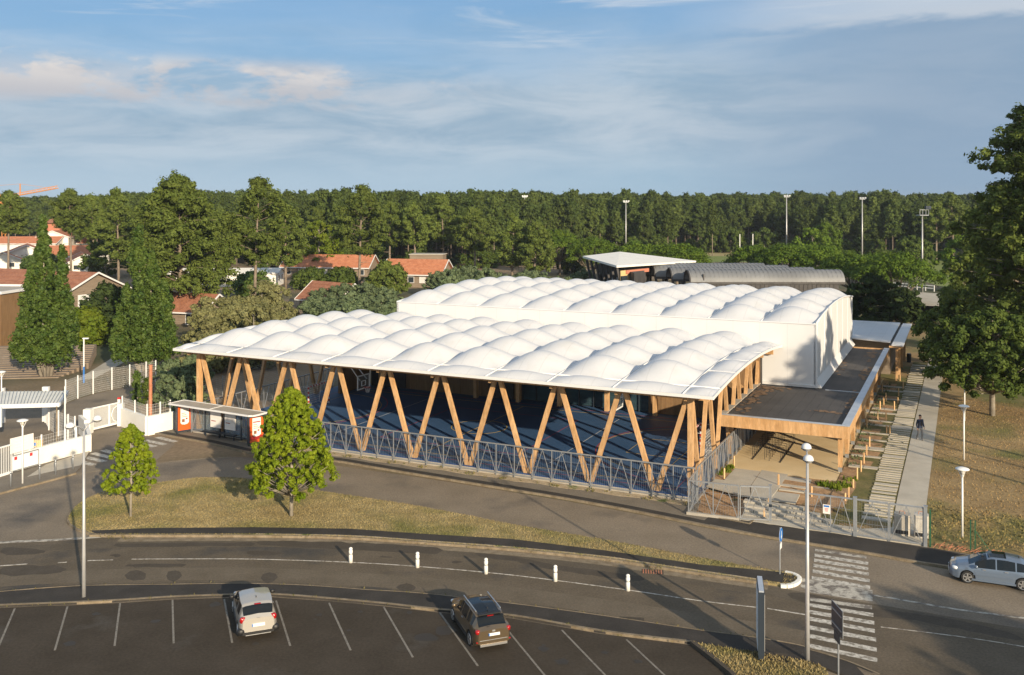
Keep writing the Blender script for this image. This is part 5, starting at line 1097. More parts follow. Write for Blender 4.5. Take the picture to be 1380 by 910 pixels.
# dark estate / suv seen from behind
L = 4.5
sv_ = [('number_plate', plate_m, (-.03, -.02, .80), (.02, .54, .12), 0), ('plate_band', blue_sign, (-.042, .23, .80), (.012, .05, .11), 0), ('oval_emblem', galv, (.0, 0, .95), (.03, .14, .07), 0), ('spoiler', black_m, (.62, 0, 1.50), (.22, 1.1, .04), 0), ('aerial', black_m, (.95, 0, 1.63), (.10, .04, .06), 0), ('skid_plate', alloy_m, (.015, 0, .33), (.10, 1.3, .10), 0), ('wiper', black_m, (.17, .05, 1.1), (.03, .5, .02), .1), ('bumper_step', galv, (.01, 0, .55), (.05, 1.35, .02), 0), ('brake_light', rlamp, (.50, 0, 1.44), (.04, .3, .03), 0)]
sv_ += both('tail_lamp', rlamp, (.12, .74, .93), (.26, .24, .20), .35)+both('lamp_housing', dark_st, (.05, .50, .90), (.08, .36, .13), 0)+both('roof_rail', alloy_m, (1.75, .60, 1.585), (1.9, .04, .05))+both('door_handle', galv, (2.0, .91, .90), (.16, .03, .03))+both('side_skirt', black_m, (2.25, .915, .34), (2.2, .04, .16))+both('reflector', rlamp, (.05, .78, .48), (.06, .10, .04))+both('head_lamp', hlamp, (4.25, .66, .74), (.25, .3, .12), -.4)
car('parked_car', 'dark brown estate car with silver roof rails parked at an angle in a bay', (-1.48, 41.88), R(110), .92, L, 1.84,
    [(0, .98), (.10, 1.05), (.22, 1.13), (.55, 1.42), (.78, 1.51), (1.6, 1.58), (2.4, 1.54), (2.8, 1.40), (3.35, 1.08), (4.0, .96), (4.4, .78), (4.5, .64)], [(0, .98), (.5, 1.05), (2.4, .98), (3.3, .96), (3.9, .90), (4.5, .64)], hwt(L), [(0, .78), (.5, .68), (1.4, .72), (2.5, .68), (3.4, .80)],
    paint_m('estate_paint', (.17, .125, .075), .6, .3), (.86, 3.6), .345, (2.5, 3.32), (.15, .60), ((.62, 1.35), (1.48, 2.2), (2.3, 3.0)), dict(mirror=3.02, bits=sv_, pano=(.75, 2.45), low=[(0, .38), (.25, .26), (4.2, .25), (4.5, .34)]))
# silver blue people carrier at the right edge
L = 4.3
mp_ = both('head_lamp', hlamp, (4.02, .66, .72), (.36, .30, .17), -.55)+both('door_handle', alloy_m, (1.55, .90, .88), (.17, .03, .035))+both('door_handle', alloy_m, (2.62, .905, .86), (.17, .03, .035))+both('side_skirt', paint_m('carrier_paint', (.15, .195, .265), .3), (2.15, .90, .27), (2.1, .05, .10))+both('side_moulding', MT['carrier_paint'], (2.2, .915, .55), (1.9, .02, .04))+both('tail_lamp', rlamp, (.12, .72, .95), (.2, .25, .4), .3)
mp_ += [('number_plate', plate_m, (4.33, 0, .42), (.02, .52, .11), 0), ('grille', black_m, (4.30, 0, .62), (.05, .62, .12), 0), ('round_emblem', alloy_m, (4.33, 0, .63), (.03, .12, .12), 0), ('lower_grille', black_m, (4.27, 0, .30), (.06, 1.0, .12), 0), ('aerial', black_m, (.9, 0, 1.50), (.05, .04, .07), 0)]
x, y = (24.54, 47.37)
car('parked_car', 'silver blue people carrier with alloy wheels parked at the right edge of the road', (24.05, 47.3), R(180-23), .92, L, 1.80,
    [(0, .92), (.15, 1.06), (.50, 1.32), (.85, 1.44), (1.6, 1.51), (2.2, 1.49), (2.7, 1.34), (3.4, 1.00), (3.9, .90), (4.2, .74), (4.3, .62)], [(0, .90), (.5, .98), (2.2, .93), (3.35, .90), (3.8, .84), (4.3, .60)], hwt(L), [(0, .80), (.5, .74), (1.4, .76), (2.5, .72), (3.4, .80)],
    MT['carrier_paint'], (.78, 3.42), .325, (2.45, 3.36), (.14, .46), ((.62, 1.05), (1.12, 1.98), (2.06, 3.08)), dict(mirror=3.0, bits=mp_, pano=(1.5, 2.4)))

# ---------------------------------------------------------------- person
def person(loc, rz, H_):
    t = thing('person', 'person in navy jacket and grey jeans walking along the concrete path', 'person', loc, rz); s = H_/1.8
    me = bpy.data.meshes.new('body'); 
    J = [((0, 0, .95), .16), ((0, -.01, 1.12), .165), ((0, -.01, 1.32), .195), ((0, 0, 1.44), .14), ((0, .0, 1.52), .055), ((0, -.01, 1.60), .075), ((0, -.02, 1.70), .098), ((0, -.01, 1.78), .07),
         ((.19, 0, 1.43), .075), ((.25, .04, 1.16), .068), ((.23, -.10, .98), .052), ((.20, -.17, .93), .036), ((-.19, 0, 1.43), .075), ((-.25, .05, 1.16), .068), ((-.25, .0, .95), .052), ((-.24, -.02, .87), .036),
         ((.09, 0, .88), .105), ((.10, -.12, .50), .07), ((.10, -.06, .10), .048), ((.10, -.20, .04), .038), ((-.09, .02, .88), .105), ((-.09, .06, .50), .07), ((-.09, .26, .14), .048), ((-.09, .18, .05), .038)]
    E = [(0, 1), (1, 2), (2, 3), (3, 4), (4, 5), (5, 6), (6, 7), (3, 8), (8, 9), (9, 10), (10, 11), (3, 12), (12, 13), (13, 14), (14, 15), (0, 16), (16, 17), (17, 18), (18, 19), (0, 20), (20, 21), (21, 22), (22, 23)]
    me.from_pydata([tuple(Vector(p)*s) for p, r in J], E, []); o = bpy.data.objects.new('body', me); col.objects.link(o); o.parent = t
    md = o.modifiers.new('skin', 'SKIN'); sk = me.skin_vertices[0].data
    for k, (p, r) in enumerate(J): sk[k].radius = (r*s, r*s*(.8 if k < 4 else 1)); sk[k].use_root = (k == 0)
    o.modifiers.new('sub', 'SUBSURF').levels = 2; o.modifiers['sub'].render_levels = 2
    m = bpy.data.materials.new('clothed_body'); m.use_nodes = True; nt = m.node_tree; b = nt.nodes['Principled BSDF']; b.inputs['Roughness'].default_value = .8
    tcn = nt.nodes.new('ShaderNodeTexCoord'); sp = nt.nodes.new('ShaderNodeSeparateXYZ'); nt.links.new(tcn.outputs['Object'], sp.inputs[0])
    rp = nt.nodes.new('ShaderNodeValToRGB'); rp.color_ramp.interpolation = 'CONSTANT'; el = rp.color_ramp.elements
    dv = nt.nodes.new('ShaderNodeMath'); dv.operation = 'DIVIDE'; dv.inputs[1].default_value = H_; nt.links.new(sp.outputs['Z'], dv.inputs[0]); nt.links.new(dv.outputs[0], rp.inputs[0])
    el[0].position = 0; el[0].color = (.45, .43, .40, 1); el[1].position = .05; el[1].color = (.12, .125, .135, 1)
    for p, c in ((.485, (.022, .032, .065, 1)), (.83, (.50, .30, .21, 1))): e = el.new(p); e.color = c
    nt.links.new(rp.outputs[0], b.inputs['Base Color']); me.materials.append(m)
    def ball(nm, mm, c, r): g = MB(); g.lathe((0, 0, 0), [(.02, -1), (.5, -.87), (.87, -.5), (1, 0), (.87, .5), (.5, .87), (.02, 1)], 12); g.v = [((c[0]+v[0]*r[0])*s, (c[1]+v[1]*r[1])*s, (c[2]+v[2]*r[2])*s) for v in g.v]; return g.build(nm, mm, t, smooth=True)
    ball('hair', hair_m, (0, .015, 1.745), (.098, .112, .085)); ball('shirt', shirt_m, (0, -.135, 1.22), (.06, .06, .22)); ball('nose', skin_m, (0, -.125, 1.69), (.015, .022, .022))
    for sx in (-1, 1):
        ball('ear', skin_m, (sx*.095, 0, 1.69), (.014, .02, .03)); ball('eye', hair_m, (sx*.035, -.108, 1.71), (.012, .01, .008))
        hx, hy, hz = (.19, -.20, .89) if sx > 0 else (-.24, -.03, .82); hnd = ball('hand', skin_m, (hx, hy, hz), (.028, .04, .05))
        for k in range(4): g = MB(); g.tube([Vector((hx, hy-.03+.02*k, hz-.03))*s, Vector((hx-.005*sx, hy-.034+.02*k, hz-.075+.006*abs(k-1)))*s, Vector((hx-.02*sx, hy-.034+.02*k, hz-.10))*s], [.010*s, .009*s, .007*s], 6); g.build('finger', skin_m, hnd)
        g = MB(); g.tube([Vector((hx, hy-.035, hz))*s, Vector((hx-.01*sx, hy-.065, hz-.04))*s], [.011*s, .008*s], 6); g.build('thumb', skin_m, hnd)
        ball('shoe', shoe_m, ((.10, -.16, .045) if sx > 0 else (-.09, .21, .05)), (.045, .13, .045))
    ball('collar', jacket_m, (0, .02, 1.49), (.085, .08, .04)); return t
x, y = (31.7, 73.42); person((x, y, .49), R(12), 1.95)

# ---------------------------------------------------------------- houses and far buildings
def house(name, label, x, y, rz, Lx, Ly, he, hr, wall_m=house_w, roof_m=tile_or, wins=3, ov=.5, hip=False, cat='house', chim=False, wood_gable=None, win_m=dark_win, doors=1, tiles=True):
    """gable roof, ridge along local x; the facade seen is at local -y"""
    t = thing(name, label, cat, (x, y, 0), rz)
    g = MB(); g.b2(-Lx/2, Lx/2, -Ly/2, Ly/2, 0, he); g.build('wall', wall_m, t)
    if not hip:
        for s in (-1, 1): g = MB(); g.add([(s*Lx/2, -Ly/2, he), (s*Lx/2, Ly/2, he), (s*Lx/2, 0, hr-.12), (s*(Lx/2-.2), -Ly/2, he), (s*(Lx/2-.2), Ly/2, he), (s*(Lx/2-.2), 0, hr-.12)], [(0, 1, 2), (5, 4, 3), (0, 2, 5, 3), (1, 4, 5, 2)]); g.build('gable', wood_gable or wall_m, t)
    sl = (hr-he)/(Ly/2); z0 = he-ov*sl
    for s in (-1, 1):
        hx = Lx/2+ov; rx = hx-(Ly/2 if hip else 0)
        g = MB(); v = [(-hx, s*(Ly/2+ov), z0), (hx, s*(Ly/2+ov), z0), (rx, 0, hr), (-rx, 0, hr)]
        g.add([(a, b, c) for a, b, c in v]+[(a, b, c+.14) for a, b, c in v], [(0, 1, 2, 3), (7, 6, 5, 4), (0, 4, 5, 1), (1, 5, 6, 2), (2, 6, 7, 3), (3, 7, 4, 0)]); rf = g.build('roof', roof_m, t)
        g = MB(); g.beam((-hx, s*(Ly/2+ov+.03), z0+.04), (hx, s*(Ly/2+ov+.03), z0+.04), .10, .22); g.build('gutter', white_trim, rf)
        if tiles:
            for k in range(1, 6):
                f = k/6; yy = s*(Ly/2+ov)*(1-f); zz = z0+(hr-z0)*f+.15; xx = hx-(hx-rx)*f; g = MB(); g.beam((-xx, yy, zz), (xx, yy, zz), .10, .05); g.build('tile_course', roof_m, rf)
        if hip:
            g = MB(); v = [(s*hx, -(Ly/2+ov), z0+.1), (s*hx, (Ly/2+ov), z0+.1), (s*rx, 0, hr+.1)]; g.add(v, [(0, 1, 2)] if s > 0 else [(2, 1, 0)]); g.build('hip_roof', roof_m, t)
        else:
            for e in (-1, 1): g = MB(); g.beam((e*hx, s*(Ly/2+ov), z0+.08), (e*hx, 0, hr+.08), .10, .24); g.build('verge_board', white_trim, rf)
    if chim: g = MB(); g.b2(Lx*.2, Lx*.2+.6, -.3, .3, hr-.6, hr+.9); g.build('chimney', wall_m, t); g = MB(); g.b2(Lx*.2-.1, Lx*.2+.7, -.4, .4, hr+.9, hr+1.0); g.build('chimney_cap', roof_m, t)
    for k in range(wins):
        xx = -Lx/2+Lx*(k+.5)/wins; fl = [he*.55] if he < 4 else [he*.28, he*.72]
        for z in fl:
            isd = (he < 4 and k % 3 == 1 and doors)
            w, h0, h1 = (.9, .1, 2.2) if isd else (1.3, z-.6, z+.6)
            g = MB(); g.b2(xx-w/2, xx+w/2, -Ly/2-.05, -Ly/2+.02, h0, h1); wn = g.build('door' if isd else 'window', win_m if (k % 2 == 0 or isd) else blind_m, t)
            for (a, b, c, d_) in ((xx-w/2-.08, xx-w/2, h0, h1), (xx+w/2, xx+w/2+.08, h0, h1), (xx-w/2-.08, xx+w/2+.08, h1, h1+.08), (xx-w/2-.1, xx+w/2+.1, h0-.08, h0)): g = MB(); g.b2(a, b, -Ly/2-.10, -Ly/2-.001, c, d_); g.build('window_frame', white_trim, wn)
    for s in (-1, 1):
        for k in range(2):
            yy = -Ly/4+k*Ly/2; g = MB(); g.b2(min(s*Lx/2, s*(Lx/2+.05)), max(s*Lx/2, s*(Lx/2+.05)), yy-.6, yy+.6, he*.4, he*.4+1.1); g.build('window', win_m, t)
    return t
def HX(px, Y): return (px-690)/1274*Y
house('school_wing', 'long low timber school building with orange tiled roof beyond the broom bushes', HX(446,238), 238, R(-9), 22, 9, 3.0, 5.6, timber_g, tile_or, 7, .6, cat='school building')
house('school_wing', 'timber school building with gable end to the right and orange roof behind the hall', HX(562,212), 214, R(-14), 13.5, 9, 3.1, 5.9, timber_g, tile_or, 5, .6, cat='school building', wood_gable=timber_g)
t = thing('grey_block', 'small pale grey roof block behind the right timber school building', 'building', (HX(577,228), 228, 0), R(-6)); g = MB(); g.b2(-4, 4, -2.5, 2.5, 0, 6.3); g.build('wall', timber_g, t); g = MB(); g.b2(-4.2, 4.2, -2.7, 2.7, 6.3, 6.5); g.build('roof_edge', concrete, t)
house('dark_roof_house', 'low building with dark red tiled roof in front of the timber school', HX(452,170), 168, R(-38), 10, 7, 2.0, 4.6, timber_g, tile_br, 3, .6, cat='house')
house('dark_roof_house', 'low house with worn red roof between the cypress and the broom bushes', HX(262,152), 150, R(-20), 10, 7, 2.2, 4.4, timber_g, tile_br, 2, .6, cat='house')
house('white_sheds', 'long white flat building glimpsed under the big pine crowns', HX(300,215), 215, R(4), 26, 8, 3.0, 3.8, house_w, MT['house_render'], 6, .3, cat='building', tiles=False)
# the timber school building at the left, with its perforated dark box
t = house('timber_school', 'weathered timber building with brown tiled roof and a wide white window at the left', HX(95,143)-7.5, 146, R(-24), 27, 12, 5.7, 8.4, timber_g, tile_br, 0, .7, cat='school building', wood_gable=timber_g)
for k in range(16):
    g = MB(); g.b2(13.52, 13.58, -6, 6, .35*k+.02, .35*k+.33); g.build('wall_board', timber_g, t)
g = MB(); g.b2(13.58, 13.7, -3.2, 1.4, 3.6, 5.4); wn = g.build('window', white_trim, t)
for a, b in ((-3.0, -1.0), (-.8, 1.2)): g = MB(); g.b2(13.7, 13.73, a, b, 3.75, 4.5); g.build('pane', dark_win, wn)
g = MB(); g.b2(13.7, 13.73, -3.0, 1.2, 4.6, 5.3); g.build('blind', blind_m, wn)
t = thing('perforated_box', 'brown perforated metal box building with white flat roof edge at the far left', 'building', (HX(2,128), 128, 0), R(-6))
g = MB(); g.b2(-12, 3.3, -5, 5, 0, 7.0); g.build('wall', timber_d, t)
for k in range(20): g = MB(); x0 = -12+k*.765; g.b2(x0+.03, x0+.73, -5.06, -5.0, .1, 6.9); g.build('wall_panel', timber_d, t)
for (a, b, c, d_) in ((-12.3, 3.6, -5.3, -5.0), (-12.3, 3.6, 5.0, 5.3), (3.3, 3.6, -5, 5)): g = MB(); g.b2(a, b, c, d_, 7.0, 7.35); g.build('roof_edge', white_trim, t)
g = MB(); g.b2(-12, 3.3, -5, 5, 7.0, 7.1); g.build('roof', concrete, t)
# white houses with orange roofs, far left
hs = [(8, 262, -70, 11, 9, 3.8, 6.2, 'white gabled house at the left edge behind the first tall pine'), (36, 268, -64, 14, 10, 5.6, 8.2, 'two storey white house with orange roof beside the tall left pine'),
      (22, 318, 5, 30, 12, 6.2, 8.6, 'long white building with orange roof and dark eaves line far left'), (78, 325, -80, 12, 10, 8.4, 10.8, 'tall white gabled house rising left of the second tall pine'),
      (100, 285, 0, 16, 12, 3.6, 6.8, 'orange roofed house seen right of the pointed hornbeam'), (112, 255, -60, 11, 9, 3.4, 6.0, 'small white gable with orange roof low beside the pine trunk'),
      (118, 335, 6, 24, 12, 5.8, 8.2, 'orange roofs between the two tall pine trunks'), (150, 330, -10, 18, 11, 5.5, 8.0, 'orange roofed house half hidden by the pines left of the big crown'), (-30, 300, -20, 20, 11, 5.5, 8.2, 'white house just outside the left edge')]
for (px, Y, rz, lx, ly, he, hr, lb) in hs[:-1]: house('white_house', lb, HX(px, Y), Y, R(rz), lx, ly, he*.84, hr*.84, house_w, tile_or, 4, .5)
t = thing('roof_tower', 'small brown hipped roof rising behind the white houses', 'building', (HX(76,345), 345, 0), .1); g = MB(); g.b2(-4, 4, -4, 4, 0, 11.3); g.build('wall', red_w, t); g = MB(); g.add([(-5, -5, 11.3), (5, -5, 11.3), (5, 5, 11.3), (-5, 5, 11.3), (0, 0, 13.2)], [(0, 1, 4), (1, 2, 4), (2, 3, 4), (3, 0, 4), (3, 2, 1, 0)]); g.build('roof', tile_br, t)
# tower crane
t = thing('tower_crane', 'orange tower crane with its jib above the trees at the far left', 'crane', (HX(7,400), 400, 0), R(-18))
g = MB(); g.b2(-.9, .9, -.9, .9, 0, 2); g.build('crane_base', crane_m, t)
g = MB()
for (i, j) in ((-1, -1), (1, -1), (1, 1), (-1, 1)): g.beam((i*.9, j*.9, 0), (i*.9, j*.9, 22.5), .22)
for k in range(14):
    z = k*1.6; s = 1 if k % 2 else -1
    for j in (-1, 1): g.beam((-.9*s, j*.9, z), (.9*s, j*.9, z+1.6), .12); g.beam((j*.9, -.9*s, z), (j*.9, .9*s, z+1.6), .12)
o = g.build('mast', crane_m, t); g = MB(); g.b2(-1.6, 1.6, -1.4, 1.4, 16.5, 19.0); g.build('climbing_frame', crane_m, t)
j0 = Vector((-9, 0, 19.3)); j1 = Vector((27.5, 0, 24.6)); g = MB()
for (dy, dz) in ((-.6, 0), (.6, 0), (0, 1.0)): g.beam(j0+Vector((0, dy, dz)), j1+Vector((0, dy, dz)), .24)
for k in range(24):
    p = j0.lerp(j1, k/24); q = j0.lerp(j1, (k+1)/24); g.beam(p+Vector((0, -.6, 0)), p.lerp(q, .5)+Vector((0, 0, 1.0)), .12); g.beam(p.lerp(q, .5)+Vector((0, 0, 1.0)), q+Vector((0, .6, 0)), .12)
g.build('jib', crane_m, t)
g = MB(); g.beam((-2.0, 0, 20), (-4.5, 0, 25.8), .4); g.beam((8, 0, 22), (8, 0, 26.5), .35); g.beam((-4.5, 0, 25.8), (8, 0, 26.5), .10); g.beam((8, 0, 26.5), (24, 0, 24.6), .10); g.build('tie_mast', crane_m, t)
g = MB(); g.b2(-9.5, -6.5, -.8, .8, 17.8, 19.6); g.build('counterweight', concrete, t)
# hall with pale tilted roof and leaning struts
t = thing('pale_roof_hall', 'hall with a pale tilted flat roof and dark leaning struts beyond the quilted roof', 'building', (0, 0, 0))
P4 = [(13.6, 182, 8.2), (22.4, 196, 8.3), (37.0, 190, 6.8), (17.6, 159, 7.9)]
g = MB(); g.add([(x, y, z) for x, y, z in P4]+[(x, y, z+.35) for x, y, z in P4], [(0, 1, 2, 3), (7, 6, 5, 4), (0, 4, 5, 1), (1, 5, 6, 2), (2, 6, 7, 3), (3, 7, 4, 0)][::1]); g.build('roof', wall_white, t)
a = Vector((13.6, 182, 0)); b = Vector((17.6, 159, 0)); inn = Vector((3.0, .6, 0))
g = MB(); g.prism([(a+inn*1.0)[:2], (b+inn*1.0)[:2], (23.5, 166), (23, 188)], 0, 7.0); g.build('wall', dark_w, t)
g = MB(); g.beam((18.4, 160.2, 3.8), (23.0, 165.5, 3.8), .15, 7.0); g.build('front_wall', yellow_w, t); g = MB(); g.beam((19.4, 161.2, 7.0), (24.0, 166.4, 7.0), .3, .6); g.build('red_band', red_w, t)
g = MB(); g.beam((18.5, 160.1, 4.8), (19.6, 161.4, 4.8), .24, 3.2); g.build('window', dark_win, t)
for k in range(7):
    p = a.lerp(b, (k+.3)/6.8); g = MB(); g.beam(p+Vector((.5, 0, 7.9)), p+Vector((2.2, .3, 0)), .5, .35); g.build('strut', dark_w, t)
    g = MB(); q = a.lerp(b, (k+.7)/7.5)+inn*.9; g.b2(q.x-.06, q.x+.04, q.y-1.0, q.y+1.0, 1.5, 5.5); g.build('window', blind_m, t)
# barrel vaulted hall
t = thing('barrel_vault_hall', 'dark building with four parallel ribbed metal barrel vaults', 'building', (0, 0, 0))
for k in range(4):
    yc = 164+k*5.7; xs_ = 30.4-k*2.15; xe = 56.8-k*2.9; rr = 2.85; vs = []; fs = []; n = 12
    for x in (xs_, xe):
        for j in range(n+1):
            u = math.pi*j/n; vs.append((x, yc-rr*math.cos(u)*1.0, 5.3+1.95*math.sin(u)))
    for x in (xs_, xe):
        for j in range(n+1):
            u = math.pi*j/n; vs.append((x, yc-(rr-.2)*math.cos(u), 5.3+1.70*math.sin(u)))
    m1 = n+1
    for j in range(n): fs += [(j, m1+j, m1+j+1, j+1), (2*m1+j, 2*m1+j+1, 3*m1+j+1, 3*m1+j), (j, j+1, 2*m1+j+1, 2*m1+j), (m1+j, 3*m1+j, 3*m1+j+1, m1+j+1)]
    rf = MB().add(vs, fs).build('vault', metal_rf, t, smooth=True, auto=30)
    nr = 34
    for q in range(nr):
        x = xs_+(xe-xs_)*(q+.5)/nr; g = MB(); g.tube([(x, yc-rr*math.cos(u), 5.32+1.98*math.sin(u)) for u in np.linspace(0, math.pi, 8)], .05, 4, False); g.build('roof_rib', metal_rf, rf)
    g = MB(); g.b2(xs_-.1, xe, yc-2.85, yc-2.7, 4.9, 5.3); g.build('gutter', dark_w, t)
    g = MB(); g.tube([(xs_, yc-(rr-.05)*math.cos(u), 5.25+1.85*math.sin(u)) for u in np.linspace(0, math.pi, 13)], .16, 6, False); g.build('arch_rim', dark_w, t)
    g = MB(); g.b2(xs_+2.2, xs_+2.4, yc-2.8, yc+2.8, 0, 6.6); g.build('wall', dark_w, t)
    g = MB(); g.b2(xs_+2.05, xs_+2.18, yc-1.6, yc+.9, 1.0, 4.9); g.build('window', blind_m if k == 3 else dark_win, t)
    g = MB(); g.beam((xs_+.1, yc-2.8, 5.2), (xs_+1.3, yc-2.8, 0), .4, .4); g.build('strut', dark_w, t)
g = MB(); g.b2(32, 55.8, 161.35, 161.6, 3.3, 4.9); g.build('dark_band', dark_w, t)
for k in range(32): g = MB(); g.b2(32+k*.74, 32.67+k*.74, 161.26, 161.34, 3.35, 4.85); g.build('band_panel', dark_w, t)
g = MB(); g.b2(32.5, 55, 162.0, 162.3, 0, 3.3); g.build('wall', red_w, t)
for x in (43, 52.5): g = MB(); g.b2(x, x+3.6, 161.85, 162.0, 0, 3.25); g.build('yellow_panel', yellow_w, t)
# floodlight masts
def mast(label, px, Y, ztop, w, cage=False):
    t = thing('floodlight_mast', label, 'floodlight mast', (HX(px, Y), Y, 0), .3)
    MB().tube([(0, 0, 0), (0, 0, ztop)], [w*.85, w*.5], 8).build('pole', pole_m, t, smooth=True)
    if cage:
        MB().b2(-1.1, 1.1, -.6, .6, ztop-.1, ztop+.05).build('platform', galv, t)
        for x in (-1.1, -.4, .4, 1.1): MB().b2(x-.04, x+.04, -.6, -.52, ztop, ztop+1.1).build('rail_post', galv, t)
        MB().b2(-1.1, 1.1, -.6, -.52, ztop+1.05, ztop+1.15).build('rail', galv, t)
        for x in (.5, 1.1): MB().b2(x-.35, x+.35, -.9, -.5, ztop+1.2, ztop+1.9).build('floodlight', dark_st, t)
    else:
        MB().b2(-.9, .9, -.12, .12, ztop, ztop+.25).build('crossarm', galv, t)
        for x in (-.8, 0, .8): MB().b2(x-.28, x+.28, -.35, -.05, ztop+.25, ztop+.65).build('floodlight', galv, t)
mast('pale floodlight mast farthest left above the tree line', 707, 330, 20.55, .30); mast('pale floodlight mast standing above the round pines in the middle', 843.5, 300, 18.76, .28)
mast('tall floodlight mast left of the right hand pair', 1060, 270, 20.27, .27); mast('tall floodlight mast in the middle of the right hand group', 1162, 262, 19.62, .26)
mast('nearest floodlight mast with a railed platform on top', 1243, 196, 16.23, .24, True)
for k, (px, Y, z) in enumerate(((997, 335, 7.5), (1014.5, 338, 7.5), (831, 330, 5), (1340, 250, 6))):
    t = thing('goal_mast', ('left white pole at the edge of the far field', 'right white pole at the edge of the far field', 'short white post between the round pines', 'white post far right behind the pines')[k], 'pole', (HX(px, Y), Y, 0)); MB().tube([(0, 0, 0), (0, 0, z)], .16, 6).build('pole', steel_w, t); MB().lathe((0, 0, 0), [(.3, 0), (.3, .2)], 8).build('pole_base', concrete, t)
# long white paling by the field, left of the pale roofed hall
def rail_fence(label, x0, y0, x1, y1, n, h, m):
    d = Vector((x1-x0, y1-y0, 0)); t = thing('rail_fence', label, 'fence', (x0, y0, 0), math.atan2(d.y, d.x)); L_ = d.length
    for k in range(n+1): MB().b2(L_*k/n-.08, L_*k/n+.08, -.08, .08, 0, h).build('post', m, t)
    for z in (h*.5, h*.92): MB().b2(0, L_, -.04, .04, z-.1, z+.1).build('rail', m, t)
rail_fence('pale post and rail fence along the field left of the pale roofed hall', HX(690,265), 262, HX(785,262), 262, 22, 1.5, kerb_m)
rail_fence('white railing by the lane behind the dark cedar', HX(1175,210), 212, HX(1245,205), 200, 8, 1.3, steel_w)
g = MB(); g.sheet([(HX(1150,160), 150), (HX(1235,160), 145), (HX(1245,200), 190), (HX(1190,200), 200)], .45); structure('lane', g, conc_warm)
t = thing('blue_post_lamp', 'slim white lamp post with blue base left of the second hornbeam', 'lamp', (*(-44.93, 99.2), 0)); MB().tube([(0, 0, 0), (0, 0, 1.7)], .09, 8).build('post_base', blue_sign, t); MB().tube([(0, 0, 1.7), (0, 0, 4.6)], .07, 8).build('pole', steel_w, t); MB().b2(-.1, .5, -.1, .1, 4.6, 4.72).build('lamp_head', steel_w, t)
t = thing('blue_post_lamp', 'slim dark post with blue base right of the footpath', 'lamp', (*(-47.41, 112.59), 0)); MB().tube([(0, 0, 0), (0, 0, 2.0)], .09, 8).build('post_base', blue_sign, t); MB().tube([(0, 0, 2.0), (0, 0, 4.0)], .07, 8).build('pole', dark_st, t)

# evening air: one even, thin haze round everything
hz = MB(); hz.b2(-1850, 1850, -420, 1790, -1.0, 33.0); ho = hz.build('haze', MT['line_white']); ho['kind'] = 'stuff'; ho['label'] = 'thin evening haze over the far wood'
hm = bpy.data.materials.new('haze_air'); hm.use_nodes = True; hn = hm.node_tree; hn.nodes.remove(hn.nodes['Principled BSDF'])
pv = hn.nodes.new('ShaderNodeVolumePrincipled'); pv.inputs['Color'].default_value = (.80, .86, .95, 1); pv.inputs['Density'].default_value = .00014; pv.inputs['Anisotropy'].default_value = .2
hn.links.new(pv.outputs[0], hn.nodes['Material Output'].inputs['Volume']); ho.data.materials.clear(); ho.data.materials.append(hm)

# ---------------------------------------------------------------- trees
def np_mesh(name, V, F, m, smooth=False):
    me = bpy.data.meshes.new(name); k = F.shape[1]
    me.vertices.add(len(V)); me.vertices.foreach_set('co', V.astype(np.float32).ravel())
    me.loops.add(F.size); me.loops.foreach_set('vertex_index', F.astype(np.int32).ravel())
    me.polygons.add(len(F)); me.polygons.foreach_set('loop_start', np.arange(0, F.size, k, dtype=np.int32)); me.polygons.foreach_set('loop_total', np.full(len(F), k, dtype=np.int32))
    me.update(calc_edges=True); me.materials.append(m); return me
def leaves(centers, radii, n, size, rg, squash=.75, elong=2.0, up=.35, out=1.0):
    """clumps of small leaf quads: centers (k,3), radii (k,), n leaves each"""
    C = np.repeat(np.asarray(centers), n, axis=0); Rr = np.repeat(np.asarray(radii), n)
    d = rg.normal(size=C.shape); d /= np.linalg.norm(d, axis=1)[:, None]
    r = Rr*(rg.uniform(.12, 1.0, len(C))**.55)*(.85+.45*rg.uniform(0, 1, len(C))**3)
    ax = np.repeat(rg.uniform(.7, 1.3, (len(centers), 3)), n, axis=0)*np.array([1, 1, squash])
    tilt = np.repeat(rg.normal(size=(len(centers), 3))*.35, n, axis=0)
    P_ = C+d*r[:, None]*ax; P_ += tilt*((P_-C)*d).sum(1)[:, None]
    nrm = d*out+rg.normal(size=C.shape)*.38+np.array([0, 0, up]); nrm /= np.linalg.norm(nrm, axis=1)[:, None]
    t = np.cross(nrm, rg.normal(size=C.shape)); t /= np.linalg.norm(t, axis=1)[:, None]; b = np.cross(nrm, t)
    s = size*rg.uniform(.6, 1.35, len(C)); a = t*(s*elong*.5)[:, None]; c = b*(s*.5)[:, None]
    V = np.stack([P_-a, P_-c, P_+a, P_+c], axis=1).reshape(-1, 3); F = np.arange(len(V)).reshape(-1, 4)
    return V, F
def tree_obj(name, label, cat, loc, trunk, bark, V, F, leafm, group=None, rz=0.0, nm='crown'):
    t = thing(name, label, cat, loc, rz, group)
    trunk.build('trunk', bark, t, smooth=True)
    me = np_mesh(nm, V, F, leafm); o = bpy.data.objects.new(nm, me); col.objects.link(o); o.parent = t
    return t
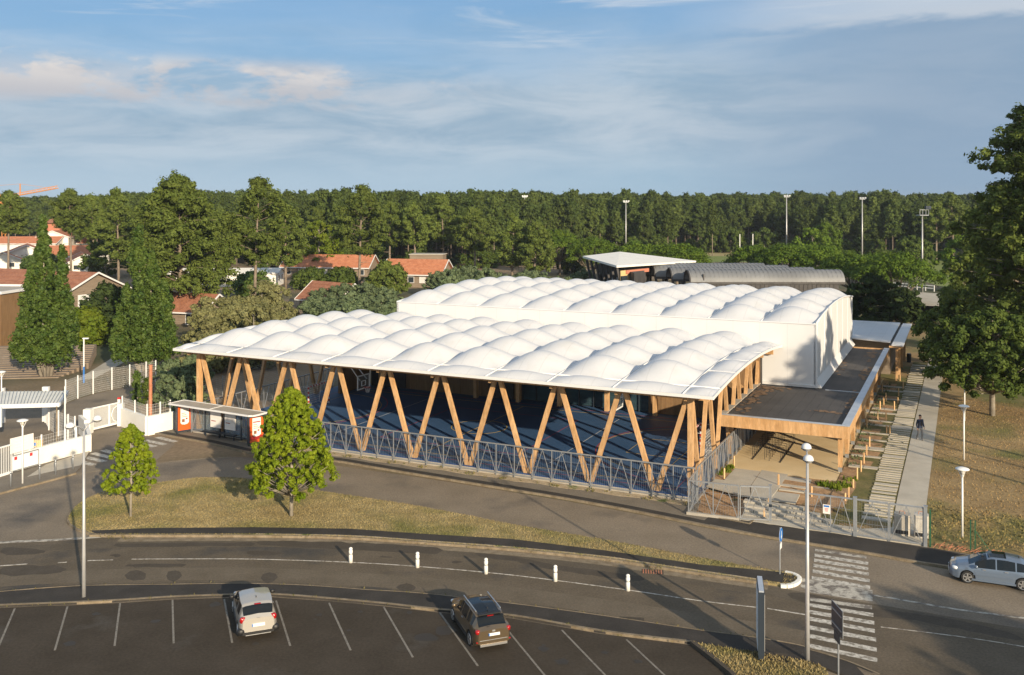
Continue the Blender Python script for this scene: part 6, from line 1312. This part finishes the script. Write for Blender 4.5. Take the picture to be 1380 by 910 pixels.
def pine(name, label, loc, H_, cb, Rm, seed, leafm=None, group=None, nlimb=34, per=4, nl=70, size=.30, prof=None, lean=.0, tr=.28, cl=.95, cat='pine tree', flat=.65, bark=None, bare=0):
    leafm = leafm or leaf_pine; rg = np.random.default_rng(seed); g = MB()
    bend = [(lean*math.sin(seed)*(k/5)**1.5, lean*math.cos(seed)*(k/5)**1.5, H_*.96*k/5) for k in range(6)]
    g.tube(bend, [tr, tr*.86, tr*.72, tr*.55, tr*.34, .05], 7)
    def axis(z): k = min(4.999, max(0, z/(H_*.96)*5)); i = int(k); f = k-i; return np.array(bend[i])*(1-f)+np.array(bend[i+1])*f
    prof = prof or (lambda f: (math.sin(math.pi*min(1, f*.92+.10))**.75)*(1-.25*f))
    C = []; Rr = []
    for k in range(nlimb):
        f = (k+rg.uniform(0, .9))/nlimb; z = cb+(H_-cb)*f*.97; rr = Rm*prof(f)*rg.uniform(.62, 1.08); u = k*2.4+rg.uniform(-.4, .4)
        p0 = axis(z-rr*.15); tip = p0+np.array([rr*math.cos(u), rr*math.sin(u), rr*rg.uniform(.05, .35)]); mid = (p0+tip)/2+np.array([0, 0, rr*.05])
        g.tube([tuple(p0), tuple(mid), tuple(tip)], [max(.04, tr*.28*(1-f*.6)), tr*.18*(1-f*.5), .02], 4)
        for j in range(per):
            q = .42+.6*(j+.5)/per; c = p0+(tip-p0)*min(q, 1.0)+rg.normal(size=3)*np.array([.33, .33, .22])*max(.5, Rm*.14); C.append(c); Rr.append(cl*rg.uniform(.6, 1.2)*(.65+.35*min(1, rr/Rm+.3)))
    for k in range(5): C.append(axis(H_*.97)+rg.normal(size=3)*np.array([.6, .6, .3])*cl*.8); Rr.append(cl*.8)
    for k in range(bare):
        z = cb*rg.uniform(.55, 1.0); u = rg.uniform(0, 6.28); L_ = Rm*rg.uniform(.25, .6); p0 = axis(z); g.tube([tuple(p0), tuple(p0+np.array([L_*math.cos(u), L_*math.sin(u), L_*rg.uniform(-.2, .25)]))], [.06, .02], 4)
    V, F = leaves(C, Rr, nl, size, rg, flat)
    return tree_obj(name, label, cat, loc, g, bark or bark_t, V, F, leafm, group)
def blob_tree(name, label, cat, loc, H_, cb, Rm, seed, leafm, bark, prof, ncl=90, nl=110, size=.22, cl=.7, tr=.16, group=None, nm='crown', squash=.85, offs=(0, 0), elong=1.4, spires=()):
    rg = np.random.default_rng(seed); g = MB(); C = []; Rr = []
    g.tube([(0, 0, 0), (.03, .02, cb+.2*(H_-cb)), (offs[0]*.5, offs[1]*.5, cb+.55*(H_-cb)), (offs[0], offs[1], H_*.9)], [tr, tr*.8, tr*.5, .03], 8)
    for k in range(ncl):
        f = rg.uniform(0, 1)**.85; rr = Rm*prof(f)*math.sqrt(rg.uniform(.12, 1)); u = rg.uniform(0, 6.283); z = cb+(H_-cb)*f
        c = np.array([rr*math.cos(u)+offs[0]*f, rr*math.sin(u)+offs[1]*f, z]); C.append(c); Rr.append(cl*rg.uniform(.6, 1.2)*(.55+.45*prof(f)))
        if k % 3 == 0: g.tube([(offs[0]*f*.7, offs[1]*f*.7, max(cb*.8, z-rr*.7)), tuple(c)], [tr*.25, .012], 4)
    for (sx, sy, sh, sr) in spires:
        for k in range(14): f = k/13; C.append(np.array([sx, sy, cb+(sh-cb)*(.45+.55*f)])+rg.normal(size=3)*.15); Rr.append(sr*(1-f*.8))
    V, F = leaves(C, Rr, nl, size, rg, squash, elong)
    return tree_obj(name, label, cat, loc, g, bark, V, F, leafm, group, nm=nm)
egg = lambda f: math.sin(math.pi*min(1, (f*.86+.14)))**.6*(1-.45*f*f)
cone = lambda f: (min(1, (f+.08)/.22)**.5)*(1-f)**.72
dome = lambda f: math.sqrt(max(.02, 1-f*f))*min(1, .55+f*3)
# two young maples on the traffic island
blob_tree('maple_tree', 'larger bright green young maple on the traffic island in front of the court', 'tree', (*(-13.27, 56.82), .1), 7.6, 1.5, 2.95, 11, leaf_maple, bark_g, lambda f: (min(1, (f+.16)/.34)**.5)*(1-f)**.52, 700, 120, .10, .26, .12, squash=.9, elong=1.4)
blob_tree('maple_tree', 'smaller bright green young maple at the left end of the traffic island', 'tree', (*(-22.87, 56.69), .1), 5.5, 1.7, 1.85, 12, leaf_maple, bark_g, lambda f: (min(1, (f+.14)/.30)**.5)*(1-f)**.62, 260, 105, .095, .22, .08)
# two tall pointed hornbeams
def hornbeam(label, loc, spec, seed):
    """fastigiate tree: upright sprays, each rising from the base to its own tip"""
    rg = np.random.default_rng(seed); g = MB(); C = []; Rr = []
    for (sx, sy, z0, z1, r) in spec:
        g.tube([(sx*.2, sy*.2, 0), (sx*.6, sy*.6, z0+(z1-z0)*.3), (sx, sy, z1*.93)], [.22, .13, .02], 6); n = int(10+(z1-z0)*8.5*r); r *= .77
        for k in range(n):
            f = rg.uniform(0, 1)**.9; rr = r*(min(1, (f+.12)/.30)**.6)*(1-f)**.62*rg.uniform(.35, 1.28); u = rg.uniform(0, 6.283)
            C.append(np.array([sx+rr*math.cos(u), sy+rr*math.sin(u), z0+(z1-z0)*f])); Rr.append(rg.uniform(.25, .68)*(.5+.5*(1-f)))
    V, F = leaves(C, Rr, 75, .20, rg, 1.5, 1.5, .1)
    return tree_obj('hornbeam_tree', label, 'tree', loc, g, bark_g, V, F, leaf_horn)
X1, Y1 = (-50.56, 102.57); hornbeam('tall pointed dark green hornbeam with two spires nearest the left edge', (X1, Y1, 0), [(-.3, 0, 2.6, 17.3, 1.8), (1.9, -.4, 2.6, 14.2, 1.25), (-1.6, -.3, 2.4, 11.6, 1.6), (-2.2, .2, 2.3, 8.4, 1.5), (2.4, 0, 2.3, 9.0, 1.5), (.4, -1.7, 2.5, 10.0, 1.6), (-.3, 1.7, 2.4, 11, 1.7), (1.6, -1.5, 2.2, 7.2, 1.4), (-1.6, -1.6, 2.2, 6.9, 1.4)], 21)
X2, Y2 = (-41.33, 106.17); hornbeam('tall pointed dark green hornbeam standing left of the court roof', (X2, Y2, 0), [(-.6, 0, 1.8, 16.3, 1.9), (1.1, -.4, 1.8, 13.0, 1.6), (2.2, .2, 1.6, 10.2, 1.7), (-1.9, -.2, 1.6, 9.5, 1.6), (.3, -1.7, 1.6, 9.8, 1.7), (.2, 1.8, 1.6, 10.8, 1.8), (2.8, -1.0, 1.4, 7.4, 1.5), (-2.4, -1.0, 1.4, 6.4, 1.4)], 22)
# individually placed pines of the middle distance: (px, Y, height, crown base, radius)
mp = [(11, 232, 21.6, 12, 5.2, 'tall pine with a bare trunk at the far left edge'), (96, 226, 22.0, 12, 5.2, 'tall slender pine between the white houses'), (127, 240, 20.6, 10, 4.4, 'slim pine right of the second tall pine'),
      (160, 205, 21.8, 7, 6.2, 'broad pine filling the gap left of the big crown'), (200, 200, 20.6, 6, 5.6, 'leafy pine just left of the biggest crown'), (343, 158, 23.2, 9, 7.0, 'tall dark pine right of the biggest crown'), (484, 196, 22.4, 8.5, 7.6, 'tall pine with pale trunk in front of the school roofs'),
      (385, 205, 18.5, 6, 6.0, 'lower pine behind the right side of the big crown'), (598, 262, 20.8, 8, 6.0, 'pine standing above the row behind the school roof'), (560, 245, 18.6, 8, 5.2, 'pine behind the pale block on the school roof'),
      (640, 250, 17.5, 6.5, 6.0, 'pine with a forked pale trunk behind the hall roof'), (690, 230, 15.5, 4, 5.8, 'green pine above the hall roof left of the mast'), (720, 225, 14.5, 3, 5.5, 'bright sided pine left of the round pines'),
      (525, 250, 18.8, 8, 5.2, 'narrow pine right of the pale trunked pine'), (430, 262, 17.5, 6, 6.0, 'pine behind the bright green tree'), (300, 225, 17.0, 5, 6.0, 'pine partly hidden behind the biggest crown'), (1285, 290, 21.2, 9, 6.5, 'isolated tall pine near the right end of the wood'), (1262, 285, 19, 8, 5.0, 'pine just left of the isolated tall pine')]
for k, (px, Y, h, cb, r, lb) in enumerate(mp):
    pine('pine_tree', lb, (HX(px, Y), Y, 0), h, cb, r, 40+k, nlimb=38, per=5, nl=115, size=.27, cl=1.0, tr=.33, lean=.8, bare=5, flat=.8)
pine('pine_tree', 'biggest broad pine crown rising above the skyline at the left', (HX(244,150), 150, 0), 23.0, 5.0, 10.8, 5, nlimb=84, per=6, nl=120, size=.27, cl=1.15, flat=.85, tr=.45, lean=.6, prof=lambda f: (1-f)**.48*min(1, .62+f*1.4), bare=6)
# hidden sides: pines closing the view between the named ones
protos = []
def proto_pine(k, Y, px, h, cb, r, lb):
    return pine('pine_tree', lb, (HX(px, Y), Y, 0), h, cb-2, r*.92, 90+k, leafm=leaf_far, nlimb=24, per=3, nl=72, size=.42, cl=1.25, tr=.17, flat=.9, group='pines along the front of the far wood', bare=3)
lbl_w = 'tall pine standing in the front rows of the far wood'
protos = [proto_pine(0, 300, 770, 17.5, 8.5, 3.6, lbl_w), proto_pine(1, 310, 900, 18.5, 9.5, 3.3, lbl_w), proto_pine(2, 330, 960, 19, 10.5, 3.2, lbl_w), proto_pine(3, 320, 1120, 18, 8, 3.9, lbl_w)]
rnd = random.Random(77); cnt = 0
def front(px):      # distance of the wood's edge at that bearing
    tab = [(-120, 420), (60, 400), (130, 300), (380, 275), (430, 262), (540, 268), (640, 275), (740, 300), (860, 330), (930, 372), (1030, 378), (1120, 335), (1250, 320), (1330, 300), (1500, 260)]
    return lerp_tab(tab, px)
LM = [(-400, 'the left picture edge'), (96, 'the slender pine between the houses'), (245, 'the biggest pine crown'), (343, 'the tall dark pine'), (484, 'the pale trunked pine'), (598, 'the pine above the school roof'), (707, 'the leftmost mast'), (843, 'the mast above the round pines'), (945, 'the straw field'), (1060, 'the tallest looking mast'), (1162, 'the middle right mast'), (1243, 'the railed mast'), (1300, 'the isolated tall pine')]
lc = {}
def wood_label(what, px):
    nm = [n for x, n in LM if x <= px][-1]; c = lc.get((what, nm), 0); lc[(what, nm)] = c+1
    return '%s, %s right of %s' % (what, ORD[c], nm)
for q_, pr in enumerate(protos): pr['label'] = ('wood edge pine above the left round pine crowns', 'wood edge pine just left of the straw field', 'wood edge pine behind the straw field', 'wood edge pine between the two tall right hand masts')[q_]
px = -60
while px < 1420:
    for row in range(3):
        Y = front(px)+row*9+rnd.uniform(-4, 4); q = px+rnd.uniform(-6, 6)
        s = rnd.uniform(.74, 1.12); copy_tree(protos[cnt % 4], (HX(q, Y), Y, 0), rnd.uniform(0, 6.28), (s, s, s*rnd.uniform(.92, 1.06)), label=wood_label('%s row wood pine' % ('front', 'second', 'third')[row], px)); cnt += 1
    px += 19 if px < 900 else 15
# deciduous clumps at the wood's foot
for k, (px, Y, h, r, m, lb) in enumerate(((430, 243, 14.0, 7.0, leaf_yel, 'bright yellow green broadleaf tree among the pines'), (1095, 262, 11.5, 7.0, leaf_umb, 'light green broadleaf tree below the tall masts'), (1230, 255, 9.5, 6.5, leaf_lime, 'dark broadleaf tree left of the railed mast'), (1300, 200, 12, 6.0, leaf_umb, 'light green broadleaf tree at the foot of the big pine'),
                                          (770, 250, 7.5, 4.0, leaf_far, 'small dark tree by the field fence'), (1112, 300, 12, 6, leaf_umb, 'broadleaf tree with pale top in front of the wood'), (960, 355, 8, 6, leaf_lime, 'dark broadleaf tree at the edge of the straw field'), (985, 352, 8.5, 6, leaf_lime, 'dark bushy tree beside the white poles'), (1030, 345, 9, 6, leaf_lime, 'dark bushy tree right of the white poles'),
                                          (148, 130, 7.2, 4.2, leaf_cedar, 'dark round tree between the timber gable and the second hornbeam'), (114, 124, 4.6, 2.6, leaf_yel, 'bright yellow green bush right of the first hornbeam'), (55, 255, 5.0, 5.0, leaf_horn, 'green bushes before the white houses'), (142, 240, 9.5, 6.0, leaf_lime, 'dark leafy tree before the orange roofs'),
                                          (340, 190, 4.5, 4.0, leaf_horn, 'green bush before the white sheds'), (420, 205, 4.3, 4.2, leaf_lime, 'green bush before the left timber school'), (460, 200, 4.8, 4.5, leaf_lime, 'round dark green bush before the left timber school'), (520, 190, 6.5, 4.6, leaf_pine, 'young pine before the right timber school'))):
    blob_tree('broadleaf_tree' if h > 5.2 else 'bush', lb, 'tree' if h > 5.2 else 'bush', (HX(px, Y), Y, 0), h, .5, r, 150+k, m, bark_g, dome, 110, 110, .42 if Y > 180 else .35, 1.15, .25)
rq = random.Random(9); us = blob_tree('broadleaf_tree', 'low leafy tree of the undergrowth at the foot of the wood', 'tree', (HX(700, 285), 285, 0), 6.5, .2, 4.2, 190, leaf_lime, bark_g, dome, 60, 70, .6, 1.1, .2, group='undergrowth trees at the foot of the wood')
px = 360
while px < 1400:
    Y = front(px)-rq.uniform(3, 9); s = rq.uniform(.55, 1.15)
    if px < 800 or rq.random() < .55: copy_tree(us, (HX(px, Y), Y, 0), rq.uniform(0, 6), (s*1.1, s*1.1, s), label=wood_label('low wood edge tree', px))
    px += rq.uniform(13, 26)
# umbrella pines: flat topped crowns on forking trunks
def umbrella(label, px, Y, ztop, r, seed, cbf=.55, m=None, dense=1.0):
    H_ = ztop; H_ *= 1+.07*math.sin(seed*2.3); cb = H_*cbf*.62; r *= .98; rg = np.random.default_rng(seed); g = MB(); C = []; Rr = []
    g.tube([(0, 0, 0), (.1, .1, cb*.5), (.0, .2, cb)], [.34, .28, .2], 7); n = int(95*dense)
    for k in range(n):
        u = k*2.4; q = math.sqrt((k+.5)/n)*r*rg.uniform(.9, 1.05); z = cb+(H_-cb)*math.sqrt(max(.0, 1-(q/r)**2*.85))*.92+rg.uniform(-.25, .15)
        p = np.array([q*math.cos(u), q*math.sin(u), z]); C.append(p); Rr.append(rg.uniform(.8, 1.2)*r*.22)
        if k % 4 == 0: g.tube([(0, .2, cb*.8), (p[0]*.5, p[1]*.5, cb*.95+(z-cb)*.2), tuple(p)], [.13, .09, .03], 5)
    V, F = leaves(C, Rr, int(150*dense), .27, rg, .6, 1.6, .8)
    return tree_obj('umbrella_pine', label, 'pine tree', (HX(px, Y), Y, 0), g, bark_t, V, F, m or leaf_umb)
for k, a in enumerate(((264-0+490, 245, 10.8, 5.2, .6, 'left round topped umbrella pine with visible trunks above the hall roof'), (800, 232, 10.5, 6.6, .45, 'umbrella pine right of the first round crown'), (858, 225, 9.6, 5.6, .35, 'umbrella pine behind the pale roofed hall'), (912, 205, 9.3, 7.2, .35, 'wide umbrella pine behind the left barrel vault'),
                       (1015, 215, 9.7, 5.6, .4, 'umbrella pine right of the straw field with bare stems'), (1058, 205, 9.5, 6.2, .35, 'umbrella pine behind the barrel vaults'), (1105, 200, 9.3, 6.4, .35, 'umbrella pine in the row above the barrel vaults'), (1148, 190, 9.0, 6.4, .35, 'umbrella pine left of the brightest crown'), (1207, 172, 8.7, 7.4, .42, 'bright umbrella pine with forked trunk right of the hall'), (1176, 185, 8.6, 6.2, .35, 'umbrella pine touching the dark cedar'))):
    umbrella(a[5], a[0], a[1], a[2], a[3], 200+k, a[4])
# dark layered cedar behind the hall corner
pine('cedar_tree', 'dark layered cedar spreading behind the right end of the hall', (HX(1172,128), 128, .3), 8.6, 1.2, 6.4, 301, leafm=leaf_cedar, nlimb=44, per=5, nl=60, size=.34, cl=.8, tr=.3, flat=.35, prof=lambda f: (1-f)**.5*min(1, .8+f), cat='cedar tree')
pine('cedar_tree', 'smaller dark cedar right of the layered one', (HX(1215,140), 140, .3), 5.6, .8, 5.0, 302, leafm=leaf_cedar, nlimb=30, per=5, nl=55, size=.34, cl=.8, tr=.22, flat=.4, prof=lambda f: (1-f)**.5*min(1, .8+f), cat='cedar tree')
# the big pine and the lime on the right
pine('pine_tree', 'very large pine filling the right edge of the picture', (51.43, 90, .3), 29.0, 6.5, 10.6, 311, nlimb=170, per=8, nl=95, size=.20, cl=.78, flat=.8, tr=.50, lean=.4, prof=lambda f: (1-f)**.36*min(1, .72+f*1.2), bare=4)
pine('pine_tree', 'sunlit pine boughs low behind the lime on the right', (56.7, 112, .3), 16.0, 3.0, 6.5, 312, nlimb=56, per=6, nl=130, size=.21, cl=.95, flat=.8, tr=.35, lean=.4, prof=lambda f: (1-f)**.45*min(1, .8+f))
blob_tree('lime_tree', 'broad dark green lime with a pale trunk standing on the lawn', 'tree', (*(41.64, 81.99), .4), 9.0, 2.4, 5.6, 320, leaf_lime, bark_g, lambda f: math.sin(math.pi*min(1, f*.8+.2))**.5, 420, 120, .21, .66, .26)
blob_tree('lime_tree', 'dark leafy branches hanging over the far end of the concrete path', 'tree', (47.25, 100, .3), 8.8, 1.5, 4.2, 321, leaf_lime, bark_g, lambda f: math.sin(math.pi*min(1, f*.8+.2))**.5, 230, 110, .21, .62, .22)
# tall pines beside and behind the viewpoint, outside the picture, whose shade falls across the hall, the lawn and the road
for k, (x, y, h, cb, r) in enumerate(((47, 50, 20, 12, 4.2), (43.5, 43, 19, 12, 3.2), (50, 38, 20, 13, 3.6))):
    pine('pine_tree', 'tall pine outside the picture, %s from the street' % ORD[2-k], (x, y, .3), h, cb, r, 400+k, nlimb=15, per=3, nl=45, size=.42, cl=1.15, tr=.24, group='pines outside the picture that shade the scene')
for k, (x, y, h, r) in enumerate(((37.6, 9.0, 11.4, 4.4), (46, 8, 11.4, 5.2), (39.5, 2, 12.6, 5.2), (49, 2, 12.5, 6))):
    blob_tree('broadleaf_tree', 'dense broadleaf tree behind the viewpoint, %s of four' % ORD[k], 'tree', (x, y, 0), h, 1.5, r, 470+k, leaf_lime, bark_g, lambda f: math.sin(math.pi*min(1, f*.8+.2))**.5, 200, 110, .5, 1.4, .3, group='trees outside the picture that shade the road')
# far wood seen as one mass, spread by geometry nodes from the crowns and trunks above
def wood(name, label, proto, pts, seed):
    me = bpy.data.meshes.new(name); me.from_pydata(pts, [], []); o = bpy.data.objects.new(name, me); col.objects.link(o); tag(o, label, None, None, 'stuff')
    ng = bpy.data.node_groups.new(name, 'GeometryNodeTree'); ng.interface.new_socket('Geometry', in_out='INPUT', socket_type='NodeSocketGeometry'); ng.interface.new_socket('Geometry', in_out='OUTPUT', socket_type='NodeSocketGeometry')
    N = ng.nodes; a = N.new('NodeGroupInput'); z = N.new('NodeGroupOutput'); ip = N.new('GeometryNodeInstanceOnPoints'); ng.links.new(a.outputs[0], ip.inputs['Points'])
    jg = N.new('GeometryNodeJoinGeometry')
    for ch in proto.children:
        oi = N.new('GeometryNodeObjectInfo'); oi.inputs['Object'].default_value = ch; oi.transform_space = 'ORIGINAL'; ng.links.new(oi.outputs['Geometry'], jg.inputs[0])
    ng.links.new(jg.outputs[0], ip.inputs['Instance'])
    rv = N.new('FunctionNodeRandomValue'); rv.data_type = 'FLOAT_VECTOR'; rv.inputs[0].default_value = (-.05, -.05, 0); rv.inputs[1].default_value = (.05, .05, 6.28); rv.inputs['Seed'].default_value = seed; ng.links.new(rv.outputs[0], ip.inputs['Rotation'])
    rs = N.new('FunctionNodeRandomValue'); rs.data_type = 'FLOAT'; rs.inputs[2].default_value = .72; rs.inputs[3].default_value = 1.22; rs.inputs['Seed'].default_value = seed+5; ng.links.new(rs.outputs[1], ip.inputs['Scale'])
    ng.links.new(ip.outputs[0], z.inputs[0]); md = o.modifiers.new('wood', 'NODES'); md.node_group = ng
rw_ = random.Random(5); P4_ = [[], [], [], []]
Y = 0
for k in range(60000):
    ang = rw_.uniform(-.72, .72); Y = 270+(rw_.random()**1.25)*1300; X = Y*math.tan(ang)
    px = 690+1274*X/Y; f = front(max(-120, min(1500, px)))+26
    if Y < f or (px < 130 and Y < 430): continue
    cell = rw_.random()
    if cell > min(1.0, .30*(Y/500)**.4): continue
    P4_[k % 4].append((X, Y, min(3.2, (Y-f)*.0045)+rw_.uniform(-.5, .5)-(1.5 if px < 160 else 0)))
for q in range(4): wood('far_wood', 'continuous pine wood running to the horizon', protos[q], P4_[q], 10+q)
gx = MB()      # rising ground under the wood
n1, n2 = 24, 10; vs = []
for i in range(n1+1):
    ang = -.85+1.7*i/n1; px = 690+1274*math.tan(ang); f = front(max(-120, min(1500, px)))+26
    for j in range(n2+1): Yq = f+(1700-f)*(j/n2)**1.5; vs.append((Yq*math.tan(ang), Yq, min(3.2, (Yq-f)*.0045)+.03-.3*(j == 0)))
gx.add(vs, [(i*(n2+1)+j, (i+1)*(n2+1)+j, (i+1)*(n2+1)+j+1, i*(n2+1)+j+1) for i in range(n1) for j in range(n2)]); structure('wooded_hill', gx, leaf_cedar)
# broom and olive bushes behind the court
rb = random.Random(21)
def bush_proto(name, label, m, seed, h, r, size, loc, group): return blob_tree(name, label, 'bush', loc, h, .2, r, seed, m, bark_g, dome, 64, 110, size, .62, .08, group=group)
G1 = 'olive green broom bushes behind the court'; G2 = 'grey green bushes behind the hall'
b1 = bush_proto('broom_bush', 'olive green broom bush in the thicket behind the court', leaf_oliv, 501, 5.0, 3.0, .26, (HX(300,118), 118, 0), G1)
b2_ = bush_proto('olive_bush', 'grey green bush in the band behind the hall', leaf_grey, 502, 4.4, 3.0, .25, (HX(440,140), 140, 0), G2)
spots = [(300+ (k*13) % 115-25, 104+(k*7) % 44) for k in range(26)]
def rowlab(what, spots, y1, y2):
    out = {}; c = {}
    for i in sorted(range(len(spots)), key=lambda i: spots[i][0]):
        r = 'nearest' if spots[i][1] < y1 else ('middle' if spots[i][1] < y2 else 'farthest'); out[i] = '%s, %s from the left in the %s row' % (what, ORD[c.get(r, 0)], r); c[r] = c.get(r, 0)+1
    return out
bl = rowlab('olive green broom bush behind the court', spots, 118, 133); b1['label'] = 'olive green broom bush in the middle of the thicket behind the court'
for k, (px, Y) in enumerate(spots): s = rb.uniform(.75, 1.2); copy_tree(b1, (HX(px, Y), Y, 0), rb.uniform(0, 6), (s, s, s*rb.uniform(.85, 1.1)), label=bl[k])
spots = [(425+(k*17) % 115, 118+(k*11) % 55) for k in range(22)]+[(610+k*11, 165+(k*13) % 30) for k in range(18)]+[(590+k*12, 190) for k in range(8)]+[(255, 90), (228, 96), (248, 84), (262, 98), (236, 88)]
bl = rowlab('grey green bush behind the hall', spots[:48], 150, 180); b2_['label'] = 'grey green bush between the broom thicket and the hall'
for k in range(48, 53): bl[k] = 'grey green bush left of the court, %s from the service road' % ORD[sorted([p[0] for p in spots[48:]]).index(spots[k][0])]
for k, (px, Y) in enumerate(spots):
    s = rb.uniform(.8, 1.25) if k < 48 else rb.uniform(.5, .7); copy_tree(b2_, (HX(px, Y), Y, 0), rb.uniform(0, 6), (s*1.05, s*1.05, s*(.9 if k < 22 else 1.1)), label=bl[k])
for k in range(0): pass
t = blob_tree('cypress_shrub', 'narrow dark green cypress shrub beside the service road', 'shrub', (*(-35.05, 88.34), 0), 3.0, .1, .42, 601, leaf_horn, bark_g, lambda f: 1-.4*f, 50, 70, .12, .3, .06)
blob_tree('cypress_shrub', 'narrow green shrub just left of the rusty post', 'shrub', (*(-34.17, 88.67), 0), 2.4, .1, .45, 602, leaf_lime, bark_g, lambda f: 1-.4*f, 40, 70, .12, .3, .06)
# grass blades on the island and verge
def inside(p, poly):
    x, y = p; c = False; j = len(poly)-1
    for i in range(len(poly)):
        if (poly[i][1] > y) != (poly[j][1] > y) and x < (poly[j][0]-poly[i][0])*(y-poly[i][1])/(poly[j][1]-poly[i][1])+poly[i][0]: c = not c
        j = i
    return c
def grass(name, label, poly, z, n, h, m, seed, excl=None):
    rg = random.Random(seed); xs_ = [p[0] for p in poly]; ys_ = [p[1] for p in poly]; V = []; k = 0; tries = 0
    while k < n and tries < n*12:
        tries += 1; p = (rg.uniform(min(xs_), max(xs_)), rg.uniform(min(ys_), max(ys_)))
        if not inside(p, poly) or (excl and inside(p, excl)): continue
        hh = h*rg.uniform(.4, 1.5); u = rg.uniform(0, 6.28); w = hh*.45; dx, dy = math.cos(u)*w, math.sin(u)*w
        V += [(p[0]-dx, p[1]-dy, z), (p[0]+dx, p[1]+dy, z), (p[0]+rg.uniform(-1, 1)*hh*.6, p[1]+rg.uniform(-1, 1)*hh*.6, z+hh)]; k += 1
    me = np_mesh(name, np.array(V), np.arange(len(V)).reshape(-1, 3), m); o = bpy.data.objects.new(name, me); col.objects.link(o); tag(o, label, None, None, 'stuff')
grass('dry_grass_blades', 'dry yellow grass on the traffic island', isl, .115, 60000, .05, dry_grass, 31, strip_low+strip_up)
grass('dry_grass_blades', 'dry grass on the corner verge', [(7.75, 40.44), (9.68, 39.79), (11.96, 38.89), (12.64, 38.33), (12.65, 37.82), (11.54, 35.18), (10.44, 33.25), (9.79, 33.71), (8.77, 37.88)], .125, 6000, .08, dry_grass, 32)
grass('lawn_blades', 'tussocky dry grass of the park lawn', [W2(13.7, -2), W2(13.7, 40), W2(34, 40), W2(30, -2)], .40, 30000, .10, dry_lawn, 33)
pts = [W2(a, -.9+.2*math.sin(a)) for a in np.linspace(-32, 0, 26)]
tuft_stuff('kerb_weeds', 'green weeds along the foot of the court plinth', [(x, y, .35, 18 if (k*7) % 5 < 2 else 4) for k, (x, y) in enumerate(pts)], .13, green_gr, 9, .11)
tuft_stuff('kerb_weeds', 'small weeds growing along the road kerbs', [(x, y, .3, 8) for k, (x, y) in enumerate(smooth_line([(-23.07, 53.43), (-14.47, 53.43), (-9.21, 53.08), (-4.84, 52.28), (0.0, 51.28), (4.94, 49.91), (7.74, 48.8), (11.83, 47.09)], 4)) if k % 3 != 1]+[(x, y, .15, 3) for x, y in smooth_line([(-24.85, 45.89), (-21.21, 46.59), (-16.82, 46.77), (-12.69, 46.87), (-7.28, 46.15), (-4.23, 45.67), (0.0, 44.54), (4.27, 43.19), (8.3, 41.77), (10.57, 41.06)], 4)]+[(x, y, .2, 4) for x, y in smooth_line([(-23.97, 44.25), (-20.91, 44.54), (-16.25, 45.2), (-11.63, 45.46), (-5.85, 44.37), (0.0, 43.11), (3.95, 41.56), (7.33, 40.61)], 5)]+[(x, y, .5, 30) for x, y in [(-22.7, 53.55), (-22.31, 53.43), (-21.55, 53.32), (7.43, 48.8), (7.32, 49.1)]], .07, green_gr, 10, .10)
